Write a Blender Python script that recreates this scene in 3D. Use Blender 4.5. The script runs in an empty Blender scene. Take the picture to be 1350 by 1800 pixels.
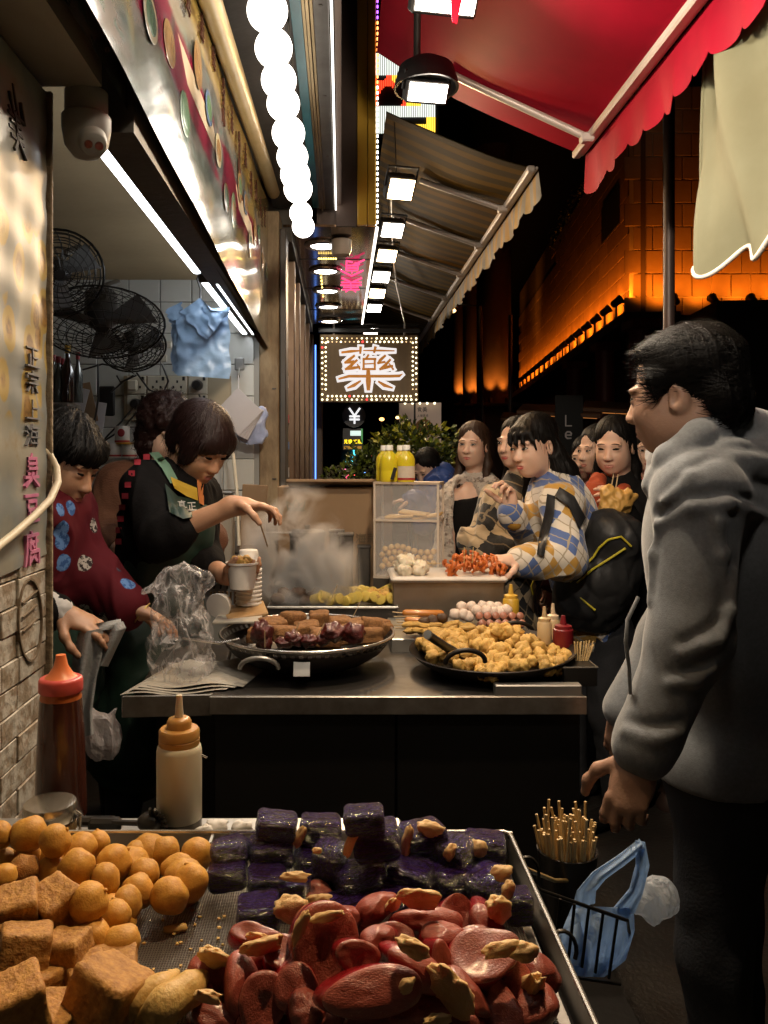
import bpy, math, random
import numpy as np
from mathutils import Vector, Matrix, Euler
scene = bpy.context.scene
COL = scene.collection
RND = random.Random(11)
U = RND.uniform
# camera, world, exposure
F, CX, CY, EYE = 1400.0, 600.0, 805.0, 1.45
cam_data = bpy.data.cameras.new('camera')
cam = bpy.data.objects.new('camera', cam_data)
COL.objects.link(cam)
cam.location = (0, 0, EYE)
cam.rotation_euler = (math.radians(90), 0, 0)
cam_data.sensor_fit = 'HORIZONTAL'
cam_data.sensor_width = 36
cam_data.lens = F / 1350 * 36
cam_data.shift_x = (675 - CX) / 1350
cam_data.shift_y = -(900 - CY) / 1350
cam_data.clip_start = 0.02
cam_data.clip_end = 500
scene.camera = cam
world = bpy.data.worlds.new('World')
scene.world = world
world.use_nodes = True
_nt = world.node_tree
_sky = _nt.nodes.new('ShaderNodeTexSky')
_sky.sky_type = 'NISHITA'
_sky.sun_disc = False
_sky.sun_elevation = math.radians(-4)
_sky.sun_rotation = math.radians(200)
_bg = _nt.nodes['Background']
_nt.links.new(_sky.outputs[0], _bg.inputs[0])
_bg.inputs[1].default_value = 0.02
scene.view_settings.view_transform = 'Standard'
scene.view_settings.look = 'None'
scene.view_settings.exposure = -0.8
scene.view_settings.gamma = 1.0
scene.view_settings.use_curve_mapping = False
scene.render.engine = 'CYCLES'
cy = scene.cycles
cy.use_denoising = True
cy.sample_clamp_indirect = 4.0
cy.sample_clamp_direct = 0.0
cy.max_bounces = 8
cy.diffuse_bounces = 3
cy.glossy_bounces = 3
cy.transmission_bounces = 6
cy.transparent_max_bounces = 12
cy.volume_bounces = 1
cy.caustics_reflective = False
cy.caustics_refractive = False
cy.blur_glossy = 0.6
def P(px, py, Y):
 """world point seen at photo pixel (px, py) at distance Y"""
 return Vector(((px - CX) / F * Y, Y, EYE - (py - CY) / F * Y))
def PZ(px, py, z):
 """world point seen at photo pixel on the horizontal plane of height z"""
 return P(px, py, F * (EYE - z) / (py - CY))
# materials
MATS = {}
def mat(name, col=(.5, .5, .5), rough=.6, metal=0., col2=None, vs=6., sharp=.25, bump=0., bs=40., rnd=0., emit=None, es=0.,
  alpha=1., trans=0., sheen=0., sss=0., coat=0., spec=.5, stretch=(1, 1, 1), detail=5., rough2=None, transl=0.):
 if name in MATS:
  return MATS[name]
 m = bpy.data.materials.new(name)
 MATS[name] = m
 m.use_nodes = True
 t = m.node_tree
 N, L = t.nodes, t.links
 b = N['Principled BSDF']
 out = N['Material Output']
 b.inputs['Roughness'].default_value = rough
 b.inputs['Metallic'].default_value = metal
 b.inputs['Base Color'].default_value = (*col, 1)
 b.inputs['Specular IOR Level'].default_value = spec
 if alpha < 1: b.inputs['Alpha'].default_value = alpha
 if trans: b.inputs['Transmission Weight'].default_value = trans
 if sheen:
  b.inputs['Sheen Weight'].default_value = sheen
 if sss:
  b.inputs['Subsurface Weight'].default_value = sss
  b.inputs['Subsurface Radius'].default_value = (.02, .008, .004)
  b.inputs['Subsurface Scale'].default_value = .5
 if coat: b.inputs['Coat Weight'].default_value = coat
 if emit:
  b.inputs['Emission Color'].default_value = (*emit, 1)
  b.inputs['Emission Strength'].default_value = es
 tc = N.new('ShaderNodeTexCoord')
 mp = N.new('ShaderNodeMapping')
 mp.inputs['Scale'].default_value = stretch
 oi = N.new('ShaderNodeObjectInfo')
 add = N.new('ShaderNodeVectorMath')
 add.operation = 'ADD'
 L.new(tc.outputs['Object'], mp.inputs[0])
 L.new(mp.outputs[0], add.inputs[0])
 sc_ = N.new('ShaderNodeMath'); sc_.operation = 'MULTIPLY'; sc_.inputs[1].default_value = 37.
 L.new(oi.outputs['Random'], sc_.inputs[0])
 L.new(sc_.outputs[0], add.inputs[1])
 vec = add.outputs[0]
 m['vec'] = add.name
 last = None
 if col2 is not None:
  n = N.new('ShaderNodeTexNoise')
  n.inputs['Scale'].default_value = vs
  n.inputs['Detail'].default_value = detail
  n.inputs['Roughness'].default_value = .62
  L.new(vec, n.inputs['Vector'])
  r = N.new('ShaderNodeValToRGB')
  r.color_ramp.elements[0].position = .5 - sharp
  r.color_ramp.elements[1].position = .5 + sharp
  r.color_ramp.elements[0].color = (*col, 1)
  r.color_ramp.elements[1].color = (*col2, 1)
  L.new(n.outputs['Fac'], r.inputs[0])
  last = r.outputs[0]
  if rough2 is not None:
   mr = N.new('ShaderNodeMapRange')
   mr.inputs['From Min'].default_value = .5 - sharp
   mr.inputs['From Max'].default_value = .5 + sharp
   mr.inputs['To Min'].default_value = rough
   mr.inputs['To Max'].default_value = rough2
   L.new(n.outputs['Fac'], mr.inputs[0])
   L.new(mr.outputs[0], b.inputs['Roughness'])
 if rnd:
  h = N.new('ShaderNodeHueSaturation')
  mr = N.new('ShaderNodeMapRange')
  mr.inputs['To Min'].default_value = 1 - rnd
  mr.inputs['To Max'].default_value = 1 + rnd
  L.new(oi.outputs['Random'], mr.inputs[0])
  L.new(mr.outputs[0], h.inputs['Value'])
  h.inputs['Color'].default_value = (*col, 1)
  if last: L.new(last, h.inputs['Color'])
  last = h.outputs[0]
 if last: L.new(last, b.inputs['Base Color'])
 if bump:
  n = N.new('ShaderNodeTexNoise')
  n.inputs['Scale'].default_value = bs
  n.inputs['Detail'].default_value = 6
  L.new(vec, n.inputs['Vector'])
  bp = N.new('ShaderNodeBump')
  bp.inputs['Strength'].default_value = bump
  bp.inputs['Distance'].default_value = .01
  L.new(n.outputs['Fac'], bp.inputs['Height'])
  L.new(bp.outputs[0], b.inputs['Normal'])
 if transl:
  tr = N.new('ShaderNodeBsdfTranslucent')
  tr.inputs['Color'].default_value = (*col, 1)
  if last: L.new(last, tr.inputs['Color'])
  mx = N.new('ShaderNodeMixShader')
  mx.inputs[0].default_value = transl
  L.new(b.outputs[0], mx.inputs[1]); L.new(tr.outputs[0], mx.inputs[2])
  L.new(mx.outputs[0], out.inputs['Surface'])
 return m
def glow(name, col, strength):
 if name in MATS: return MATS[name]
 m = bpy.data.materials.new(name); MATS[name] = m
 m.use_nodes = True
 N, L = m.node_tree.nodes, m.node_tree.links
 N.remove(N['Principled BSDF'])
 e = N.new('ShaderNodeEmission')
 e.inputs[0].default_value = (*col, 1); e.inputs[1].default_value = strength * (2.2 if strength < 4.1 else 1.)
 L.new(e.outputs[0], N['Material Output'].inputs[0])
 return m
def node_mat(name, build):
 """material whose base colour comes from build(N, L, texcoord) -> socket"""
 if name in MATS: return MATS[name]
 m = bpy.data.materials.new(name); MATS[name] = m
 m.use_nodes = True
 N, L = m.node_tree.nodes, m.node_tree.links
 b = N['Principled BSDF']
 tc = N.new('ShaderNodeTexCoord')
 s = build(N, L, tc, b)
 if s: L.new(s, b.inputs['Base Color'])
 return m
def nmath(N, L, op, a, b=None, c=None):
 n = N.new('ShaderNodeMath'); n.operation = op
 for i, x in enumerate((a, b, c)):
  if x is None: continue
  if isinstance(x, (int, float)): n.inputs[i].default_value = x
  else: L.new(x, n.inputs[i])
 return n.outputs[0]
def nmix(N, L, fac, a, b):
 n = N.new('ShaderNodeMix'); n.data_type = 'RGBA'
 for s, x in ((n.inputs[0], fac), (n.inputs[6], a), (n.inputs[7], b)):
  if isinstance(x, (int, float)): s.default_value = x
  elif isinstance(x, tuple): s.default_value = (*x, 1)
  else: L.new(x, s)
 return n.outputs[2]
def nnoise(N, L, vec, scale, detail=4., rough=.6):
 n = N.new('ShaderNodeTexNoise'); n.inputs['Scale'].default_value = scale
 n.inputs['Detail'].default_value = detail; n.inputs['Roughness'].default_value = rough
 if vec: L.new(vec, n.inputs['Vector'])
 return n.outputs['Fac']
def nstep(N, L, x, lo, hi):
 n = N.new('ShaderNodeMapRange'); n.interpolation_type = 'SMOOTHSTEP'
 n.inputs['From Min'].default_value = lo; n.inputs['From Max'].default_value = hi
 L.new(x, n.inputs[0]); return n.outputs[0]
# mesh builder
WLOC = {}
def tag(o, label=None, cat=None, group=None, kind=None):
 if label: o['label'] = label
 if cat: o['category'] = cat
 if group: o['group'] = group
 if kind: o['kind'] = kind
 return o
def thing(name, label, cat, loc, group=None):
 o = bpy.data.objects.new(name, None)
 o.empty_display_size = .05
 COL.objects.link(o)
 o.location = loc
 WLOC[o.name] = Vector(loc)
 return tag(o, label, cat, group)
def rotm(rx=0, ry=0, rz=0):
 return Euler((math.radians(rx), math.radians(ry), math.radians(rz))).to_matrix()
def frame_from(d, up=Vector((0, 0, 1))):
 d = Vector(d).normalized(); up = Vector(up)
 s = d.cross(up)
 if s.length < 1e-4: s = d.cross(Vector((1, 0, 0)))
 s.normalize()
 return s, s.cross(d).normalized(), d
class MB:
 def __init__(s):
  s.v = []; s.f = []; s.m = []
 def add(s, vs, fs, m=0):
  n = len(s.v)
  s.v.extend(tuple(v) for v in vs)
  for f in fs:
   s.f.append(tuple(i + n for i in f)); s.m.append(m)
  return s
 def box(s, c, d, rot=None, m=0, taper=1.):
  c = Vector(c); x, y, z = d[0] / 2, d[1] / 2, d[2] / 2
  vs = []
  for k in (-1, 1):
   t = 1. if k < 0 else taper
   vs += [Vector((-x * t, -y * t, k * z)), Vector((x * t, -y * t, k * z)), Vector((x * t, y * t, k * z)), Vector((-x * t, y * t, k * z))]
  if rot is not None: vs = [rot @ v for v in vs]
  return s.add([v + c for v in vs], [(3, 2, 1, 0), (4, 5, 6, 7), (0, 1, 5, 4), (1, 2, 6, 5), (2, 3, 7, 6), (3, 0, 4, 7)], m)
 def bbox(s, c, d, bev=.1, rot=None, m=0):
  """box with chamfered vertical and horizontal edges (cheap bevel)"""
  c = Vector(c); hx, hy, hz = d[0] / 2, d[1] / 2, d[2] / 2
  b = bev
  vs = []; idx = {}
  for sx in (-1, 1):
   for sy in (-1, 1):
    for sz in (-1, 1):
     for a in range(3):
      p = [sx * (hx - b), sy * (hy - b), sz * (hz - b)]
      p[a] = (sx * hx, sy * hy, sz * hz)[a]
      idx[(sx, sy, sz, a)] = len(vs)
      vs.append(Vector(p))
  fs = []
  for a in range(3):
   o1, o2 = (a + 1) % 3, (a + 2) % 3
   for sg in (-1, 1):
    q = []
    for u, w in ((-1, -1), (1, -1), (1, 1), (-1, 1)):
     k = [0, 0, 0]; k[a] = sg; k[o1] = u; k[o2] = w
     q.append(idx[(*k, a)])
    fs.append(tuple(q) if sg > 0 else tuple(reversed(q)))
   for u in (-1, 1):
    for w in (-1, 1):
     k0 = [0, 0, 0]; k1 = [0, 0, 0]
     k0[a] = -1; k1[a] = 1; k0[o1] = k1[o1] = u; k0[o2] = k1[o2] = w
     q = (idx[(*k0, o1)], idx[(*k1, o1)], idx[(*k1, o2)], idx[(*k0, o2)])
     fs.append(q if u * w > 0 else tuple(reversed(q)))
  for sx in (-1, 1):
   for sy in (-1, 1):
    for sz in (-1, 1):
     q = (idx[(sx, sy, sz, 0)], idx[(sx, sy, sz, 1)], idx[(sx, sy, sz, 2)])
     fs.append(q if sx * sy * sz > 0 else tuple(reversed(q)))
  if rot is not None: vs = [rot @ v for v in vs]
  return s.add([v + c for v in vs], fs, m)
 def tube(s, pts, r, n=8, closed=False, caps=True, m=0):
  pts = [Vector(p) for p in pts]
  k = len(pts)
  rs = r if isinstance(r, (list, tuple)) else [r] * k
  vs = []; up = None
  for i, p in enumerate(pts):
   a = pts[(i - 1) % k] if (closed or i > 0) else p
   b = pts[(i + 1) % k] if (closed or i < k - 1) else p
   d = (b - a)
   if d.length < 1e-9: d = Vector((0, 0, 1))
   d.normalize()
   if up is None:
    up = Vector((0, 0, 1)) if abs(d.z) < .9 else Vector((1, 0, 0))
   sd = d.cross(up)
   if sd.length < 1e-5: sd = d.orthogonal()
   sd.normalize(); up = sd.cross(d).normalized()
   for j in range(n):
    an = 2 * math.pi * j / n
    vs.append(p + (sd * math.cos(an) + up * math.sin(an)) * rs[i])
  fs = []
  for i in range(k if closed else k - 1):
   for j in range(n):
    a, b = i * n + j, i * n + (j + 1) % n
    c, d = ((i + 1) % k) * n + (j + 1) % n, ((i + 1) % k) * n + j
    fs.append((a, b, c, d))
  if caps and not closed:
   fs.append(tuple(reversed(range(n)))); fs.append(tuple(range((k - 1) * n, k * n)))
  return s.add(vs, fs, m)
 def cyl(s, a, b, r0, r1=None, n=14, m=0, caps=True):
  return s.tube([a, b], [r0, r0 if r1 is None else r1], n, False, caps, m)
 def lathe(s, prof, n=24, c=(0, 0, 0), rot=None, m=0, sx=1., sy=1., skip=None, ms=None):
  c = Vector(c); vs = []
  for (r, z) in prof:
   for j in range(n):
    a = 2 * math.pi * j / n
    v = Vector((r * math.cos(a) * sx, r * math.sin(a) * sy, z))
    vs.append((rot @ v if rot is not None else v) + c)
  k = len(prof)
  if ms is None:
   fs = [(i * n + j, i * n + (j + 1) % n, (i + 1) * n + (j + 1) % n, (i + 1) * n + j)
     for i in range(k - 1) for j in range(n) if not (skip and skip(i, j))]
   fs2 = []
   if prof[0][0] > 1e-6 and not skip: fs2.append(tuple(reversed(range(n))))
   if prof[-1][0] > 1e-6 and not skip: fs2.append(tuple(range((k - 1) * n, k * n)))
   return s.add(vs, fs + fs2, m)
  b = len(s.v); s.v.extend(tuple(v) for v in vs)
  for i in range(k - 1):
   for j in range(n):
    s.f.append((b + i * n + j, b + i * n + (j + 1) % n, b + (i + 1) * n + (j + 1) % n, b + (i + 1) * n + j)); s.m.append(ms[i])
  return s
 def ell(s, c, r, n=16, k=10, rot=None, m=0, fn=None):
  c = Vector(c); vs = [Vector((0, 0, -1))]
  for i in range(1, k):
   t = math.pi * i / k
   for j in range(n):
    a = 2 * math.pi * j / n
    vs.append(Vector((math.sin(t) * math.cos(a), math.sin(t) * math.sin(a), -math.cos(t))))
  vs.append(Vector((0, 0, 1)))
  if fn: vs = [v * fn(v) for v in vs]
  vs = [Vector((v.x * r[0], v.y * r[1], v.z * r[2])) for v in vs]
  if rot is not None: vs = [rot @ v for v in vs]
  fs = [(0, 1 + (j + 1) % n, 1 + j) for j in range(n)]
  for i in range(k - 2):
   for j in range(n):
    a = 1 + i * n
    fs.append((a + j, a + (j + 1) % n, a + n + (j + 1) % n, a + n + j))
  a = 1 + (k - 2) * n
  fs += [(a + j, a + (j + 1) % n, len(vs) - 1) for j in range(n)]
  return s.add([v + c for v in vs], fs, m)
 def grid(s, fn, nu, nv, m=0, mfn=None):
  b = len(s.v)
  for i in range(nu + 1):
   for j in range(nv + 1):
    s.v.append(tuple(fn(i / nu, j / nv)))
  for i in range(nu):
   for j in range(nv):
    a = b + i * (nv + 1) + j
    s.f.append((a, a + nv + 1, a + nv + 2, a + 1)); s.m.append(mfn((i + .5) / nu, (j + .5) / nv) if mfn else m)
  return s
 def prism(s, poly, fr, depth, m=0):
  """poly: 2D points; fr = (origin, ux, uy, un); extruded along un by depth"""
  o, ux, uy, un = [Vector(x) for x in fr]
  n = len(poly)
  a = [o + ux * p[0] + uy * p[1] for p in poly]
  b = [v + un * depth for v in a]
  fs = [tuple(range(n, 2 * n)), tuple(reversed(range(n)))]
  fs += [(i, (i + 1) % n, n + (i + 1) % n, n + i) for i in range(n)]
  return s.add(a + b, fs, m)
 def strokes(s, lines, fr, w, depth, m=0, scale=1.):
  """brush strokes: polylines of (x, y) or (x, y, width factor)"""
  o, ux, uy, un = [Vector(x) for x in fr]
  for q, ln in enumerate(lines):
   pts = [(p[0] * scale, p[1] * scale, (p[2] if len(p) > 2 else 1.) * w) for p in ln]
   left = []; right = []
   for i, (x, y, ww) in enumerate(pts):
    a = pts[max(i - 1, 0)]; b = pts[min(i + 1, len(pts) - 1)]
    dx, dy = b[0] - a[0], b[1] - a[1]
    l = math.hypot(dx, dy) or 1
    dx, dy = dx / l, dy / l
    e = 0
    if i == 0: e = -1
    if i == len(pts) - 1: e = 1
    X, Y = x + dx * e * ww * .35, y + dy * e * ww * .35
    f = .7 if e else 1.
    left.append((X - dy * ww / 2 * f, Y + dx * ww / 2 * f)); right.append((X + dy * ww / 2 * f, Y - dx * ww / 2 * f))
   d = depth * (1 + .06 * (q % 5))
   k = len(pts)
   vs = []
   for (lp, rp) in zip(left, right):
    for p in (lp, rp):
     v = o + ux * p[0] + uy * p[1]
     vs += [v, v + un * d]
   fs = []
   for i in range(k - 1):
    a = i * 4; b = a + 4
    fs += [(a + 1, a + 3, b + 3, b + 1), (a, b, b + 2, a + 2), (a, a + 1, b + 1, b), (a + 2, b + 2, b + 3, a + 3)]
   fs += [(0, 2, 3, 1), ((k - 1) * 4, (k - 1) * 4 + 1, (k - 1) * 4 + 3, (k - 1) * 4 + 2)]
   s.add(vs, fs, m)
  return s
 def build(s, name, mats, parent=None, smooth=40, label=None, cat=None, group=None, kind=None, origin=None):
  if not isinstance(mats, (list, tuple)): mats = [mats]
  co = np.array(s.v, dtype=np.float64)
  if parent is not None:
   org = WLOC[parent.name]
  elif origin is not None:
   org = Vector(origin)
  else:
   lo, hi = co.min(0), co.max(0)
   org = Vector(((lo[0] + hi[0]) / 2, (lo[1] + hi[1]) / 2, lo[2]))
  co = co - np.array(org)
  me = bpy.data.meshes.new(name)
  me.from_pydata(co.tolist(), [], s.f)
  for m in mats: me.materials.append(m)
  if len(mats) > 1:
   me.polygons.foreach_set('material_index', s.m)
  if smooth is not None:
   me.polygons.foreach_set('use_smooth', [True] * len(s.f))
   if smooth < 170: me.set_sharp_from_angle(angle=math.radians(smooth))
  me.update()
  o = bpy.data.objects.new(name, me)
  COL.objects.link(o)
  if parent is not None:
   o.parent = parent
  else:
   o.location = org
  WLOC[o.name] = org
  return tag(o, label, cat, group, kind)
def box(name, m, c, d, parent=None, rot=None, bev=0., **k):
 b = MB()
 if bev: b.bbox(c, d, bev, rot)
 else: b.box(c, d, rot)
 return b.build(name, m, parent, smooth=None if not bev else 30, **k)
def piece(mesh_ob, name, loc, rot=(0, 0, 0), sc=(1, 1, 1), parent=None, **k):
 """another object sharing the mesh of mesh_ob; loc in world (parents are unrotated)"""
 o = bpy.data.objects.new(name, mesh_ob.data if hasattr(mesh_ob, 'data') else mesh_ob)
 COL.objects.link(o)
 if parent is not None:
  o.parent = parent
  o.location = Vector(loc) - WLOC[parent.name]
 else:
  o.location = loc
 o.rotation_euler = rot
 o.scale = sc if isinstance(sc, (tuple, list)) else (sc, sc, sc)
 WLOC[o.name] = Vector(loc)
 return tag(o, **k)
def arr(v): return np.array(tuple(v), float)
def kids(o):
 return [c for c in bpy.data.objects if c.parent == o]
def dup(o, loc, parent=None, label=None, ch=None, rz=None):
 c = o.copy(); COL.objects.link(c)
 if parent is None:
  c.location = loc; WLOC[c.name] = Vector(loc)
  if rz is not None: c.rotation_euler.z = rz
  if label: c['label'] = label
 else:
  c.parent = parent
 for k in (ch if ch is not None else kids(o)):
  dup(k, None, c)
 return c
# noise
_rs = np.random.RandomState(5)
_LAT = _rs.rand(64, 64, 64).astype(np.float32)
def vnoise(p, sc=1., octv=1):
 """value noise in [-1, 1] of an (N, 3) array"""
 tot = 0; amp = 1.; norm = 0
 for o in range(octv):
  q = p * sc * (2 ** o) + 17.3 * o
  i = np.floor(q).astype(np.int64); f = (q - i); f = f * f * (3 - 2 * f)
  i &= 63; j = (i + 1) & 63
  def L(a, b, c): return _LAT[a, b, c]
  x0, y0, z0 = i.T; x1, y1, z1 = j.T; fx, fy, fz = f.T
  v = ((L(x0, y0, z0) * (1 - fx) + L(x1, y0, z0) * fx) * (1 - fy) + (L(x0, y1, z0) * (1 - fx) + L(x1, y1, z0) * fx) * fy) * (1 - fz) + \
   ((L(x0, y0, z1) * (1 - fx) + L(x1, y0, z1) * fx) * (1 - fy) + (L(x0, y1, z1) * (1 - fx) + L(x1, y1, z1) * fx) * fy) * fz
  tot = tot + amp * (v * 2 - 1); norm += amp; amp *= .5
 return tot / norm
# implicit surfaces (bodies, hair, clothes, lumpy food)
class SDF:
 def __init__(s, lo, hi, h):
  s.lo = np.array(lo, float); s.h = h
  s.n = np.maximum(np.ceil((np.array(hi, float) - s.lo) / h).astype(int) + 1, 4)
  s.g = np.full(tuple(s.n), 9., np.float32)
 def _sl(s, lo, hi, pad):
  a = np.clip(np.floor((lo - pad - s.lo) / s.h).astype(int), 0, s.n)
  b = np.clip(np.ceil((hi + pad - s.lo) / s.h).astype(int) + 1, 0, s.n)
  ax = [(s.lo[i] + np.arange(a[i], b[i]) * s.h).astype(np.float32) for i in range(3)]
  return tuple(slice(a[i], b[i]) for i in range(3)), ax
 def _op(s, sl, d, k, op):
  g = s.g[sl]
  if g.size == 0: return
  if op == 'u':
   h = np.maximum(k - np.abs(g - d), 0) / k
   s.g[sl] = np.minimum(g, d) - h * h * k * .25
  elif op == 's':
   d = -d
   h = np.maximum(k - np.abs(g - d), 0) / k
   s.g[sl] = np.maximum(g, d) + h * h * k * .25
  elif op == 'i':
   s.g[sl] = np.maximum(g, d)
 def cap(s, a, b, ra, rb=None, k=.02, op='u'):
  rb = ra if rb is None else rb
  a = np.array(a, float); b = np.array(b, float); r = max(ra, rb)
  sl, (x, y, z) = s._sl(np.minimum(a, b) - r, np.maximum(a, b) + r, k + 3 * s.h)
  d = b - a; L2 = max(float(d @ d), 1e-9)
  px, py, pz = x[:, None, None] - a[0], y[None, :, None] - a[1], z[None, None, :] - a[2]
  t = np.clip((px * d[0] + py * d[1] + pz * d[2]) / L2, 0, 1)
  q = np.sqrt((px - t * d[0]) ** 2 + (py - t * d[1]) ** 2 + (pz - t * d[2]) ** 2)
  s._op(sl, q - (ra + (rb - ra) * t), k, op)
  return s
 def chain(s, pts, rs, k=.02, op='u'):
  for i in range(len(pts) - 1): s.cap(pts[i], pts[i + 1], rs[i], rs[i + 1], k, op)
  return s
 def ell(s, c, r, R=None, k=.02, op='u'):
  c = np.array(c, float); r = np.array(r, float)
  if R is None: R = np.eye(3)
  R = np.array(R, float)
  ext = np.abs(R) @ r
  sl, (x, y, z) = s._sl(c - ext, c + ext, k + 3 * s.h)
  px, py, pz = x[:, None, None] - c[0], y[None, :, None] - c[1], z[None, None, :] - c[2]
  u = [px * R[0, i] + py * R[1, i] + pz * R[2, i] for i in range(3)]
  k0 = np.sqrt(sum((u[i] / r[i]) ** 2 for i in range(3)))
  k1 = np.sqrt(sum((u[i] / r[i] ** 2) ** 2 for i in range(3))) + 1e-6
  s._op(sl, k0 * (k0 - 1) / k1, k, op)
  return s
 def plane(s, p, n, op='i'):
  """keep the side n points away from"""
  ax = [(s.lo[i] + np.arange(s.n[i]) * s.h).astype(np.float32) for i in range(3)]
  n = np.array(Vector(n).normalized()); p = np.array(p, float)
  d = (ax[0][:, None, None] - p[0]) * n[0] + (ax[1][None, :, None] - p[1]) * n[1] + (ax[2][None, None, :] - p[2]) * n[2]
  s.g = np.maximum(s.g, d.astype(np.float32))
  return s
 def mesh(s):
  g = s.g
  g[0] = g[-1] = 9; g[:, 0] = g[:, -1] = 9; g[:, :, 0] = g[:, :, -1] = 9
  ins = g < 0
  allb = None; anyb = None
  for dx in (0, 1):
   for dy in (0, 1):
    for dz in (0, 1):
     c = ins[dx:dx + g.shape[0] - 1, dy:dy + g.shape[1] - 1, dz:dz + g.shape[2] - 1]
     allb = c.copy() if allb is None else (allb & c)
     anyb = c.copy() if anyb is None else (anyb | c)
  act = anyb & ~allb
  idx = np.argwhere(act)
  ids = np.full(act.shape, -1, np.int32); ids[act] = np.arange(len(idx))
  C = [(0, 0, 0), (1, 0, 0), (0, 1, 0), (1, 1, 0), (0, 0, 1), (1, 0, 1), (0, 1, 1), (1, 1, 1)]
  val = np.stack([g[idx[:, 0] + c[0], idx[:, 1] + c[1], idx[:, 2] + c[2]] for c in C], 1)
  val = np.clip(val, -.2, .2)
  acc = np.zeros((len(idx), 3)); cnt = np.zeros(len(idx))
  for a in range(8):
   for b in range(a + 1, 8):
    if bin(a ^ b).count('1') != 1: continue
    sw = (val[:, a] < 0) != (val[:, b] < 0)
    t = val[:, a] / (val[:, a] - val[:, b] + 1e-12)
    pa, pb = np.array(C[a], float), np.array(C[b], float)
    acc[sw] += pa + t[sw, None] * (pb - pa); cnt[sw] += 1
  v = s.lo + (idx + acc / np.maximum(cnt, 1)[:, None]) * s.h
  faces = []
  for ax in range(3):
   o1, o2 = (ax + 1) % 3, (ax + 2) % 3
   sl0 = [slice(None)] * 3; sl1 = [slice(None)] * 3
   sl0[ax] = slice(0, -1); sl1[ax] = slice(1, None)
   A, B = ins[tuple(sl0)], ins[tuple(sl1)]
   e = np.argwhere(A != B)
   e = e[(e[:, o1] > 0) & (e[:, o2] > 0) & (e[:, o1] < g.shape[o1] - 1) & (e[:, o2] < g.shape[o2] - 1)]
   q = []
   for du, dv in ((-1, -1), (0, -1), (0, 0), (-1, 0)):
    c = e.copy(); c[:, o1] += du; c[:, o2] += dv
    q.append(ids[c[:, 0], c[:, 1], c[:, 2]])
   q = np.stack(q, 1)
   flip = ~A[e[:, 0], e[:, 1], e[:, 2]]
   q[flip] = q[flip][:, ::-1]
   faces.append(q)
  fa = np.concatenate(faces)
  return v, fa[(fa >= 0).all(1)]
def vnormals(v, f):
 n = np.cross(v[f[:, 2]] - v[f[:, 0]], v[f[:, 3 if f.shape[1] > 3 else 1]] - v[f[:, 1]])
 o = np.zeros_like(v)
 for i in range(f.shape[1]): np.add.at(o, f[:, i], n)
 return o / (np.linalg.norm(o, axis=1, keepdims=True) + 1e-12)
def sdf_obj(v, f, name, mats, parent=None, mi=None, extra=None, origin=None, **k):
 """quads (N,4) as one smooth object; extra = (verts, faces) appended"""
 fl = f.tolist(); n0 = len(fl)
 if extra is not None:
  fl += [tuple(int(i) + len(v) for i in q) for q in extra[1]]
  v = np.concatenate([v, np.array(extra[0])])
 if not isinstance(mats, (list, tuple)): mats = [mats]
 if parent is not None: org = WLOC[parent.name]
 elif origin is not None: org = Vector(origin)
 else: org = Vector(((v[:, 0].min() + v[:, 0].max()) / 2, (v[:, 1].min() + v[:, 1].max()) / 2, v[:, 2].min()))
 me = bpy.data.meshes.new(name)
 me.from_pydata((v - np.array(org)).tolist(), [], fl)
 for m in mats: me.materials.append(m)
 if mi is not None:
  mm = list(mi) + [0] * (len(fl) - n0)
  me.polygons.foreach_set('material_index', mm)
 me.polygons.foreach_set('use_smooth', [True] * len(fl))
 me.update()
 o = bpy.data.objects.new(name, me); COL.objects.link(o)
 if parent is not None: o.parent = parent
 else: o.location = org
 WLOC[o.name] = org
 return tag(o, **k)
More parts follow.
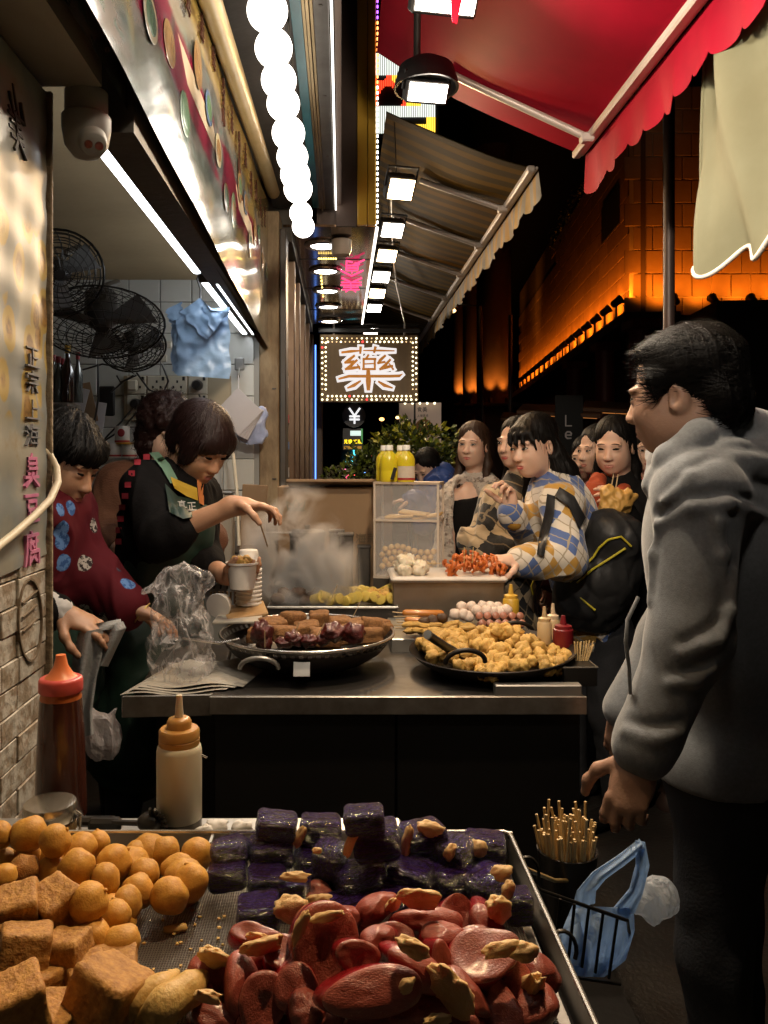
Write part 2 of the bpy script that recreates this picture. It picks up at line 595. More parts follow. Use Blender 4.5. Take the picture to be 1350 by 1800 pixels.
# stroke lettering
GLYPH = {
 '正': [[(1,9),(9,9)],[(5,9),(5,1)],[(5,5),(8.5,5)],[(2.5,6),(2.5,1)],[(.5,1),(9.5,1)]],
 '宗': [[(5,10),(5,9)],[(1,8.5),(1,7)],[(1,8.5),(9,8.5),(9,7)],[(3,6.5),(7,6.5)],[(1.5,4.5),(8.5,4.5)],[(5,4.5),(5,.5)],[(3,3),(1.5,1)],[(7,3),(8.5,1)]],
 '上': [[(5,9),(5,1)],[(5,5.5),(8.5,5.5)],[(.5,1),(9.5,1)]],
 '海': [[(1,9),(2.2,8)],[(.5,6.5),(1.7,5.6)],[(.5,.8),(2.2,3.5)],[(4.5,9.5),(3.2,7.5)],[(4,8.3),(9.5,8.3)],[(4.2,6.8),(3.7,1.5)],[(4.2,6.8),(8.6,6.8),(8.3,.5)],[(3.7,1.7),(9,1.7)],[(2.8,4.2),(9.8,4.2)],[(6,6.2),(6.5,5)],[(5.8,3.6),(6.3,2.4)]],
 '臭': [[(5,10),(4.3,9)],[(2.5,8.8),(2.5,4)],[(2.5,8.8),(7.5,8.8),(7.5,4)],[(2.5,7.2),(7.5,7.2)],[(2.5,5.6),(7.5,5.6)],[(2.5,4),(7.5,4)],[(1,2.8),(9,2.8)],[(5,4),(4.5,2.5),(1,0)],[(5,2.8),(9,0)]],
 '豆': [[(1,9),(9,9)],[(2.5,7.2),(2.5,4.6)],[(2.5,7.2),(7.5,7.2),(7.5,4.6)],[(2.5,4.6),(7.5,4.6)],[(3,3.5),(3.8,1.5)],[(7,3.5),(6.2,1.5)],[(.5,.8),(9.5,.8)]],
 '腐': [[(5,10),(5,9.2)],[(1.5,9),(9,9)],[(1.5,9),(1.5,4),(.5,0)],[(3.5,7.8),(2.5,5.5)],[(3,6.5),(3,4.5)],[(4.5,6.8),(9,6.8)],[(7.5,8),(7.5,4.5)],[(5.3,6),(6,5.2)],[(3,3.8),(3,0)],[(3,3.8),(8.8,3.8),(8.8,0)],[(5.9,4.5),(4,2.2)],[(6,3.4),(7.5,2.4)],[(5.9,2.6),(4,.8)],[(6,1.8),(7.5,.7)]],
 '真': [[(1.5,9),(8.5,9)],[(5,10),(5,8)],[(2.8,8),(2.8,3)],[(2.8,8),(7.2,8),(7.2,3)],[(2.8,6.4),(7.2,6.4)],[(2.8,4.7),(7.2,4.7)],[(.5,3),(9.5,3)],[(3.5,2.2),(1.5,.5)],[(6.5,2.2),(8.5,.5)]],
 '兌': [[(3,10),(2,8.5)],[(7,10),(8,8.5)],[(2.5,8),(7.5,8),(7.5,5)],[(2.5,8),(2.5,5),(7.5,5)],[(4,5),(1.5,0)],[(6,5),(6,.8),(9,.8),(9,2)]],
 '換': [[(2,10),(2,0)],[(.5,7.5),(3.5,7.5)],[(.5,4),(3.5,5)],[(5.5,10),(4.5,8)],[(5.5,9),(8,9),(7,7.5)],[(4.5,7.5),(9,7.5),(9,4)],[(4.5,7.5),(4.5,4)],[(4,4),(9.8,4)],[(6.8,7),(6.8,4),(4,0)],[(7,4),(9.8,0)]],
 '汇': [[(1,9),(2.2,8)],[(.5,6.5),(1.7,5.6)],[(.5,.8),(2.2,3.5)],[(4,9),(9.5,9)],[(4,9),(4,1)],[(4,1),(9.5,1)]],
 '款': [[(1,8.5),(5,8.5)],[(3,10),(3,6.5)],[(1.2,6.5),(4.8,6.5)],[(.5,4.5),(5.5,4.5)],[(3,4.5),(3,.5)],[(1.5,3),(.7,1.5)],[(4.5,3),(5.3,1.5)],[(7,10),(6,6.5)],[(6.8,8),(9.5,8),(9,6)],[(7.7,7),(7.5,4),(5.5,0)],[(7.7,4),(9.8,0)]],
 '山': [[(5,9),(5,1.5)],[(1.5,6),(1.5,1.5)],[(1.5,1.5),(8.5,1.5)],[(8.5,6),(8.5,1.5)]],
 '美': [[(3,10),(4,8.5)],[(7,10),(6,8.5)],[(1.5,8.3),(8.5,8.3)],[(2,6.6),(8,6.6)],[(5,8.3),(5,5)],[(.8,5),(9.2,5)],[(1,3),(9,3)],[(5,5),(4.5,2.5),(1.5,0)],[(5.2,3),(8.8,0)]],
 '食': [[(5,10),(1,6.5)],[(5,10),(9,6.5)],[(5,8),(5,7)],[(3,6.5),(7,6.5),(7,3.5)],[(3,5),(7,5)],[(3,6.5),(3,.8),(5,1.6)],[(3,3.5),(7,3.5)],[(7.5,2.8),(6,2)],[(5,3.5),(9,.3)]],
 '¥': [[(1.5,10),(5,5)],[(8.5,10),(5,5)],[(5,5),(5,0)],[(2,4.6),(8,4.6)],[(2,2.4),(8,2.4)]],
 'L': [[(2,10),(2,0)],[(2,0),(7.5,0)]],
 'e': [[(2,3.4),(7.5,3.4),(7.5,5),(6,6.6),(3.5,6.6),(2,5),(2,1.8),(3.5,.2),(7,.4)]],
 'J': [[(7,10),(7,2),(5,0),(2,.6)]],
}
def write(mb, text, fr, size, w=.9, depth=.002, m=0, gap=1.1, vertical=False):
 o, ux, uy, un = [Vector(x) for x in fr]
 for i, ch in enumerate(text):
  oo = o + (uy * (-i * size * gap) if vertical else ux * (i * size * gap))
  mb.strokes(GLYPH[ch], (oo, ux, uy, un), w * size / 10, depth, m, size / 10)
 return mb
X_, Y_, Z_ = Vector((1, 0, 0)), Vector((0, 1, 0)), Vector((0, 0, 1))
FRONT = (X_, Z_, -Y_)          # faces the camera
def fr(o, kind=FRONT): return (Vector(o), *kind)
# ground
road_m = mat('wet_asphalt', (.016, .014, .013), .45, col2=(.03, .027, .024), vs=3, bump=.3, bs=60, rough2=.25)
g = MB(); g.grid(lambda u, v: (-40 + 80 * u, -6 + 106 * v, 0), 8, 8)
g.build('road', road_m, smooth=None, kind='structure')
pave_m = mat('paving', (.022, .02, .018), .5, col2=(.045, .04, .035), vs=2, bump=.2, bs=30, rough2=.3)
pv = MB(); pv.box((-1.6, 24, .06), (4.6, 60, .12))
pv.build('pavement', pave_m, smooth=None, kind='structure')
# left stall shell
dirty = mat('dirty_cream_paint', (.36, .27, .15), .7, col2=(.2, .14, .07), vs=1.6, sharp=.3, bump=.15, bs=30)
grime = mat('grimy_board', (.10, .085, .065), .65, col2=(.045, .038, .03), vs=4, bump=.2, bs=40)
concrete = mat('stall_render', (.42, .4, .35), .8, col2=(.24, .22, .18), vs=9, sharp=.2, bump=.5, bs=60)
XB = -.35
stall = thing('food_stall_shell', 'white tiled street food stall with grimy cream ceiling and tubes', 'stall', (-1.1, 3.8, 0))
YW = 3.8
box('ceiling', dirty, (-1.3, 2.62, 2.33), (1.9, 2.56, .06), stall)
beam = MB(); beam.box((-1.05, .98, 2.19), (1.3, .7, .24)); beam.build('ceiling_beam', mat('dusty_beam', (.34, .31, .25), .7, col2=(.22, .19, .15), vs=2, bump=.2, bs=25), stall, smooth=None)
box('lamp_rail', grime, (-.405, 2.6, 2.10), (.07, 2.36, .14), stall)
box('side_wall', dirty, (-1.95, 2.4, 1.2), (.1, 3.0, 2.4), stall)
box('back_wall', mat('tile_grout', (.3, .3, .28), .8), (-1.15, YW + .06, 1.17), (1.6, .1, 2.34), stall)
tile_m = mat('white_wall_tile', (.62, .63, .6), .18, col2=(.5, .5, .46), vs=3, sharp=.35, rnd=.08, bump=.03, bs=5)
tb = MB(); tb.bbox((0, 0, 0), (.146, .012, .146), .003)
t0 = None
for i in range(11):
 for j in range(10):
  x = -1.84 + .15 * i; z = .92 + .15 * j
  if x > -.42: continue
  l = (x, YW + .005, z)
  if t0 is None:
   t0 = tb.build('tile', tile_m, None, smooth=None, origin=(0, 0, 0)); t0.parent = stall
   t0.location = Vector(l) - WLOC[stall.name]
  else:
   piece(t0, 'tile', l, (U(-.006, .006), 0, U(-.006, .006)), parent=stall)
wornpost = mat('worn_tan_paint', (.32, .235, .13), .7, col2=(.14, .09, .045), vs=12, sharp=.16, bump=.5, bs=35, stretch=(1, 1, .35))
post = thing('corner_post', 'worn tan painted corner post with scuffed edges and dark trim', 'post', (-.34, YW + .1, 0))
pp = MB(); pp.bbox((-.345, YW + .1, 1.38), (.095, .2, 2.5), .006); pp.build('post_body', wornpost, post, smooth=None)
pp = MB(); pp.bbox((-.2805, YW + .1, 1.35), (.03, .16, 2.4), .004); pp.build('trim_strip', mat('dark_trim', (.035, .03, .025), .5, col2=(.07, .055, .04), vs=10), post, smooth=None)
for z in (1.35, 1.78, 1.05):
 pp = MB(); pp.box((-.32, YW - .003, z), (.02, .006, .006)); pp.build('nail', MATS['dark_trim'], post, smooth=None)
XP = -.5
panel = thing('stall_partition', 'stall partition wall covered by a food poster over chipped white tiles', 'partition', (XP, 1.1, 0))
pm = MB(); pm.box((XP - .04, .95, 1.04), (.074, .766, 2.06)); pm.build('wall_core', concrete, panel, smooth=None)
chip = mat('chipped_tile', (.44, .42, .375), .55, col2=(.26, .21, .155), vs=30, sharp=.06, bump=.4, bs=50, rnd=.1)
tb = MB(); tb.bbox((0, 0, 0), (.01, .1145, .0385), .0014)
t1 = None
for r in range(12):
 for c in range(4):
  l = (XP + .001 + U(-.0015, .0015), 1.335 - .058 - .116 * c + (.058 if r % 2 else 0) - .004, .845 + .04 * r)
  if l[1] > 1.29: l = (l[0], 1.275, l[2])
  if t1 is None:
   t1 = tb.build('tile', chip, None, smooth=None, origin=(0, 0, 0)); t1.parent = panel; t1.location = Vector(l) - WLOC[panel.name]
  else: piece(t1, 'tile', l, (U(-.02, .02), 0, U(-.03, .03)), parent=panel)
def pn(px, py):
 Y = XP * F / (px - CX); return Vector((XP, Y, EYE - (py - CY) / F * Y))
def poster_col(N, L, tc, b):
 v = tc.outputs['Object']; b.inputs['Roughness'].default_value = .42
 n1 = nnoise(N, L, v, 5.); n2 = nnoise(N, L, v, 14., 6); n3 = nnoise(N, L, v, 60., 5)
 c = nmix(N, L, nstep(N, L, n1, .42, .58), (.28, .28, .24), (.19, .215, .22))
 c = nmix(N, L, nstep(N, L, n2, .55, .75), c, (.23, .19, .12))
 sp = N.new('ShaderNodeSeparateXYZ'); L.new(v, sp.inputs[0]); z, y = sp.outputs['Z'], sp.outputs['Y']
 vo = N.new('ShaderNodeTexVoronoi'); vo.inputs['Scale'].default_value = 9.; mp = N.new('ShaderNodeMapping'); mp.inputs['Scale'].default_value = (1, 2.4, 1.5); mp.inputs['Rotation'].default_value = (.5, 0, 0); L.new(v, mp.inputs[0]); L.new(mp.outputs[0], vo.inputs['Vector'])
 d = nmath(N, L, 'ADD', vo.outputs['Distance'], nmath(N, L, 'MULTIPLY', nmath(N, L, 'SUBTRACT', n2, .5), .35))
 zone = nmath(N, L, 'MULTIPLY', nstep(N, L, nmath(N, L, 'ADD', z, nmath(N, L, 'MULTIPLY', n1, .06)), 1.53, 1.55), nstep(N, L, z, 1.83, 1.80))
 cube = nmath(N, L, 'MULTIPLY', zone, nstep(N, L, d, .56, .50)); crust = nmath(N, L, 'MULTIPLY', zone, nstep(N, L, d, .40, .30))
 c = nmix(N, L, cube, c, nmix(N, L, n3, (.31, .21, .045), (.37, .29, .1)))
 return nmix(N, L, crust, c, nmix(N, L, nstep(N, L, n3, .35, .62), (.24, .13, .02), (.10, .05, .01)))
poster_m = node_mat('poster_paper', poster_col)
def wav(u, v): return Vector((XP + .0085 + .0012 * math.sin(v * 60 + u * 9) + .0007 * math.sin(u * 50), .72 + .608 * u, 1.29 + .77 * v - .04 * (1 - u) * (v < .5)))
pm = MB(); pm.grid(wav, 40, 60); pm.build('poster', poster_m, panel, smooth=60)
PF = (Y_, Z_, X_)
grey_ink = mat('grey_ink', (.2, .21, .24), .4)
pink_ink = mat('magenta_ink', (.5, .13, .3), .4, col2=(.6, .25, .4), vs=30)
for i, (ch, y) in enumerate((('正', 625), ('宗', 670), ('上', 718), ('海', 765))):
 q = MB(); o = pn(34, y + 20); q.strokes(GLYPH[ch], (o, Y_, Z_, X_), .0034, .0108, 0, .0036); q.v = [(v[0], o.y + (v[1] - o.y) * 1.5, v[2]) for v in q.v]
 q.build('poster_character', grey_ink, panel, smooth=None)
for i, (ch, y) in enumerate((('臭', 828), ('豆', 896), ('腐', 968))):
 q = MB(); o = pn(31, y + 27); q.strokes(GLYPH[ch], (o, Y_, Z_, X_), .0068, .0108, 0, .0049); q.v = [(v[0], o.y + (v[1] - o.y) * 1.25, v[2]) for v in q.v]
 q.build('poster_character', pink_ink, panel, smooth=None)
ink = mat('dark_ink', (.05, .045, .04), .5)
q = MB()
for ch, y in (('山', 185), ('美', 235)):
 o = pn(10, y + 22); q.strokes(GLYPH[ch], (o, Y_, Z_ - Y_ * .5, X_), .006, .0108, 0, .0055)
q.build('poster_character', ink, panel, smooth=None)
q = MB(); pts = []
for k in range(24):
 a = 2 * math.pi * k / 24; pts.append((43 + 21 * math.cos(a), 1090 + 72 * math.sin(a)))
o = pn(43, 1090)
ring = [((pn(*p) - o).y, (pn(*p) - o).z) for p in pts]
q.strokes([ring + ring[:1]], (o, Y_, Z_, X_), .0035, .0108);
for yy in (1060, 1085, 1110): q.strokes([[((pn(30, yy) - o).y, (pn(30, yy) - o).z), ((pn(55, yy - 22) - o).y, (pn(55, yy - 22) - o).z)]], (o, Y_, Z_, X_), .003, .0108)
q.build('poster_print', mat('brown_ink', (.17, .13, .09), .6), panel, smooth=None)
pm = MB(); pm.bbox((XP - .02, 1.338, 1.04), (.07, .008, 2.05), .002); pm.build('edge_strip', mat('rough_edge', (.36, .3, .21), .8, col2=(.2, .15, .1), vs=30, bump=.6, bs=80), panel, smooth=None)
h = MB(); h.tube([pn(-60, 985) + X_ * .02, pn(-5, 938) + X_ * .025, pn(25, 908) + X_ * .03, pn(50, 878) + X_ * .035, pn(70, 848) + X_ * .03, pn(78, 822) + X_ * .02, pn(77, 800) + X_ * .01, pn(73, 786) + X_ * -.005, pn(70, 775) + X_ * -.03], .0062, 10)
h.build('hose', mat('cream_hose', (.62, .56, .43), .5), None, 60, 'cream rubber hose looped over the poster wall edge', 'hose')
# menu banner above the opening
def banner_col(N, L, tc, b):
 v = tc.outputs['Object']
 b.inputs['Roughness'].default_value = .12
 b.inputs['Coat Weight'].default_value = .6; b.inputs['Coat Roughness'].default_value = .06
 sp = N.new('ShaderNodeSeparateXYZ'); L.new(v, sp.inputs[0])
 mp = N.new('ShaderNodeMapping'); mp.inputs['Scale'].default_value = (1, 1.2, 3); L.new(v, mp.inputs[0])
 n1 = nnoise(N, L, mp.outputs[0], 4.5, 6); n2 = nnoise(N, L, mp.outputs[0], 9., 6); n3 = nnoise(N, L, v, 2.2, 3)
 c = nmix(N, L, nstep(N, L, n1, .4, .6), (.1, .12, .1), (.3, .27, .25))
 c = nmix(N, L, nstep(N, L, n2, .52, .62), c, (.17, .24, .22))
 c = nmix(N, L, nstep(N, L, n3, .56, .62), c, (.4, .3, .1))
 zz = nmath(N, L, 'ADD', sp.outputs['Z'], nmath(N, L, 'MULTIPLY', n1, .1))
 band = nmath(N, L, 'MULTIPLY', nstep(N, L, zz, .28, .3), nstep(N, L, zz, .44, .42))
 red = nmath(N, L, 'MULTIPLY', band, nstep(N, L, n3, .40, .46))
 c = nmix(N, L, red, c, (.3, .02, .06))
 top = nstep(N, L, zz, .50, .53)
 return nmix(N, L, top, c, nmix(N, L, nstep(N, L, n2, .46, .56), (.42, .30, .08), (.16, .1, .03)))
banner_m = node_mat('menu_banner_print', banner_col)
ban = thing('menu_banner', 'glossy backlit menu banner of food photos above the stall opening', 'banner', (XB, 2.4, 2.0))
def bfn(x):
 def fn(u, v):
  Y = .9 + 2.9 * u
  z0 = 1.45 + .625 - .10 * max(0, (Y - 1.27)) / 2.5; z1 = 1.45 + 1.1 + .12 * (Y - 1.92) / 1.9
  return (x + .002 * math.sin(Y * 7 + v * 6), Y, z0 + (z1 - z0) * v)
 return fn
b_ = MB(); b_.grid(bfn(XB), 60, 12); n = len(b_.v); b_.grid(bfn(XB - .03), 60, 12)
b_.build('banner_sheet', banner_m, ban, smooth=60)
RND.seed(4)
cols_ = [mat('print_cream', (.55, .48, .3), .15), mat('print_green', (.12, .22, .12), .15), mat('print_brown', (.26, .13, .05), .15, col2=(.4, .25, .1), vs=25), mat('print_red', (.4, .03, .05), .15), mat('print_blue', (.12, .18, .3), .15)]
for k in range(15):
 Y = 1.45 + k * .16; z = U(2.2, 2.42)
 q = MB(); q.ell((XB + .0035, Y, z), (.0008, .055, U(.04, .06)), 16, 8); q.build('menu_picture', cols_[[0, 2, 1, 2, 4][k % 5]], ban, 60)
 q = MB(); q.ell((XB + .0045, Y, z), (.0008, .04, .03), 14, 8); q.build('menu_picture', cols_[2 if k % 2 else 1], ban, 60)
for k in range(12):
 q = MB(); write(q, RND.choice(['美食', '臭豆腐', '上海', '真正']), ((XB + .002, 1.6 + k * .18, U(2.5, 2.56)), Y_, Z_, X_), .042, 1.1, .004, vertical=True)
 q.build('menu_lettering', mat('print_ink', (.08, .03, .02), .2), ban, smooth=None)
r_ = MB(); r_.tube([(XB + .028, .8, 2.495), (XB + .028, 1.92, 2.57), (XB + .028, 3.78, 2.71)], .03, 14)
r_.build('cornice', mat('yellowed_pvc', (.5, .39, .2), .4, col2=(.36, .26, .11), vs=7, bump=.1, bs=20), ban, 60)
# soffit over the walkway
sof = thing('walkway_soffit', 'grimy dark panelled soffit with gold channel and turquoise strip above walkway', 'soffit', (-.2, 2.6, 2.7))
ZS = 2.70
def strip(name, x0, x1, z, m, y0=1.0, y1=4.0, h=.03):
 q = MB(); q.box(((x0 + x1) / 2, (y0 + y1) / 2, z + h / 2), (x1 - x0, y1 - y0, h)); return q.build(name, m, sof, smooth=None)
soff_m = mat('soffit_board', (.075, .066, .06), .5, col2=(.035, .03, .026), vs=5, bump=.2, bs=30)
strip('soffit_board', -.345, -.145, ZS + .01, soff_m)
strip('turquoise_strip', -.143, -.112, ZS + .005, mat('turquoise_paint', (.05, .22, .28), .35, col2=(.03, .12, .15), vs=6))
gold = mat('gold_channel', (.33, .24, .12), .35, .7, col2=(.2, .13, .05), vs=8)
for k, x in enumerate((-.110, -.099, -.088)):
 strip('channel_rail', x, x + .008, ZS - .012 * (k % 2), gold, h=.04)
strip('grey_plate', -.078, -.036, ZS, mat('grey_metal_plate', (.14, .13, .12), .45, .5, col2=(.07, .06, .05), vs=10, bump=.1, bs=20))
strip('white_tube', -.031, -.024, ZS - .006, glow('tube_white', (1, .93, .82), 3.))
strip('brown_plate', -.02, .0, ZS + .02, mat('brown_metal', (.1, .065, .05), .4, .3, col2=(.07, .045, .035), vs=5))
for yy in (1.6, 2.2, 2.75, 3.3):
 q = MB(); q.cyl((-.057, yy, ZS - .002), (-.057, yy, ZS + .004), .006, n=10); q.build('screw', MATS['dark_trim'], sof)
# pharmacy front behind
brown = MATS['brown_metal']
ph = thing('pharmacy_front', 'pharmacy shopfront with brown soffit, gold fascia edge and lit windows', 'shopfront', (0, 5.4, 0))
YF = 4.0
box('fascia_panel', brown, (.025, YF + .012, 3.6), (.104, .02, 1.97), ph)
gold_y = mat('gold_fascia', (.75, .45, .06), .3, .05, col2=(.66, .38, .04), vs=3, bump=.04, bs=6)
box('fascia_edge', gold_y, (.105, YF + .002, 3.6), (.05, .03, 1.965), ph, bev=.003)
box('fascia_edge', gold_y, (.153, YF + .002, 3.6), (.04, .03, 1.965), ph, bev=.003)
box('fascia_body', brown, (.02, 5.5, 3.65), (.29, 2.9, 2.05), ph)
soffm = mat('mirror_brown_soffit', (.22, .13, .07), .12, .85, col2=(.16, .09, .05), vs=1.2)
box('soffit', soffm, (-.06, 5.5, 2.628), (.47, 2.92, .012), ph)
for yy in (4.7, 5.5, 6.3):
 box('soffit_seam', MATS['dark_trim'], (-.06, yy, 2.6205), (.46, .006, .003), ph)
box('upper_wall', grime, (-1.2, 5.5, 3.0), (1.9, 2.9, .9), ph)
XF = -.29
frame_m = mat('bronze_frame', (.2, .13, .08), .35, .5, col2=(.12, .07, .04), vs=6)
box('shop_wall', grime, (-.5, 8.5, 1.3), (.3, 9.0, 2.6), ph)
glass_dark = mat('dark_shop_glass', (.015, .013, .014), .06)
Yc = 4.02
for k in range(7):
 w = (.5, .55, .7, .8, .9, 1.2, 1.5)[k]
 q = MB(); q.box((XF - .02, Yc + w / 2, 1.25), (.03, w - .09, 2.3)); q.build('window_pane', glass_dark, ph, smooth=None)
 q = MB(); q.bbox((XF, Yc + w - .04, 1.3), (.06, .07, 2.6), .006); q.build('door_post', frame_m, ph, smooth=None)
 Yc += w
RND.seed(8)
pc = [mat('poster_yellow', (.6, .42, .08), .3), mat('poster_pink', (.5, .15, .3), .3), mat('poster_white', (.6, .58, .55), .3), mat('poster_blue', (.1, .2, .45), .3), mat('poster_red', (.45, .05, .05), .3)]
for k in range(26):
 yy = RND.choice([4.12 + .16 * (k % 3), 4.6 + .15 * (k % 3), 5.3]); z = 1.32 + .045 * k * .55
 q = MB(); q.box((XF - .002 + .0006 * k * .1, yy, z), (.004, U(.06, .14), U(.04, .07))); q.build('window_sticker', pc[k % 5], ph, smooth=None)
q = MB(); q.bbox((XF + .03, 8.6, 1.4), (.12, .22, 2.4), .01); q.build('pilaster', mat('beige_pilaster', (.42, .3, .19), .5, col2=(.3, .2, .12), vs=5), ph, smooth=None)
q = MB(); q.tube([(XF + .05, 7.4, .5), (XF + .05, 7.4, 2.5)], .006, 8); q.build('neon_tube', glow('blue_neon', (.12, .3, 1.), 2.2), ph)
dl_w = glow('downlight_white', (1, .95, .86), 26.)
ring_m = mat('chrome_ring', (.5, .42, .35), .25, .9)
for k in range(5):
 Y = (4.37, 4.96, 5.55, 6.13, 6.78)[k]
 l = thing('downlight', 'round recessed downlight in the brown soffit, %s' % ('nearest to the globe string', 'second after the globe string', 'third of the line, beside the pink neon', 'fourth of the line, past the pink neon', 'last, just above the medicine sign')[k], 'downlight', (-.098, Y, 2.62), 'downlights in the pharmacy soffit')
 q = MB(); q.lathe([(.105, 0), (.1, -.012), (.078, -.016), (.07, -.006)], 28, (-.098, Y, 2.62)); q.build('ring', ring_m, l)
 q = MB(); q.lathe([(.0001, -.0085), (.07, -.008)], 28, (-.098, Y, 2.62)); q.build('lens', dl_w, l)
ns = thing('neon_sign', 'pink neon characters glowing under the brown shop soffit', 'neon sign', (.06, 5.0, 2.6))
pk = glow('pink_neon', (1., .07, .22), 1.3)  # glowing tubes stand in for a neon reflection in the soffit
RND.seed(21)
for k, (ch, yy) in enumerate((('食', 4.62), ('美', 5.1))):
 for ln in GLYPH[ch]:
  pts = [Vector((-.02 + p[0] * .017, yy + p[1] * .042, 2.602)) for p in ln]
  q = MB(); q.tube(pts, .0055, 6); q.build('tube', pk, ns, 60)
yb = glow('tiny_yellow_bulb', (1, .75, .2), 7.)
tb_ = None
for k in range(16):
 l = Vector((-.13 + .014 * (k % 8), (4.62 if k < 8 else 6.0), 2.606)) if k < 8 else Vector((-.13, 5.0 + .1 * (k - 8), 2.606))
 if tb_ is None:
  q = MB(); q.ell((0, 0, 0), (.006, .006, .006), 8, 5); tb_ = q.build('bulb', yb, None, origin=(0, 0, 0)); tb_.parent = ns; tb_.location = l - WLOC[ns.name]
 else: piece(tb_, 'bulb', l, parent=ns)
led = thing('led_strip', 'dotted LED strip down the gold fascia corner and along its base', 'LED strip', (.178, YF, 2.6))
led_w, led_p, led_o = glow('led_white', (1, .93, .8), 7.), glow('led_purple', (.45, .12, 1.), 6.), glow('led_orange', (1, .3, .08), 4.)
db = MB(); db.bbox((0, 0, 0), (.009, .009, .016), .003)
dots = {}
for k in range(64):
 z = 2.63 + .027 * k
 mm = led_w if k < 26 else (led_o if k < 38 else led_p)
 if mm.name not in dots:
  o_ = db.build('led_dot', mm, None, smooth=None, origin=(0, 0, 0)); o_.parent = led; o_.location = Vector((.181, YF - .012, z)) - WLOC[led.name]; dots[mm.name] = o_
 else: piece(dots[mm.name], 'led_dot', (.181, YF - .012, z), parent=led)
q = MB(); q.tube([(.181, YF + .02, 2.612), (.181, 6.9, 2.612)], .007, 8); q.build('led_tube', led_w, led)
sl = thing('spot_can', 'white round ceiling spotlight can at the soffit corner', 'spotlight', (0, 4.25, 2.62))
q = MB(); q.lathe([(.03, 0), (.055, -.01), (.055, -.06), (.046, -.09), (.02, -.1), (.0001, -.1)], 24, (0.0, 4.25, 2.62)); q.build('can', mat('can_white', (.6, .5, .4), .4), sl)
# globes
gl_m = glow('globe_white', (1., .92, .80), 14.)
RND.seed(3)
gy = [19, 85, 141, 183, 234, 276, 307, 332, 375, 398]; gx = [470, 481, 490, 498, 507, 514, 519, 524, 529, 533]
gr = [36, 33, 31, 29, 29, 27.5, 26, 25, 20, 19.5]
order = ['first', 'second', 'third', 'fourth', 'fifth', 'sixth', 'seventh', 'eighth', 'ninth', 'last']
order += ['%s beyond the upper picture edge, over the snack trays' % w for w in ('first', 'second', 'third', 'fourth', 'fifth')]
for k in range(15):
 if k < 10: Y = .93 * F / (CY - gy[k]); p = P(gx[k], gy[k], Y); r = gr[k] / F * Y
 else: p = Vector((-.158, 1.42 - .24 * (k - 10), 2.38)); r = .043  # unseen globes added past the string to light the foreground
 g_ = thing('globe_lamp', ('round white globe lamp, %s of the string counted from the top' if k < 10 else 'round white globe lamp %s') % order[k], 'globe lamp', p, 'globe lamps hung along the walkway')
 q = MB(); q.ell(p, (r, r, r), 28, 16); q.build('globe', gl_m, g_, 80)
 q = MB(); q.cyl(p + Z_ * r * .9, p + Z_ * (r + .03), .014, n=10); q.build('socket', MATS['dark_trim'], g_)
 q = MB(); q.cyl(p + Z_ * (r + .03), (p.x, p.y, ZS + .01), .003, n=5); q.build('cord', MATS['dark_trim'], g_)
# fluorescent tubes
fl_m = glow('fluorescent', (.93, .97, 1.), 20.)
steel = mat('lamp_steel', (.5, .47, .42), .35, .6, col2=(.25, .23, .2), vs=9)
for k, (y0, y1) in enumerate(((1.51, 2.51), (2.66, 3.74))):
 l = thing('fluorescent_lamp', ('long twin fluorescent batten along the stall front edge', 'shorter twin fluorescent batten above the white stall wall')[k], 'fluorescent lamp', (-.44, (y0 + y1) / 2, 2.05), 'fluorescent lamps under the menu banner')
 q = MB(); q.tube([(-.455, y0, 2.05), (-.455, y1, 2.05)], .02, 14); q.build('tube', fl_m, l)
 if k == 1:
  q = MB(); q.tube([(-.415, y0, 2.047), (-.415, y1, 2.047)], .018, 12); q.build('tube', fl_m, l)
 q = MB(); q.tube([(-.415, y0, 2.05), (-.415, y1, 2.05)] if k == 0 else [(-.435, y0, 2.075), (-.435, y1, 2.075)], .014, 12); q.build('reflector', steel, l)
 q = MB(); q.box((-.425, (y0 + y1) / 2, 2.095), (.07, y1 - y0 + .04, .026)); q.build('housing', steel, l, smooth=None)
 for ye in (y0 - .012, y1 + .012):
  q = MB(); q.bbox((-.437, ye, 2.058), (.075, .024, .05), .005); q.build('end_cap', MATS['dark_trim'], l, smooth=None)
# awnings
def awning_mat(name, build): return node_mat(name, build)
def red_col(N, L, tc, b):
 b.inputs['Roughness'].default_value = .55
 n = nnoise(N, L, tc.outputs['Object'], 3., 4)
 return nmix(N, L, nstep(N, L, n, .3, .7), (.46, .004, .03), (.34, .003, .022))
red_m = node_mat('red_canvas', red_col)
red_m.node_tree.nodes['Principled BSDF'].inputs['Specular IOR Level'].default_value = .1
def add_transl(m, f):
 N, L = m.node_tree.nodes, m.node_tree.links
 b = N['Principled BSDF']; out = N['Material Output']
 tr = N.new('ShaderNodeBsdfTranslucent'); mx = N.new('ShaderNodeMixShader'); mx.inputs[0].default_value = f
 if b.inputs['Base Color'].links: L.new(b.inputs['Base Color'].links[0].from_socket, tr.inputs[0])
 else: tr.inputs[0].default_value = b.inputs['Base Color'].default_value
 L.new(b.outputs[0], mx.inputs[1]); L.new(tr.outputs[0], mx.inputs[2]); L.new(mx.outputs[0], out.inputs[0])
add_transl(red_m, .3)
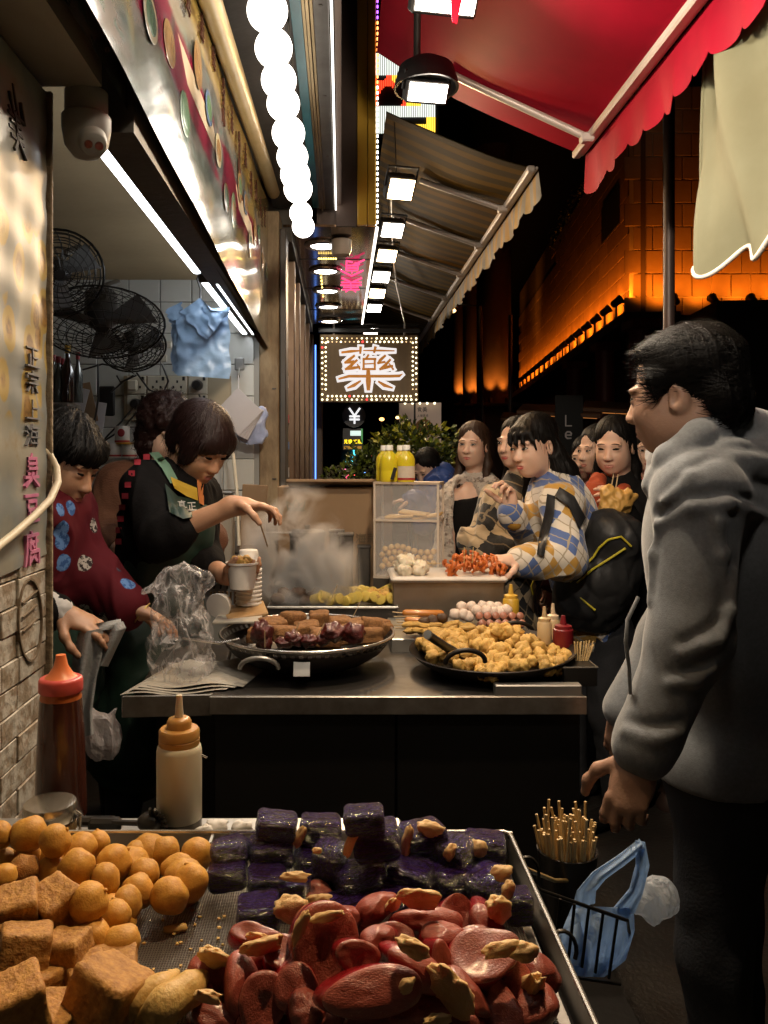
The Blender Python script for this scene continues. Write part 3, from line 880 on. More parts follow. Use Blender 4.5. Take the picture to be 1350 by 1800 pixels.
def stripe_col(N, L, tc, b):
 b.inputs['Roughness'].default_value = .7
 sp = N.new('ShaderNodeSeparateXYZ'); L.new(tc.outputs['Object'], sp.inputs[0])
 f = nmath(N, L, 'FRACT', nmath(N, L, 'MULTIPLY', sp.outputs['Y'], 1 / .12))
 s = nmath(N, L, 'MULTIPLY', nstep(N, L, f, .04, .08), nstep(N, L, f, .56, .52))
 n = nnoise(N, L, tc.outputs['Object'], 5., 5)
 a = nmix(N, L, n, (.15, .12, .085), (.2, .165, .11)); y = nmix(N, L, n, (.26, .13, .006), (.3, .16, .01))
 return nmix(N, L, s, a, y)
stripe_m = node_mat('striped_canvas', stripe_col)
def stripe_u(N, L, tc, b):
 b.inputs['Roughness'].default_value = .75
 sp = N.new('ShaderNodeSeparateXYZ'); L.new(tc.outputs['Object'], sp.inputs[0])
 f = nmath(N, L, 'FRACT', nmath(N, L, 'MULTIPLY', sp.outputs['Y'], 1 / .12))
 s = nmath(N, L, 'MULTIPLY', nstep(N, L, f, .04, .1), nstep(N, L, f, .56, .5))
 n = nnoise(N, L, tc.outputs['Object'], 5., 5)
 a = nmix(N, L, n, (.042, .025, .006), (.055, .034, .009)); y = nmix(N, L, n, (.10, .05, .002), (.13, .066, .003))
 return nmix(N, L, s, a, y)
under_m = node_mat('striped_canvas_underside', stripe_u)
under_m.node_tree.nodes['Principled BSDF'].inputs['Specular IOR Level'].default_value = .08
alu = mat('awning_bar', (.62, .56, .52), .4, .3, col2=(.5, .44, .4), vs=8)
def awning(name, label, y0, y1, xi, zi, xo, zo, m, mv, drop, scal, arms, sag=.03):
 t = thing(name, label, 'awning', ((xi + xo) / 2, (y0 + y1) / 2, zo))
 q = MB()
 def top(off):
  def fn(u, v):
   Y = y0 + (y1 - y0) * u; s = v
   return (xi + (xo - xi) * s, Y, zi + (zo - zi) * s - sag * math.sin(math.pi * s) + off + .004 * math.sin(Y * 5 + s * 7))
  return fn
 ny = int((y1 - y0) * 14)
 q.grid(top(0), ny, 10); q.grid(top(.006), ny, 10)
 q.build('canvas', m, t, 60)
 q = MB(); q.bbox((xo, (y0 + y1) / 2, zo - .006), (.034, y1 - y0 + .03, .03), .006); q.build('front_bar', alu, t, smooth=None)
 q = MB(); q.bbox((xo + .024, (y0 + y1) / 2, zo - .004), (.012, y1 - y0 + .03, .014), .003); q.build('front_bar', alu, t, smooth=None)
 nv = int((y1 - y0) / scal)
 def val(off):
  def fn(u, v):
   Y = y0 + (y1 - y0) * u; ph = (u * nv) % 1.0
   e = drop * (.86 + .14 * math.sqrt(max(0, math.sin(math.pi * ph))))
   return (xo + .033 + off + (.012 * math.sin(Y * 11) + .008 * math.sin(Y * 29 + 1)) * v, Y, zo - .012 - e * v)
  return fn
 q = MB(); q.grid(val(0), nv * 10, 5); q.grid(val(.0015), nv * 10, 5); q.build('valance', mv, t, 80)
 for (ya, xa) in arms:
  s0 = (xa - xi) / (xo - xi)
  z = zi + (zo - zi) * s0 - .045
  q = MB(); q.tube([(xa, ya, z), (xo - .01, ya, zo - .022)], .014, 10); q.build('arm', alu, t)
  q = MB(); q.bbox((xo - .02, ya, zo - .02), (.05, .04, .034), .006); q.build('bracket', alu, t, smooth=None)
 return t
RA = awning('red_awning', 'red canvas awning with scalloped valance and pale metal bars', 1.1, 3.14, .14, 3.05, .93, 2.655, red_m, red_m, .165, .115, [(2.95, .40), (1.5, .4)])
SA = awning('striped_awning', 'striped yellow and grey awning over the pharmacy floodlights', 3.53, 8.9, .2, 2.985, .84, 2.735, under_m, stripe_m, .13, .12, [(4.05, .40), (4.75, .3), (5.5, .3), (6.3, .3), (7.3, .3)], .02)
cl_m = mat('pale_green_cloth', (.26, .26, .17), .8, col2=(.20, .19, .11), vs=3, bump=.15, bs=14, transl=.35)
XCL = 1.0
def clf(off):
 def fn(u, v):
  Y = 1.25 + .94 * u
  ph = ((2.19 - Y) / .17) % 1.0
  zb = 1.965 + .028 * math.cos(2 * math.pi * ph) + .01 * math.sin(Y * 5)
  z = zb + (3.3 - zb) * v
  fold = .03 * math.sin((Y * 17 + v * 4)) * (1 - v * .7) + .025 * math.sin(Y * 31 - v * 9 + 1.4) * (1 - v * .5)
  return (XCL + off + fold * (1 if u < .97 else .2), Y + .02 * math.sin(v * 5) * (u > .9), z)
 return fn
ct = thing('hanging_cloth', 'pale green cloth valance with white scalloped hem', 'cloth', (XCL, 1.7, 1.95))
q = MB(); q.grid(clf(0), 90, 40); q.grid(clf(.002), 90, 40); q.build('cloth_sheet', cl_m, ct, 80)
q = MB(); q.tube([Vector(clf(0)(i / 120, 0)) for i in range(121)], .0065, 6); q.build('hem', mat('white_piping', (.75, .68, .6), .7), ct, 80)
q = MB(); q.tube([Vector(clf(0)(1, i / 20)) for i in range(21)], .005, 6); q.build('side_seam', cl_m, ct, 80)
# floodlights
hous = mat('black_housing', (.02, .019, .018), .5, bump=.1, bs=60)
def flood(label, p, w, h, col, es, power, yaw, tilt, hood=False, wire=None):
 t = thing('floodlight', label, 'floodlight', p, 'floodlights along the awnings')
 R = (Matrix.Rotation(math.radians(yaw), 3, 'Z') @ Matrix.Rotation(math.radians(tilt), 3, 'X'))
 q = MB(); q.bbox(Vector(p) + R @ Vector((0, .028, 0)), (w + .02, .05, h + .02), .006, R); q.build('housing', hous, t, smooth=None)
 q = MB()
 for k in range(5): q.box(Vector(p) + R @ Vector((-w / 2 + w * k / 4, .065, 0)), (.005, .03, h), R)
 q.build('cooling_fin', hous, t, smooth=None)
 q = MB(); pts = [(-w / 2, -h / 2), (w / 2, -h / 2), (w / 2, h / 2), (-w / 2, h / 2)]
 q.prism(pts, (p, R @ X_, R @ Z_, R @ -Y_), .004); q.build('lens', glow('flood_%s' % ('white' if col[2] > .4 else 'warm'), col, es), t, smooth=None)
 q = MB(); q.tube([Vector(p) + R @ Vector((-w / 2 - .015, .03, 0)), Vector(p) + R @ Vector((-w / 2 - .015, .03, h)), Vector(p) + R @ Vector((w / 2 + .015, .03, h)), Vector(p) + R @ Vector((w / 2 + .015, .03, 0))], .006, 6); q.build('yoke', hous, t)
 if hood:
  q = MB(); q.lathe([(.0001, .1), (.05, .095), (.09, .07), (.105, .02), (.108, 0), (.1, 0), (.085, .06), (.0001, .085)], 28, Vector(p) + Vector((0, .05, .035))); q.build('hood', hous, t, 60)
  q = MB(); q.cyl(Vector(p) + Vector((-.03, .06, .11)), (p[0] - .03, p[1] - .02, 3.6), .012); q.build('pole', hous, t)
 if wire:
  q = MB(); q.tube([Vector(p) + Z_ * h * .7 + X_ * -.02, (p[0] - .03, p[1], wire)], .0022, 5); q.build('wire', hous, t)
 la = bpy.data.lights.new('flood_beam', 'AREA'); la.shape = 'RECTANGLE'; la.size = w * .9; la.size_y = h * .9
 la.energy = power; la.color = col; la.spread = math.radians(150 if tilt != 6 else 100)
 lo = bpy.data.objects.new('flood_beam', la); COL.objects.link(lo); lo.parent = t
 lo.location = R @ Vector((0, -.008, 0)); lo.rotation_euler = (R @ rotm(-90, 0, 0)).to_euler()
 return t
WARM, WHITE = (1., .58, .22), (1., .84, .64)
fl = [(None, Vector((.27, .4, 2.65)), 0, .15, .07, (1., .88, .74), 18), (None, Vector((.27, 1.5, 2.65)), 0, .15, .07, (1., .80, .55), 26), (None, Vector((.27, .95, 2.65)), 0, .15, .07, (1., .7, .38), 36), (785, -4, 2.09, .16, .07, WHITE, 22), (752, 163, 2.6, .125, .055, WHITE, 22), (705, 333, 3.56, .11, .09, WARM, 16), (690, 405, 4.2, .11, .075, WHITE, 10),  # floods given as Vector are unseen, added to light trays, crowd and man
  (680, 450, 4.73, .11, .075, WARM, 10), (670, 487, 5.28, .11, .075, WHITE, 9), (663, 516, 5.81, .11, .07, WARM, 9), (658, 542, 6.39, .11, .065, WHITE, 8), (652, 582, 7.5, .13, .06, WHITE, 8)]
desc = ['white floodlight above the picture edge, over the front counter', 'white floodlight nearest above the snack trays', 'warm floodlight above the front counter edge', 'white floodlight under the red awning, its lens cut by a red flap', 'white floodlight under a black hood on a pole', 'warm yellow floodlight, largest below the striped awning', 'white floodlight hanging on a wire behind the big warm one',
  'warm floodlight, third under the striped awning', 'white floodlight, fourth under the striped awning', 'warm floodlight, fifth under the striped awning', 'white floodlight, sixth under the striped awning', 'white floodlight just above the medicine sign']
for k, (px, py, Y, w, h, c, pw) in enumerate(fl):
 flood(desc[k], P(px, py, Y) if px is not None else py, w, h, c, 60 if c is WHITE else 45, pw, (14 if k > 4 else 10) if px is not None else (172, 162, -20)[k], (42 if k > 4 else 38) if k > 1 else (6, 48)[k], hood=(k == 4), wire=2.95 if k > 4 else None)
q = MB(); p = P(795, 12, 2.06); q.prism([(-.005, .03), (.03, .04), (.012, -.045), (.0, -.04)], (p, X_, Z_, Y_), .004)
q.build('red_flap', red_m, None, None, 'small loose red canvas flap hanging before the topmost floodlight', 'flap')
# LED board seen above the striped awning
def matrix_board(t, x0, z0, w, h, step, Y, colour_fn, r):
 by = {}
 nx, nz = int(w / step), int(h / step)
 for i in range(nx):
  for j in range(nz):
   c = colour_fn(i / nx, j / nz)
   if c: by.setdefault(c, []).append((x0 + i * step, z0 + j * step))
 return by
YB = 7.2
p0 = P(655, 232, YB); p1 = P(770, 90, YB)
bt = thing('led_board', 'red and yellow LED matrix board between the two awnings', 'LED board', ((p0.x + p1.x) / 2, YB, p0.z))
box('board_panel', hous, ((p0.x + p1.x) / 2, YB + .06, (p0.z + p1.z) / 2), (p1.x - p0.x + .02, .08, p1.z - p0.z + .02), bt)
def lc(u, v):
 s = math.sin(u * 9 + v * 5) + math.sin(v * 14 - u * 4) * .8
 if .32 < v < .72 and u < .75:
  return 'y' if s > .55 else ('r' if s > -.3 else None)
 if v < .2 and u > .45: return 'y' if (v < .1 or u > .85) else None
 return 'w'
LEDM = {'y': glow('led_yellow', (1, .6, .05), 2.2), 'r': glow('led_red', (1, .06, .02), 2.0), 'w': glow('led_dim_white', (.9, .95, .85), 1.2)}
for c, pts in matrix_board(bt, p0.x, p0.z, p1.x - p0.x, p1.z - p0.z, .0165, YB, lc, .004).items():
 q = MB()
 for (x, z) in pts: q.box((x, YB + .012, z), (.009, .012, .013))
 q.build('led_matrix', LEDM[c], bt, smooth=None, kind='stuff')
# medicine sign
YS = 6.9
a, b = P(562, 707, YS), P(736, 588, YS)
sg = thing('medicine_sign', 'hanging brown signboard with orange medicine character and bulb border', 'sign', ((a.x + b.x) / 2, YS, a.z))
sign_m = mat('brushed_brown_sign', (.17, .11, .05), .42, .35, col2=(.11, .07, .035), vs=3, stretch=(4, 1, .4))
box('board_panel', sign_m, ((a.x + b.x) / 2, YS + .05, (a.z + b.z) / 2), (b.x - a.x, .1, b.z - a.z), sg, bev=.006)
sc_ = YS / (5.625 * F)
K = [[(235,280),(320,270,.9),(420,262,.6)],[(445,262,.5),(600,262,.6),(745,265,.5)],[(415,235,1.3),(412,285,.9)],[(560,235,1.3),(550,275,1)],
 [(350,315),(300,355),(265,380)],[(265,380),(330,375),(345,370)],[(375,360),(320,410),(270,445)],[(270,445),(340,435),(400,425)],[(385,400,.6),(405,440,.9)],
 [(490,310),(470,340)],[(445,345),(445,440)],[(445,345),(560,345)],[(555,345),(555,440)],[(445,395,.6),(555,390,.6)],[(440,445),(555,445)],
 [(655,315),(610,355),(590,385)],[(590,385),(650,375)],[(705,355),(655,410),(610,445)],[(610,445),(680,425),(725,415)],[(700,395,.6),(735,445,.9)],
 [(205,540,.9),(300,515,.9),(480,515,.9),(700,515,.9),(800,512,.9),(825,495,.4)],[(490,465,1.6),(492,560,1.7),(492,640,1.5)],[(410,565,.8),(350,605,1.1),(290,630,.7)],[(595,570,.8),(650,605,1.1),(725,630,.7)]]
o = P(560, 570, YS)
KL = [[(p[0], -p[1], p[2] if len(p) > 2 else 1.) for p in l] for l in K]
q = MB(); q.strokes([[(x, y, .62 + (w - 1) * .35 + .38) for x, y, w in l] for l in KL], (o + -Y_ * .001, X_, Z_, -Y_), 88 * sc_, .008, 0, sc_)
q.build('character_outline', glow('sign_white', (1, .93, .9), .75), sg, smooth=None)
q = MB(); q.strokes(KL, (o + -Y_ * .011, X_, Z_, -Y_), 31 * sc_, .006, 0, sc_)
q.build('character', mat('sign_orange', (.7, .24, .01), .4, emit=(1, .32, .01), es=.42), sg, smooth=None)
bw, bs_, br = glow('bulb_warm', (1, .88, .55), 6.), glow('bulb_dim', (1, .7, .35), 1.2), glow('bulb_red', (1, .05, .05), 2.5)
RND.seed(5)
W_, H_ = b.x - a.x, b.z - a.z
spots = []
for row, ins in ((0, .022), (1, .052)):
 nx = 20
 for i in range(nx):
  x = a.x + ins + (W_ - 2 * ins) * ((i + .5 * row) / (nx - 1 + .5 * row * 0) if row == 0 else (i + .5) / nx)
  spots += [(x, b.z - ins - .012, i), (x, a.z + ins, i)]
 nz = 13
 for i in range(1, nz - 1):
  z = a.z + ins + (H_ - 2 * ins) * (i + (.5 if row else 0)) / (nz - 1)
  spots += [(a.x + ins, z, i), (b.x - ins, z, i)]
pro = {}
for (x, z, i) in spots:
 mm = RND.choices([bw, bs_, br], [.78, .19, .03])[0]
 if (i in (4, 5, 6) and z > a.z + H_ * .8): mm = bs_
 if mm.name not in pro:
  q = MB(); q.ell((0, 0, 0), (.0085, .0085, .0085), 8, 6); e = q.build('bulb', mm, None, origin=(0, 0, 0)); e.parent = sg; e.location = Vector((x, YS - .006, z)) - WLOC[sg.name]; pro[mm.name] = e
 else: piece(pro[mm.name], 'bulb', (x, YS - .006, z), (0, 0, 0), .75 if mm is bs_ else U(.9, 1.1), parent=sg)
q = MB(); q.box(((a.x + b.x) / 2, YS + .05, b.z + .04), (W_ + .02, .06, .03)); q.build('hanger_rail', hous, sg, smooth=None)
for x in (a.x + .12, b.x - .12):
 q = MB(); q.tube([(x, YS + .05, b.z), (x, YS + .05, b.z + .1)], .008, 8); q.build('hook', alu, sg)
q = MB(); q.tube([P(712, 572, YS), P(697, 500, 6.0), P(690, 440, 5.2), P(686, 300, 4.0)], .006, 6); q.build('stay_wire', alu, sg)
q = MB(); q.tube([P(560, 577, YS + .1), P(735, 571, YS + .1)], .018, 10); q.build('sign_pipe', hous, None, 60, 'dark steel pipe carrying the medicine signboard', 'pipe')
# exchange sign and LED ticker
YE = 8.0
p = P(622, 731, YE); r = 20.5 / F * YE
ex = thing('exchange_sign', 'round black exchange sign with white yen symbol above LED ticker', 'sign', (p.x, p.y, p.z - r))
q = MB(); q.lathe([(.0001, 0), (r, 0), (r, .05), (.0001, .05)], 36, p, rotm(90, 0, 0)); q.build('disc', mat('sign_black', (.03, .03, .032), .4), ex)
q = MB(); write(q, '¥', fr(p + Vector((-r * .55, -.052, -r * .62))), r * 1.2, 1.9, .008); q.build('yen_symbol', glow('yen_white', (1, 1, 1), .8), ex, smooth=None)
p = P(620, 772, YE + .1)
tk = thing('led_ticker', 'small yellow exchange LED ticker below the round yen sign', 'LED sign', (p.x, p.y, p.z - .2))
box('ticker_panel', mat('sign_black', (.03, .03, .032), .4), p, (.2, .04, .22), tk)
q = MB()
for k, ch in enumerate(('兌', '換', '汇', '款')):
 write(q, ch, fr(p + Vector((-.09 + .045 * k + (.006 if k > 1 else 0), -.024, -.045))), .04, 1.5, .004)
q.build('ticker_lettering', glow('ticker_yellow', (1, .7, .02), 2.), tk, smooth=None)
q = MB(); q.box(p + Vector((.03, -.023, .06)), (.11, .006, .05)); q.build('lit_label', glow('label_white', (.8, 1, .9), .8), tk, smooth=None)
q = MB(); q.box(p + Vector((.092, -.0235, .03)), (.018, .006, .15)); q.build('lit_label', glow('label_green', (.2, .6, .2), .35), tk, smooth=None)
q = MB(); q.box(p + Vector((0, -.0235, -.085)), (.18, .006, .028)); q.build('lit_label', glow('label_orange', (.6, .3, .05), .5), tk, smooth=None)
p = P(614, 801, 14)
nj = thing('neon_sign', 'turquoise neon hook letter down the street', 'neon sign', (p.x, p.y, p.z - .2))
q = MB(); write(q, 'J', fr(p + Vector((-.1, 0, -.12))), .26, 2., .02); q.build('neon_letter', glow('neon_cyan', (.1, .75, .9), 1.6), nj, smooth=None)
q = MB(); q.box(p + Vector((0, .03, -.02)), (.3, .03, .34)); q.build('backing', mat('neon_back', (.02, .05, .06), .5), nj, smooth=None)
RND.seed(12)
for k, (px, py, c, s) in enumerate([(612, 838, (1, .1, .2), .06), (606, 848, (1, .4, .5), .07), (625, 835, (1, .08, .08), .05), (640, 830, (.2, .4, 1), .03), (654, 800, (1, .1, .1), .035), (649, 804, (.3, .6, 1), .025), (604, 826, (.9, .2, .4), .06), (616, 850, (1, .2, .1), .05), (671, 737, (1, .5, .15), .06), (699, 734, (1, .6, .25), .05), (632, 778, (1, .7, .3), .035)]):
 p = P(px, py, 16 + k * .3)
 t = thing('street_lamp' if k in (8, 9, 10) else 'neon_light', 'tiny %s light glowing far down the street%s' % (('crimson', 'pink', 'red', 'blue', 'bright red', 'pale blue', 'rose', 'scarlet', 'orange', 'amber', 'yellow')[k], ', beside the turquoise neon' if k in (0, 1, 2, 6, 7) else (' in front of the bush' if k in (3, 4, 5) else ' above the bush')), 'light', p)
 q = MB(); q.ell(p, (s, s * .5, s * .7), 10, 6); q.build('lamp_glass', glow('far_light_%d' % k, c, 3.), t)
 q = MB(); q.cyl(p + Y_ * .1 - Z_ * 1.2, p + Y_ * .1, .02, n=6); q.build('lamp_post', hous, t)
p = P(794, 546, 13.5)
t = thing('street_lamp', 'orange street lamp glowing beside the far end of striped awning', 'street lamp', p)
q = MB(); q.ell(p, (.075, .06, .04), 12, 8); q.build('lamp_glass', glow('sodium', (1, .55, .2), 9.), t)
q = MB(); q.tube([p + Vector((0, 0, .04)), p + Vector((.15, .1, .12)), p + Vector((.5, .1, .1)), p + Vector((.6, .1, -4.5))], .03, 6); q.build('lamp_post', hous, t)
YP = 9.
pa, pb = P(702, 800, YP), P(775, 708, YP)
ps = thing('lit_poster', 'lit pale food poster standing behind the bush with bulbs along top', 'poster', ((pa.x + pb.x) / 2, YP, pa.z))
box('poster_board', mat('poster_cream', (.6, .45, .36), .5, emit=(.9, .62, .45), es=.22), ((pa.x + pb.x) / 2, YP, (pa.z + pb.z) / 2), (pb.x - pa.x, .06, pb.z - pa.z), ps)
p = P(745, 752, YP - .035)
q = MB(); q.lathe([(.0001, 0), (.1, 0), (.1, .01), (.0001, .01)], 24, p, rotm(90, 0, 0)); q.build('dish_picture', mat('dish_print', (.35, .13, .04), .5, col2=(.5, .25, .05), vs=14), ps)
q = MB(); q.box(P(729, 750, YP - .035), (.02, .012, pb.z - pa.z)); q.build('poster_divider', hous, ps, smooth=None)
q = MB(); write(q, '食美', fr(P(733, 724, YP - .032)), .055, 1.2, .004); write(q, '上海美食', fr(P(733, 733, YP - .032)), .03, 1., .004); q.build('poster_lettering', mat('dark_ink', (.05, .045, .04), .5), ps, smooth=None)
for k in range(5):
 p = P(712 + 13 * k, 709, YP - .08)
 q = MB(); q.ell(p, (.013, .013, .013), 8, 6); q.build('bulb', bw, ps)
# bush
def leaf_bush(name, label, c, rad, n, m1, trunk_to, seed, cat='bush', ls=.045):
 RND.seed(seed)
 t = thing(name, label, cat, (c[0], c[1], trunk_to))
 q = MB()
 for i in range(n):
  a, zz = U(0, 2 * math.pi), U(-1, 1); rr = (U(.25, 1)) ** .4
  s = math.sqrt(1 - zz * zz)
  lump = 1 + .22 * math.sin(a * 3 + seed) + .15 * math.sin(zz * 6 + a * 5)
  p = Vector(c) + Vector((s * math.cos(a) * rad[0], s * math.sin(a) * rad[1], zz * rad[2])) * rr * lump
  d = (p - Vector(c)).normalized() * .6 + Vector((U(-1, 1), U(-1, 1), U(-.3, 1)))
  sd, up, d = frame_from(d, Vector((U(-1, 1), U(-1, 1), U(.2, 1))))
  L = ls * U(.7, 1.3); w = L * .3
  q.add([p, p + d * L * .5 + sd * w + up * .006, p + d * L, p + d * L * .5 - sd * w + up * .006, p + d * L * .5 - up * .004], [(0, 4, 2, 1), (0, 3, 2, 4)], i % len(m1))
 q.build('foliage', m1, t, 80, kind='stuff')
 q = MB()
 for k in range(5):
  a = k * 1.256
  q.tube([(c[0], c[1], trunk_to), (c[0] + .05 * math.cos(a), c[1] + .05 * math.sin(a), c[2] - rad[2] * .7), (c[0] + rad[0] * .6 * math.cos(a), c[1] + rad[1] * .6 * math.sin(a), c[2] + U(-.2, .5) * rad[2])], [.014, .01, .004], 6)
 q.build('stem', mat('bark', (.08, .06, .04), .8), t)
 return t
lf = [mat('leaf_green', (.14, .18, .02), .35, rnd=.1), mat('leaf_yellow_green', (.36, .34, .03), .35), mat('leaf_dark', (.03, .045, .01), .4)]
leaf_bush('leafy_bush', 'glossy yellow green bush behind the juice bottles', P(725, 792, 5.6), (.29, .22, .19), 1500, lf, .12, 2, ls=.05)
leaf_bush('leafy_bush', 'dark smaller shrub between the shopfront and juice bottles', P(640, 822, 5.4), (.13, .12, .14), 420, [MATS['leaf_dark'], MATS['leaf_green']], .12, 5, ls=.04)
leaf_bush('potted_shrub', 'thin pale shrub at the foot of the beige pilaster', P(590, 838, 5.2), (.09, .09, .07), 160, [mat('leaf_grey', (.14, .13, .07), .5), MATS['leaf_green']], .12, 9, ls=.035)
# brick building across the street
stone = mat('glazed_stone_tile', (.34, .21, .12), .55, col2=(.24, .14, .075), vs=5, rnd=.14, bump=.15, bs=30)
stone2 = mat('pale_stone_tile', (.42, .27, .16), .55, col2=(.32, .2, .11), vs=5, rnd=.12, bump=.15, bs=30)
mort = mat('dark_mortar', (.10, .06, .04), .9)
light_mort = mat('pale_mortar', (.55, .42, .3), .9)
bd = thing('tiled_building', 'long tiled building across the street lit by orange uplights', 'building', (4.2, 12, 0))
DX = .103
def wx(Y): return 3.79 + DX * (Y - 10)
ang = math.atan2(1, DX) - math.pi / 2       # rotation of the wall about z
L0, L1 = 10.19, 23.0
ud = Vector((DX, 1, 0)).normalized(); nrm = Vector((-1, DX, 0)).normalized()
def wbox(name, m, Y0, Y1, z0, z1, t0, t1):
 """slab along the slanted wall, from offset t0 to t1 away from the street face"""
 p0, p1 = Vector((wx(Y0), Y0, 0)), Vector((wx(Y1), Y1, 0))
 q = MB()
 vs = [p0 - nrm * t0, p1 - nrm * t0, p1 - nrm * t1, p0 - nrm * t1]
 q.add([v + Z_ * z0 for v in vs] + [v + Z_ * z1 for v in vs], [(0, 1, 2, 3), (7, 6, 5, 4), (1, 0, 4, 5), (2, 1, 5, 6), (3, 2, 6, 7), (0, 3, 7, 4)])
 return q.build(name, m, bd, smooth=None)
ZL = 3.2
wbox('wall', mort, L0, L1, ZL, 6.2, .02, .08)
wbox('ledge', mat('dark_ledge', (.08, .05, .035), .7), 9.5, L1, ZL - .13, ZL - .004, -.36, .3)
wbox('lower_wall', mat('dark_shop_wall', (.02, .015, .013), .7, col2=(.035, .022, .018), vs=2), 8.2, L1 + 3, 0, ZL - .135, .25, 1.2)
cm = MB(); cm.bbox((0, 0, 0), (.02, 1.16, .245), .004); t2 = None
Rz = math.atan2(-DX, 1)
nt = 0
for r in range(11):
 z = ZL + .13 + .255 * r
 y = L0 + .6 - (.58 if r % 2 else 0)
 if z > 99: y -= 0
 while y < L1 - .5:
  if y < L0 + .2 and z < 99: y += 1.17; continue
  if y > 17 and r > 8: break
  p = Vector((wx(y), y, z)) - nrm * .013
  if t2 is None:
   t2 = cm.build('stone_tile', stone, None, None, origin=(0, 0, 0)); t2.parent = bd; t2.location = p - WLOC[bd.name]; t2.rotation_euler = (0, 0, Rz)
  else: piece(t2, 'stone_tile', p, (0, U(-.008, .008), Rz), parent=bd)
  y += 1.17; nt += 1
q = MB(); q.box((6.0, 10.36, 4.4), (4.4, .3, 3.6)); q.build('wall', light_mort, bd, smooth=None)
q = MB(); q.box((5.8, 9.95, ZL - .07), (4.2, .5, .126)); q.build('ledge', MATS['dark_ledge'], bd, smooth=None)
q = MB(); q.box((5.8, 10.2, 1.5), (4.2, .3, 3.0)); q.build('lower_wall', MATS['dark_shop_wall'], bd, smooth=None)
sm = MB(); sm.bbox((0, 0, 0), (.235, .02, .285), .004); t3 = None
for r in range(10):
 z = ZL + .16 + .3 * r
 for c in range(13):
  p = Vector((3.74 + .25 * c + (.12 if r % 2 else 0), 10.2, z))
  if t3 is None:
   t3 = sm.build('stone_tile', stone2, None, None, origin=(0, 0, 0)); t3.parent = bd; t3.location = p - WLOC[bd.name]
  else: piece(t3, 'stone_tile', p, (U(-.01, .01), 0, 0), parent=bd)
for (Y, z) in ((11.2, 4.75),):
 wbox('vent_plate', hous, Y, Y + 1.1, z, z + .55, -.012, .0)
amber = (1., .235, .010)
lens_m = glow('amber_lens', (1., .45, .05), 12.)
def uplight(p, aim, label, power, main):
 t = thing('uplight', label, 'uplight', p, 'orange uplights on the ledge')
 q = MB(); q.cyl(p, p + Z_ * .17, .014, n=8); q.box(p + Z_ * .005, (.05, .05, .01)); q.build('stand', hous, t, smooth=None)
 d = (Vector(aim)).normalized(); h = p + Z_ * .2
 q = MB(); q.tube([h - d * .07, h - d * .05, h + d * .03, h + d * .075], [.03, .045, .05, .062], 12, caps=False); q.tube([h - d * .072, h - d * .07], [.001, .03], 12); q.build('lamp_head', hous, t)
 q = MB(); q.tube([h + d * .03, h + d * .031], [.001, .048], 12, caps=False); q.build('lens', lens_m, t)
 if main:
  la = bpy.data.lights.new('uplight_beam', 'SPOT'); la.energy = power; la.color = amber; la.spot_size = math.radians(118); la.spot_blend = 1.; la.shadow_soft_size = .04
  lo = bpy.data.objects.new('uplight_beam', la); COL.objects.link(lo); lo.parent = t
  lo.location = Z_ * .2 + d * .08
  lo.rotation_euler = d.to_track_quat('-Z', 'Y').to_euler()
 return t
for k in range(20):
 Y = 9.95 + .62 * k + .004 * k * k
 p = Vector((wx(Y), Y, ZL)) + nrm * .34
 nth = ['at the building corner', 'second from the building corner', 'third from the building corner', 'fourth from the building corner', 'fifth from the building corner'][k] if k < 5 else ('at the far end of the row' if k == 19 else 'in the receding run of the row')
 uplight(p, -nrm * .8 + Z_ * .6, 'black uplight on the ledge of tiled wall, ' + nth, 85 if k < 9 else 65, True)
for k in range(7):
 p = Vector((4.12 + .48 * k, 9.83, ZL - .005))
 uplight(p, (-.05, .7, .6), 'black uplight before the front facing wall, %s' % ('beside the street pole', 'second past the street pole', 'third past the street pole', 'fourth past the street pole', 'fifth past the street pole', 'sixth past the street pole', 'last past the street pole')[k], 30, True)
# dim frontage under the ledge
wine = mat('dark_red_paint', (.12, .012, .01), .5)
for k, Y in enumerate((9.2, 11.0, 13.2)):
 p = Vector((wx(Y) - .25, Y, 0))
 t = thing('red_pillar', 'dark red round pillar of the arcade, %s' % ('beside the vertical banner', 'second along the arcade', 'third along the arcade')[k], 'pillar', p)
 q = MB(); q.cyl(p, p + Z_ * 2.95, .13, n=20); q.build('shaft', wine, t)
 q = MB(); q.bbox(p + Z_ * 2.98, (.34, .34, .12), .02); q.build('capital', wine, t, smooth=None)
p = P(1000, 760, 8.6)
t = thing('vertical_banner', 'black vertical banner with pale letters hanging under the ledge', 'banner', p - Z_ * .4)
box('banner_cloth', hous, p, (.3, .02, .8), t)
q = MB(); write(q, 'Le', fr(p + Vector((-.06, -.012, .07))), .11, 1.6, .004, gap=1.25, vertical=True); q.build('banner_lettering', mat('pale_print', (.5, .45, .4), .5, emit=(.5, .4, .35), es=.12), t, smooth=None)
for k, (px, py, Y, w, rz) in enumerate(((985, 722, 8.9, .9, -20), (940, 735, 11., .9, -14), (1075, 716, 8.8, .6, -20))):
 p = P(px, py, Y)
 t = thing('arcade_canopy', ('worn brown canopy board above the vertical banner', 'narrow rusty canopy board past the seated crowd', 'short canopy board beside the hooded man')[k], 'canopy', p)
 q = MB(); q.bbox(p, (w, .5, .05), .01, rotm(12, 4, rz)); q.build('canopy_board', mat('rusty_board', (.2, .09, .04), .6, col2=(.1, .04, .02), vs=6), t, smooth=None)
 q = MB(); q.box(p + Vector((0, -.1, -.06)), (w * .8, .02, .03), rotm(0, 4, rz)); q.build('lamp_strip', glow('dim_amber', (1, .35, .08), .5), t, smooth=None)
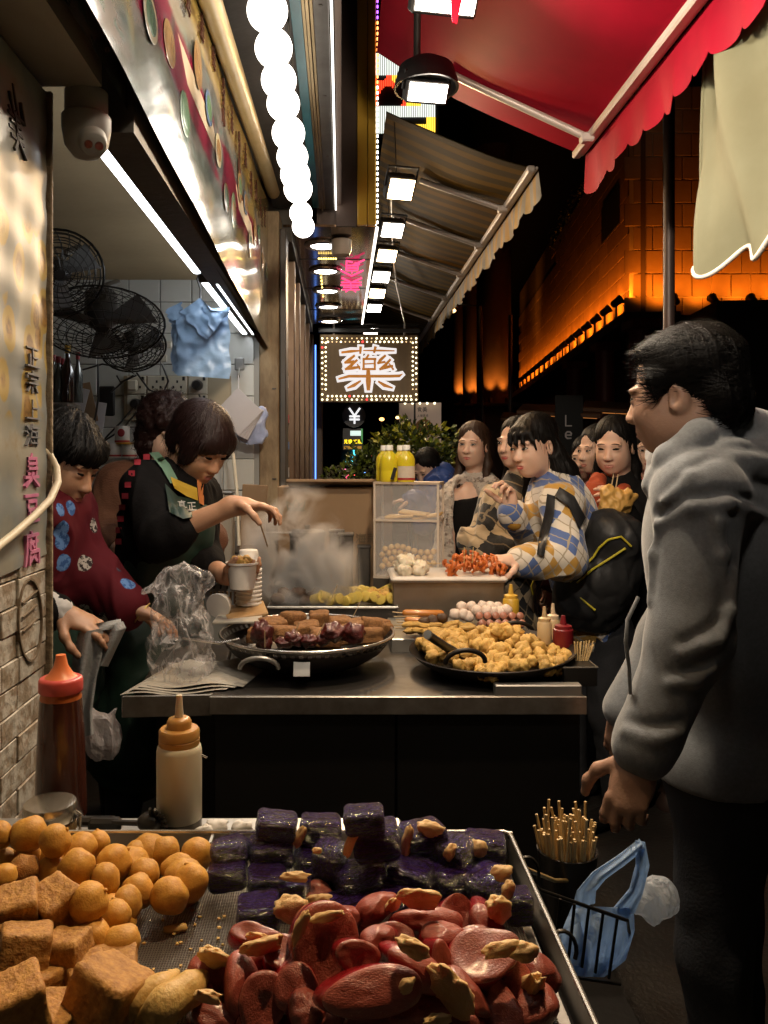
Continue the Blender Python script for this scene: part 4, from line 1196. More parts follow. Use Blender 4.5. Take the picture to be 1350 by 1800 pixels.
# round tower pillars lit from below
dk = mat('brown_render', (.13, .075, .05), .7, col2=(.07, .04, .028), vs=1.2, bump=.2, bs=20)
for k, (px, Y, r) in enumerate(((808, 25., .22), (830, 22., .26), (868, 19.5, .42))):
 X = (px - CX) / F * Y
 z0 = EYE + .092 * Y * .75
 t = thing('column', 'tall round brown column with orange glow, %s' % ('thinnest of three', 'middle of three', 'widest of three')[k], 'column', (X, Y, 0), 'round columns lit from below')
 q = MB(); q.lathe([(r * 1.08, 0), (r * 1.08, z0 - .1), (r, z0), (r * .97, z0 + 5), (r * 1.1, z0 + 6.2)], 28, (X, Y, 0)); q.build('shaft', dk, t, 60)
 q = MB(); q.bbox((X, Y - r - .14, z0 - .1), (r * 2.6, .5, .1), .02); q.build('shelf', hous, t, smooth=None)
 for dx in (-.5, .45):
  q = MB(); q.cyl((X + dx * r, Y - r - .24, z0 - .05), (X + dx * r, Y - r - .2, z0 + .06), .05, n=10); q.build('lamp_head', hous, t)
  la = bpy.data.lights.new('column_beam', 'SPOT'); la.energy = 220; la.color = (1, .33, .04); la.spot_size = math.radians(70); la.spot_blend = .9; la.shadow_soft_size = .05
  lo = bpy.data.objects.new('column_beam', la); COL.objects.link(lo); lo.parent = t
  lo.location = Vector((dx * r, -r - .2, z0 + .08)); lo.rotation_euler = Vector((0, .3, 1)).to_track_quat('-Z', 'Y').to_euler()
q = MB(); q.box((7.5, 30, 9), (9, 6, 18)); q.build('dark_tower', mat('night_concrete', (.03, .025, .022), .8, col2=(.02, .017, .015), vs=.6), None, None, 'unlit dark tower block behind the round columns', 'building')
q = MB(); q.box((-4, 40, 8), (9, 6, 16)); q.build('dark_block', MATS['night_concrete'], None, None, 'unlit dark building closing the end of the street', 'building')
for k, (px, Y, r, zt, lab) in enumerate(((1176, 3.3, .023, 2.93, 'dark street pole rising behind the hooded man'), (897, 12., .03, 3.6, 'thin grey pole in front of the orange tiled wall'))):
 X = (px - CX) / F * Y
 t = thing('street_pole', lab, 'pole', (X, Y, 0))
 q = MB(); q.cyl((X, Y, 0), (X, Y, zt), r, n=14); q.build('shaft', mat('pole_brown', (.055, .035, .03), .45, .3), t)
 q = MB(); q.lathe([(r * 2.2, 0), (r * 2.2, .02), (r * 1.2, .06)], 14, (X, Y, 0)); q.build('base_flange', MATS['pole_brown'], t)
RND.seed(31)
t = thing('parapet_creeper', 'dark creeper with a few glinting leaves on the parapet edge', 'plant', (wx(10), 10, 5.3))
q = MB()
for i in range(700):
 Y = U(7.5, 17); p = Vector((wx(Y), Y, 5.95 + U(-.12, .25))) + nrm * U(-.1, .15)
 s, u, d = frame_from((U(-1, 1), U(-1, 1), U(-1, .4))); L = U(.04, .09)
 q.add([p, p + d * L * .5 + s * L * .3, p + d * L, p + d * L * .5 - s * L * .3], [(0, 1, 2, 3)])
q.build('foliage', lf[2], t, None, kind='stuff')
# front stall: counter, tray and fried food
ORD = ['first', 'second', 'third', 'fourth', 'fifth', 'sixth', 'seventh', 'eighth', 'ninth', 'tenth', 'eleventh', 'twelfth', 'thirteenth', 'fourteenth']
def rowlab(items, edges, rows, noun, anchor):
 """labels by row (pixel y) and order from the anchor"""
 out = [None] * len(items)
 for r in range(len(rows)):
  lo = edges[r - 1] if r else -1e9; hi = edges[r] if r < len(edges) else 1e9
  ix = sorted([i for i, it in enumerate(items) if lo <= it[1] < hi], key=lambda i: items[i][0])
  for k, i in enumerate(ix): out[i] = '%s, %s %s %s' % (noun, ORD[k], anchor, rows[r])
 return out
def superq(mb, r, p=6, amp=.03, fq=3., seed=0, n=26, k=16, m=0, c=(0, 0, 0), rot=None, amp2=0., fq2=12.):
 cache = {}
 def fn(v):
  s = (abs(v.x) ** p + abs(v.y) ** p + abs(v.z) ** p) ** (-1 / p)
  q = np.array([[v.x, v.y, v.z]]) * s + seed * 7.7
  s *= 1 + amp * float(vnoise(q, fq, 2)[0]) + (amp2 * float(vnoise(q, fq2, 2)[0]) if amp2 else 0)
  return s
 return mb.ell(c, r, n, k, rot, m, fn)
stl = mat('stall_steel', (.5, .49, .46), .3, .9, col2=(.33, .31, .28), vs=8, sharp=.3, bump=.05, bs=14, rough2=.5)
stl_d = mat('worn_dark_steel', (.17, .155, .14), .35, .85, col2=(.08, .07, .06), vs=7, rough2=.55, bump=.06, bs=20)
TZ = 1.0
fc = thing('front_counter', 'stainless steel front counter carrying the trays of fried snacks', 'counter', (-.2, .7, 0))
q = MB(); q.bbox((-.31, .60, TZ - .014), (.772, .815, .02), .004); q.build('counter_top', stl, fc, smooth=None)
q = MB(); q.box((-.31, .58, .48), (.7, .7, .94)); q.build('counter_body', mat('black_panel', (.004, .0035, .003), .4, col2=(.009, .0075, .0065), vs=3), fc, smooth=None)
def perf(N, L, tc, b):
 b.inputs['Metallic'].default_value = .85; b.inputs['Roughness'].default_value = .32
 sp = N.new('ShaderNodeSeparateXYZ'); L.new(tc.outputs['Object'], sp.inputs[0])
 k = 2 * math.pi / .0048
 s = nmath(N, L, 'MULTIPLY', nmath(N, L, 'SINE', nmath(N, L, 'MULTIPLY', nmath(N, L, 'ADD', sp.outputs['X'], sp.outputs['Y']), k)), nmath(N, L, 'SINE', nmath(N, L, 'MULTIPLY', nmath(N, L, 'SUBTRACT', sp.outputs['X'], sp.outputs['Y']), k)))
 bp = N.new('ShaderNodeBump'); bp.inputs['Strength'].default_value = .9; bp.inputs['Distance'].default_value = .0016
 L.new(s, bp.inputs['Height']); L.new(bp.outputs[0], b.inputs['Normal'])
 return nmix(N, L, nstep(N, L, s, .35, .75), (.55, .53, .5), (.05, .045, .04))
perf_m = node_mat('perforated_steel', perf)
tray = thing('snack_tray', 'wide steel tray with perforated insert and low rim', 'tray', (-.15, .65, TZ))
q = MB(); q.box((-.24, .622, TZ + .003), (.84, .505, .006)); q.build('tray_base', stl_d, tray, smooth=None)
q = MB(); q.grid(lambda u, v: (-.62 + .79 * u, .38 + .49 * v, TZ + .0105 + .0018 * math.sin(u * 40) * math.sin(v * 22)), 60, 40); q.build('perforated_insert', perf_m, tray, 60)
XR = .187; YR = .886
for (nm, c, d) in (('rim', (-.225, YR, TZ + .017), (.83, .004, .034)), ('rim', (XR, .63, TZ + .017), (.004, .508, .034))):
 q = MB(); q.box(c, d); q.build(nm, stl, tray, smooth=None)
q = MB(); q.tube([(-.64, YR, TZ + .034), (XR - .006, YR, TZ + .034), (XR, YR - .006, TZ + .034), (XR, .38, TZ + .034)], .0024, 8); q.build('rim_wire', mat('bright_wire', (.7, .66, .6), .25, .9), tray)
q = MB(); q.box((-.1425, YR - .012, TZ + .018), (.003, .02, .03)); q.build('divider_tab', stl, tray, smooth=None)
ball_m = mat('fried_batter', (.44, .20, .03), .6, col2=(.60, .32, .05), vs=2.2, sharp=.2, bump=.16, bs=9, rnd=.1, sss=.08)
ball_b = mat('browned_batter', (.30, .125, .025), .65, col2=(.42, .2, .045), vs=3, bump=.4, bs=11, sss=.08)
BV = []
for k in range(5):
 q = MB(); superq(q, (1, 1, 1), 2.2, .12, 1.4, k, 30, 20, amp2=.035, fq2=6.)
 if k in (1, 3):
  d = Vector((.85, .35, .25)).normalized() if k == 1 else Vector((-.5, .3, .75)).normalized()
  superq(q, (.2, .13, .13), 2.2, .15, 3, k + 9, 10, 8, c=d * .98)
 e = q.build('fried_ball', ball_m, None, 80, origin=(0, 0, 0)); BV.append(e.data); bpy.data.objects.remove(e)
q = MB(); superq(q, (1, 1, 1), 2.2, .12, 1.8, 33, 28, 18, amp2=.03, fq2=7.); e = q.build('fried_ball', ball_b, None, 80, origin=(0, 0, 0)); BVB = e.data; bpy.data.objects.remove(e)
balls = [(50,1466,31,27,2),(97,1478,25,27,2),(3,1468,18,22,2),(43,1506,27,20,1),(8,1512,21,20,1),(43,1530,26,25,1.2),(100,1507,20,18,.8),(140,1492,29,24,1),(172,1482,21,20,.6),
 (90,1528,25,22,1.0),(135,1526,30,31,1.2),(200,1517,30,29,.8),(241,1500,23,19,.3),(185,1548,25,29,.9),(255,1535,26,24,.5),(288,1498,27,25,.2),(345,1503,28,27,.2),
 (310,1525,29,20,.35),(335,1550,29,29,.5),(298,1574,34,29,.4),(242,1567,27,28,.4),(155,1586,33,32,1.3),(223,1590,25,29,.4),(203,1610,27,26,.4),(167,1648,28,34,.3),(212,1656,34,26,.2),(8,1541,22,20,1.4)]
bl = rowlab(balls, [1495, 1521, 1545, 1580], ['in the rearmost row', 'in the second row', 'in the third row', 'in the fourth row', 'in the nearest row to the tofu'], 'golden fried dough ball', 'from the poster wall')
RND.seed(17)
for k, (px, py, rx, ry, lay) in enumerate(balls):
 z = TZ + .03 + .026 * lay
 Y = F * (EYE - z) / (py - CY); p = P(px, py, Y)
 s = Y / F
 me = BVB if k in (5,) else BV[k % 5]
 o = piece(me, 'fried_ball', p, (U(-.4, .4), U(-.4, .4), U(-3, 3)), (1, 1, 1), label=bl[k] if k != 5 else 'dark browned wrinkled dough ball among golden ones near the tofu', cat='fried ball', group='fried balls on the tray')
 o.rotation_euler = (0, U(-.5, .5), U(-.6, .6)); o.scale = (rx * s, (rx + ry) * .5 * s, ry * s * 1.03)
for k, (px, py) in enumerate(((70, 1500), (125, 1555), (260, 1512), (20, 1570), (225, 1540), (320, 1560), (190, 1630), (130, 1610))):
 p = PZ(px, py, TZ + .03)
 piece(BV[k % 5], 'fried_ball', p - Y_ * -.01, (0, U(-.5, .5), k), .021, label='golden fried ball half buried under the others, ' + ('beneath the back row', 'below the browned one', 'under the back row by the rim', 'behind the tofu cubes', 'in the middle of the pile', 'under the front row edge', 'beside the long fried pieces', 'between tofu and balls')[k], cat='fried ball', group='fried balls on the tray')
tofu_m = mat('fried_tofu', (.47, .245, .06), .7, col2=(.27, .12, .028), vs=3.2, sharp=.16, bump=.3, bs=5, rnd=.08, sss=.05)
TV = []
for k in range(4):
 q = MB(); superq(q, (1, 1, 1), 14, .07, 1.3, k + 3, 48, 30, amp2=.035, fq2=7.); e = q.build('fried_tofu', tofu_m, None, 60, origin=(0, 0, 0)); TV.append(e.data); bpy.data.objects.remove(e)
tofu = [(33,1603,38,42,.062,(10,-8,18)),(98,1592,38,42,.06,(20,12,-35)),(42,1676,46,46,.052,(-12,10,20)),(116,1686,40,46,.04,(-8,-6,-8)),(34,1762,46,48,.062,(8,-10,30)),(190,1752,62,56,.045,(-14,12,-28)),
  (102,1782,38,32,.03,(10,5,15)),(200,1694,42,22,.03,(5,0,10)),(85,1805,40,30,.035,(0,10,-20)),(2,1640,30,40,.05,(10,0,40)),(150,1720,36,36,.03,(0,0,30)), (70, 1730, 40, 30, .035, (0, 8, 60))]
tl = ['ochre tofu cube nearest the poster wall, tilted on the pile', 'elongated tofu chunk leaning beside the dark browned ball', 'broad ochre tofu slab resting in the middle of its pile', 'tofu cube with flat pale top and dark front face', 'rough browned tofu cube at the bottom frame corner', 'largest tofu cube with a split crusty top beside the pale fritter',
  'small crumbly tofu piece between the two big cubes', 'thin tofu piece lying behind the largest cube', 'broken tofu end at the lower frame edge', 'tofu cube cut by the frame beside the poster wall', 'tofu cube hidden under the largest split one', 'tofu cube hidden below the broad slab']
for k, (px, py, rx, ry, hz, rt) in enumerate(tofu):
 p = PZ(px, py, TZ + hz); s = p.y / F
 o = piece(TV[k % 4], 'fried_tofu', p, [math.radians(a) for a in rt], (rx * s * .93, (rx + ry) * .5 * s * .9, ry * s * .9), label=tl[k], cat='fried tofu', group='fried tofu cubes on the tray')
frit = mat('pale_fritter', (.58, .40, .15), .55, col2=(.5, .3, .08), vs=45, bump=.2, bs=220, sss=.1)
def fritter(name, label, pts, rs, seed):
 q = MB(); nn = 14; cps = []
 for i in range(len(pts) - 1):
  for t in np.linspace(0, 1, 6, endpoint=(i == len(pts) - 2)):
   cps.append((Vector(pts[i]).lerp(Vector(pts[i + 1]), t), rs[i] + (rs[i + 1] - rs[i]) * t))
 q.tube([c[0] for c in cps], [c[1] for c in cps], nn)
 co = np.array(q.v); nz = vnoise(co + seed, 45., 2)[:, None] * .0035
 cen = np.repeat(np.array([c[0] for c in cps]), nn, 0)
 d = co - cen; d /= np.linalg.norm(d, axis=1, keepdims=True) + 1e-9
 q.v = [tuple(v) for v in co + d * nz]
 return q.build(name, frit, None, 80, label, 'fritter')
fritter('fritter', 'long pale folded fritter nearest the largest tofu cube', [PZ(205, 1800, 1.03), PZ(235, 1762, 1.045), PZ(285, 1735, 1.05), PZ(312, 1708, 1.045)], [.005, .012, .011, .004], 1)
fritter('fritter', 'long pale twisted fritter pointing to the sausage heap', [PZ(250, 1805, 1.03), PZ(290, 1770, 1.05), PZ(335, 1740, 1.05), PZ(360, 1718, 1.045)], [.008, .013, .013, .005], 5)
fritter('fritter', 'stubby pale fritter end under the twisted one', [PZ(350, 1765, 1.02), PZ(392, 1757, 1.025)], [.013, .012], 8)
cr = MB(); RND.seed(2)
for k in range(26):
 p = PZ(U(235, 400), U(1590, 1720), TZ + .013); superq(cr, (U(.001, .0025), U(.001, .002), .001), 3, .3, 2, k, 6, 4, c=p)
cr.build('crumbs', frit, None, None, kind='stuff')
q = MB(); superq(q, (.011, .004, .004), 2.5, .3, 2, 3, 12, 8, c=PZ(308, 1632, TZ + .015), rot=rotm(0, 0, 12)); q.build('fritter_crumb', frit, None, 60, 'small loose batter flake on the bare perforated metal', 'crumb')
def aub(N, L, tc, b):
 b.inputs['Roughness'].default_value = .24; b.inputs['Coat Weight'].default_value = 1.; b.inputs['Coat Roughness'].default_value = .08
 oi = N.new('ShaderNodeObjectInfo')
 mp = N.new('ShaderNodeMapping'); mp.inputs['Scale'].default_value = (4.5, 20, 24); L.new(tc.outputs['Object'], mp.inputs[0])
 ad = N.new('ShaderNodeVectorMath'); ad.operation = 'ADD'; L.new(mp.outputs[0], ad.inputs[0])
 ml = nmath(N, L, 'MULTIPLY', oi.outputs['Random'], 50.); L.new(ml, ad.inputs[1])
 n = nnoise(N, L, ad.outputs[0], 1.2, 5); n2 = nnoise(N, L, ad.outputs[0], .35, 2)
 bp = N.new('ShaderNodeBump'); bp.inputs['Strength'].default_value = 1.; bp.inputs['Distance'].default_value = .007
 L.new(n, bp.inputs['Height']); L.new(bp.outputs[0], b.inputs['Normal']); L.new(bp.outputs[0], b.inputs['Coat Normal'])
 c = nmix(N, L, nstep(N, L, n, .42, .6), (.018, .007, .085), (.075, .03, .30))
 return nmix(N, L, nstep(N, L, n2, .45, .6), c, (.03, .006, .04))
aub_m = node_mat('aubergine_skin', aub)
paste = mat('fish_paste', (.70, .50, .26), .5, col2=(.6, .38, .15), vs=2.5, bump=.3, bs=9, sss=.1)
AV = []
for k in range(5):
 q = MB(); superq(q, (1, 1, 1), (9, 7, 10, 8, 3)[k], .08, 1.4, k + 11, 30, 18, amp2=.02, fq2=9); e = q.build('aubergine_chunk', aub_m, None, 80, origin=(0, 0, 0)); AV.append(e.data); bpy.data.objects.remove(e)
PV = []
for k in range(4):
 q = MB(); superq(q, (1, 1, 1), 2.6, .42, 1.7, k + 21, 26, 16, amp2=.12, fq2=6); e = q.build('fish_paste', paste, None, 80, origin=(0, 0, 0)); PV.append(e.data); bpy.data.objects.remove(e)
def addpaste(par, k, px, py, rx, ry, dz, rot=(0, 0, 0)):
 p0 = WLOC[par.name]; Y = p0.y - .004 - dz
 p = P(px, py, Y); s = Y / F
 o = bpy.data.objects.new('fish_paste', PV[k % 4]); COL.objects.link(o); o.parent = par
 mw = Matrix.LocRotScale(p, Euler([math.radians(a) for a in rot]), (rx * s, min(rx, ry) * s * .8, ry * s))
 pw = Matrix.LocRotScale(par.location, par.rotation_euler, par.scale)
 o.matrix_local = pw.inverted() @ mw
 return o
eg = [(486,1451,36,21,3,0),(563,1460,38,27,2.4,0),(641,1440,36,22,4.4,0),(661,1477,42,31,3,4),(405,1495,36,25,1.5,0),(477,1497,38,26,1.6,10),(401,1537,35,24,.6,-3),(470,1553,34,27,.8,8),(454,1606,38,30,.5,2),
 (581,1511,30,36,1.8,60),(634,1553,44,36,.9,20),(721,1541,40,28,1.,-25),(744,1478,38,32,2,20),(852,1490,36,27,1.2,0),(861,1557,42,36,.6,40),(799,1508,34,36,1.3,50),(912,1592,24,30,.3,0),(790,1552,38,36,.3,30),(518,1570,34,30,.3,0),(541,1512,26,30,1.,20),(700,1510,38,30,.9,10),(610,1600,40,30,.2,20),(700,1590,40,30,.2,0),(560,1560,30,30,.2,40)]
el = rowlab(eg, [1470, 1503, 1545], ['in the rearmost row', 'in the second row', 'in the third row', 'in the row touching the sausages'], 'glossy purple aubergine chunk', 'from the fried balls')
RND.seed(23); EG = []
for k, (px, py, rx, ry, lay, rz) in enumerate(eg):
 p = PZ(px, py, TZ + .022 + .018 * lay); s = p.y / F
 o = piece(AV[k % 5], 'aubergine_chunk', p, (U(-.12, .12), U(-.15, .15), math.radians(rz) + U(-.1, .1)), (rx * s * .97, (rx + ry) * .45 * s, ry * s * .92), label=el[k], cat='aubergine', group='stuffed aubergine chunks on the tray')
 EG.append(o)
for (i, px, py, rx, ry, dz, r) in ((1, 527, 1470, 8, 18, .012, (0, 15, 0)), (3, 617, 1480, 8, 24, .014, (0, 12, 0)), (12, 716, 1482, 9, 27, .016, (0, 5, 0)), (12, 757, 1458, 22, 12, .01, (0, 25, 0)), (13, 836, 1490, 18, 13, .02, (0, 0, 0)), (14, 882, 1535, 18, 13, .02, (0, 10, 0)), (15, 792, 1497, 9, 14, .014, (0, 35, 0)),
        (8, 512, 1598, 27, 20, .01, (0, 8, 0)), (7, 519, 1541, 24, 8, .012, (0, 0, 0)), (9, 557, 1495, 8, 5, .015, (0, 0, 0)), (16, 893, 1568, 10, 18, .012, (0, 20, 0))):
 addpaste(EG[i], i, px, py, rx, ry, dz, r)
def ssg(N, L, tc, b):
 b.inputs['Roughness'].default_value = .36; b.inputs['Coat Weight'].default_value = .45; b.inputs['Coat Roughness'].default_value = .25
 b.inputs['Subsurface Weight'].default_value = .08; b.inputs['Subsurface Radius'].default_value = (.01, .003, .002)
 oi = N.new('ShaderNodeObjectInfo')
 ad = N.new('ShaderNodeVectorMath'); ad.operation = 'ADD'; L.new(tc.outputs['Object'], ad.inputs[0]); L.new(nmath(N, L, 'MULTIPLY', oi.outputs['Random'], 50.), ad.inputs[1])
 n = nnoise(N, L, ad.outputs[0], 3.2, 6); n2 = nnoise(N, L, ad.outputs[0], 14., 3)
 bp = N.new('ShaderNodeBump'); bp.inputs['Strength'].default_value = .35; bp.inputs['Distance'].default_value = .006
 L.new(n2, bp.inputs['Height']); L.new(bp.outputs[0], b.inputs['Normal'])
 c = nmix(N, L, nstep(N, L, n, .3, .7), (.36, .08, .052), (.24, .045, .03))
 c = nmix(N, L, nstep(N, L, n2, .62, .72), c, (.5, .18, .13))
 h = N.new('ShaderNodeHueSaturation'); mr = N.new('ShaderNodeMapRange'); mr.inputs['To Min'].default_value = .75; mr.inputs['To Max'].default_value = 1.2
 L.new(oi.outputs['Random'], mr.inputs[0]); L.new(mr.outputs[0], h.inputs['Value']); L.new(c, h.inputs['Color'])
 return h.outputs[0]
ssg_f = node_mat('sausage_face', ssg)
ssg_s = mat('sausage_skin', (.30, .012, .016), .25, col2=(.2, .008, .011), vs=4, bump=.15, bs=25, coat=.4)
SV = []
for k in range(6):
 q = MB(); n = 34
 prof = [(.0001, -.5), (.78, -.5), (.93, -.44), (.99, -.25), (1.0, .2), (.985, .40), (.95, .47), (.8, .5), (.6, .5), (.4, .5), (.2, .5), (.0001, .5)]
 q.lathe(prof, n, ms=[1, 1, 1, 1, 1, 0, 0, 0, 0, 0, 0])
 co = np.array(q.v)
 co[:, 0] += co[:, 2] * (.22 + .1 * (k % 3)); co[:, 2] += -(.22 * (co[:, 0] ** 2) + .2 * co[:, 1] ** 2) * (1 if k % 3 else -.5)
 co[:, 1] *= 1 - .2 * co[:, 0] * (1 if k % 2 else -1)
 nz = vnoise(co * np.array([1, 1, .3]) + k * 9.1, 1.7, 2)[:, None]; co[:, :2] *= 1.08 + .05 * nz; co[:, 2:] += .12 * nz
 q.v = [tuple(v) for v in co]
 e = q.build('sausage_slice', [ssg_f, ssg_s], None, 70, origin=(0, 0, 0)); SV.append(e.data); bpy.data.objects.remove(e)
ss = [(560,1660,66,50,70,70,10),(657,1603,40,22,30,62,0),(740,1622,58,18,-3,30,0),(799,1605,26,30,70,60,10),(852,1622,36,26,-60,65,-10),(772,1648,38,18,5,35,0),(621,1680,26,36,75,70,15),(666,1655,30,24,40,60,-20),(722,1697,52,26,-30,60,0),(846,1690,62,38,15,50,0),
 (643,1745,84,36,8,66,0),(519,1733,40,38,-30,60,-10),(458,1765,48,38,70,64,10),(424,1733,30,48,10,66,-12),(468,1684,46,24,15,50,0),(448,1654,46,15,-12,30,0),(367,1708,38,32,-20,55,0),(559,1572,26,20,-30,60,0),(878,1728,48,34,10,60,0),(940,1712,38,30,-25,55,10),
 (705,1787,72,30,8,62,0),(860,1772,50,38,-35,60,0),(535,1780,30,34,50,62,10),(377,1788,46,22,-10,45,0),(765,1690,18,34,10,66,25),(810,1746,50,22,-40,55,0),(584,1792,36,20,20,55,0),(790,1790,44,28,-15,58,0),(930,1775,44,32,30,55,0),(905,1690,34,22,20,50,0),(690,1650,34,20,-20,45,0),(600,1622,34,22,20,50,0),(820,1660,40,22,10,45,0),(500,1690,36,24,-20,45,0),(340,1745,34,22,15,40,0),(455,1800,44,24,0,50,0),(640,1800,40,24,10,50,0)]
sl_ = rowlab(ss, [1630, 1680, 1720, 1770], ['in the top row', 'in the second row', 'in the third row', 'in the fourth row', 'along the lower frame edge'], 'red sausage slice', 'from the bare metal')
sl_[10] = 'broad oval sausage slice lying flat at the centre of the heap'; sl_[0] = 'thick folded sausage standing tallest in the heap'
RND.seed(29); SS = []
for k, (px, py, a, b_, an, ti, ro) in enumerate(ss):
 d = math.hypot((px - 650) / 330, (py - 1700) / 130)
 z = TZ + .03 + .05 * max(0, 1 - d) + (.012 if k < 11 else 0)
 p = PZ(px, py, z); s = p.y / F
 Rm = Matrix.Rotation(math.radians(ro), 3, 'Z') @ Matrix.Rotation(math.radians(ti), 3, 'X') @ Matrix.Rotation(math.radians(an), 3, 'Z')
 th = (.021 if k else .034) * U(.9, 1.25) * (1.75 if k % 3 == 1 and k != 10 else 1); ti -= (18 if k % 4 == 1 and k != 10 else 0)
 Rm = Matrix.Rotation(math.radians(ro), 3, 'Z') @ Matrix.Rotation(math.radians(ti), 3, 'X') @ Matrix.Rotation(math.radians(an), 3, 'Z')
 o = piece(SV[k % 6], 'sausage_slice', p, Rm.to_euler(), (a * s, b_ * s / max(.55, math.sin(math.radians(ti + 32))), th), label=sl_[k], cat='sausage', group='sausage slices with fish paste')
 SS.append(o)
for (i, px, py, rx, ry, dz, r) in ((1, 690, 1590, 12, 10, .01, (0, 0, 0)), (2, 737, 1581, 36, 16, .012, (0, 8, 0)), (4, 878, 1600, 26, 20, .012, (0, 30, 0)), (8, 727, 1668, 27, 16, .016, (0, 15, 0)), (9, 880, 1668, 32, 13, .018, (0, -10, 0)), (9, 920, 1672, 22, 16, .018, (0, 20, 0)), (14, 460, 1664, 36, 15, .016, (0, -12, 0)), (15, 453, 1648, 18, 8, .01, (0, 0, 0)),
        (16, 377, 1684, 27, 18, .014, (0, 25, 0)), (17, 560, 1588, 25, 16, .014, (0, -10, 0)), (25, 790, 1740, 42, 23, .022, (0, 28, 0)), (19, 922, 1752, 20, 46, .02, (0, 12, 0)), (10, 715, 1733, 12, 14, .01, (0, 0, 0)), (0, 528, 1632, 10, 30, .03, (0, 25, 0)), (0, 575, 1612, 30, 8, .02, (0, -15, 0)), (20, 770, 1795, 22, 13, .015, (0, 0, 0)), (5, 808, 1680, 16, 14, .01, (0, 0, 0)), (23, 365, 1752, 22, 12, .016, (0, 0, 0))):
 addpaste(SS[i], i, px, py, rx, ry, dz, r)
def bottle_prof(r, h, sh=.12): return None
sb = P(107, 1440, 1.0); sb.z = TZ - .002
t = thing('sauce_bottle', 'tall dark red sauce bottle with orange pink nozzle cap', 'bottle', sb)
q = MB(); q.lathe([(.0001, 0), (.029, 0), (.0315, .005), (.031, .03), (.029, .09), (.0258, .148), (.024, .157), (.0235, .16)], 40, sb); q.build('bottle_body', mat('chili_sauce', (.045, .014, .01), .25, col2=(.07, .02, .012), vs=12, coat=.4), t, 60)
q = MB(); q.lathe([(.0236, .1365), (.0258, .137), (.0252, .152), (.0236, .159)], 40, sb + Z_ * .001); q.build('shoulder', mat('orange_plastic', (.45, .12, .03), .35, sss=.1), t, 60)
q = MB(); q.lathe([(.0262, .1595), (.0268, .161), (.0268, .1735), (.0258, .176), (.023, .1775)], 40, sb); q.build('screw_ring', mat('pink_cap', (.62, .09, .08), .35, sss=.1), t, 50)
q = MB(); q.lathe([(.0205, .177), (.015, .1815), (.009, .191), (.0062, .2035), (.006, .205), (.0001, .205)], 30, sb); q.build('nozzle', mat('orange_nozzle', (.75, .22, .08), .35, sss=.15), t, 60)
wb = P(315, 1452, .966); wb.z = TZ - .002
t = thing('sauce_bottle', 'squeeze bottle of cream sauce with amber nozzle cap', 'bottle', wb)
q = MB(); q.lathe([(.0001, 0), (.0255, 0), (.0272, .003), (.0272, .098), (.026, .103), (.0235, .106)], 40, wb); q.build('bottle_body', mat('milky_plastic', (.70, .65, .52), .3, sss=.15, col2=(.64, .58, .44), vs=14), t, 60)
q = MB(); q.lathe([(.0001, .0), (.0273, .0), (.0274, .012), (.0273, .016)], 40, wb + Z_ * .0005); q.build('dark_base', mat('soy_dregs', (.06, .05, .04), .3), t, 60)
amb = mat('amber_cap', (.5, .29, .09), .35, sss=.1, col2=(.42, .2, .05), vs=30)
q = MB(); q.lathe([(.0245, .1055), (.0245, .112), (.0237, .1125), (.0243, .113), (.0243, .122), (.0225, .1245), (.015, .1255), (.0148, .1325), (.0125, .1365), (.009, .138)], 40, wb); q.build('cap', amb, t, 45)
q = MB(); q.lathe([(.0055, .1375), (.0042, .155), (.0036, .1645), (.0001, .1645)], 20, wb); q.build('nozzle', mat('clear_nozzle', (.62, .55, .42), .3, sss=.2), t, 60)
q = MB(); q.tube([wb + Vector((.026, 0, .092)), wb + Vector((.033, .002, .088))], .0012, 6); q.build('drip_wire', mat('bright_wire', (.7, .66, .6), .25, .9), t)
jb = P(88, 1480, .93); jb.z = TZ - .001
t = thing('shaker_jar', 'squat glass jar with dented steel lid and wire clip', 'jar', jb)
q = MB(); q.lathe([(.0001, 0), (.028, 0), (.030, .004), (.030, .026), (.0285, .03)], 36, jb); q.build('jar_body', mat('amber_glass', (.3, .2, .09), .08, trans=.5, coat=.3), t, 60)
q = MB(); q.lathe([(.0295, .030), (.0305, .031), (.0305, .045), (.029, .049), (.02, .0505), (.0001, .051)], 36, jb); q.build('lid', mat('lid_steel', (.6, .57, .5), .25, .9, col2=(.4, .36, .3), vs=30), t, 50)
q = MB(); q.tube([jb + Vector((.0305, -.004, .012)), jb + Vector((.036, -.004, .014)), jb + Vector((.036, -.002, .036)), jb + Vector((.03, -.002, .04))], .0016, 6); q.build('wire_clip', MATS['bright_wire'], t)
tp = P(215, 1450, .955)
t = thing('tongs', 'black plastic serving tongs lying behind the fried balls', 'tongs', (tp.x, tp.y, TZ))
blk = mat('black_plastic', (.018, .016, .015), .35)
def L_(px, py, z, Y=None): return PZ(px, py, z)
q = MB(); q.bbox(PZ(170, 1444, TZ + .012), (.05, .012, .012), .004); q.bbox(PZ(185, 1449, TZ + .01), (.04, .014, .016), .004); q.tube([PZ(160, 1444, TZ + .012), PZ(245, 1447, TZ + .016)], .0035, 8); q.build('handle', blk, t, smooth=None)
c = PZ(266, 1445, TZ + .02)
q = MB(); q.ell(c, (.017, .014, .012), 20, 10); q.build('spoon_head', blk, t)
q = MB()
for k in range(11):
 a = -1.9 + 3.8 * k / 10; d = Vector((math.cos(a * .8), -.35 + .0 * a, math.sin(a * .8)))
 q.tube([c + d * .012, c + d * .021 + Vector((0, -.004, 0))], [.0032, .0018], 6)
q.build('tooth', blk, t, 60)
tis = mat('tissue', (.6, .58, .56), .8, bump=.2, bs=60)
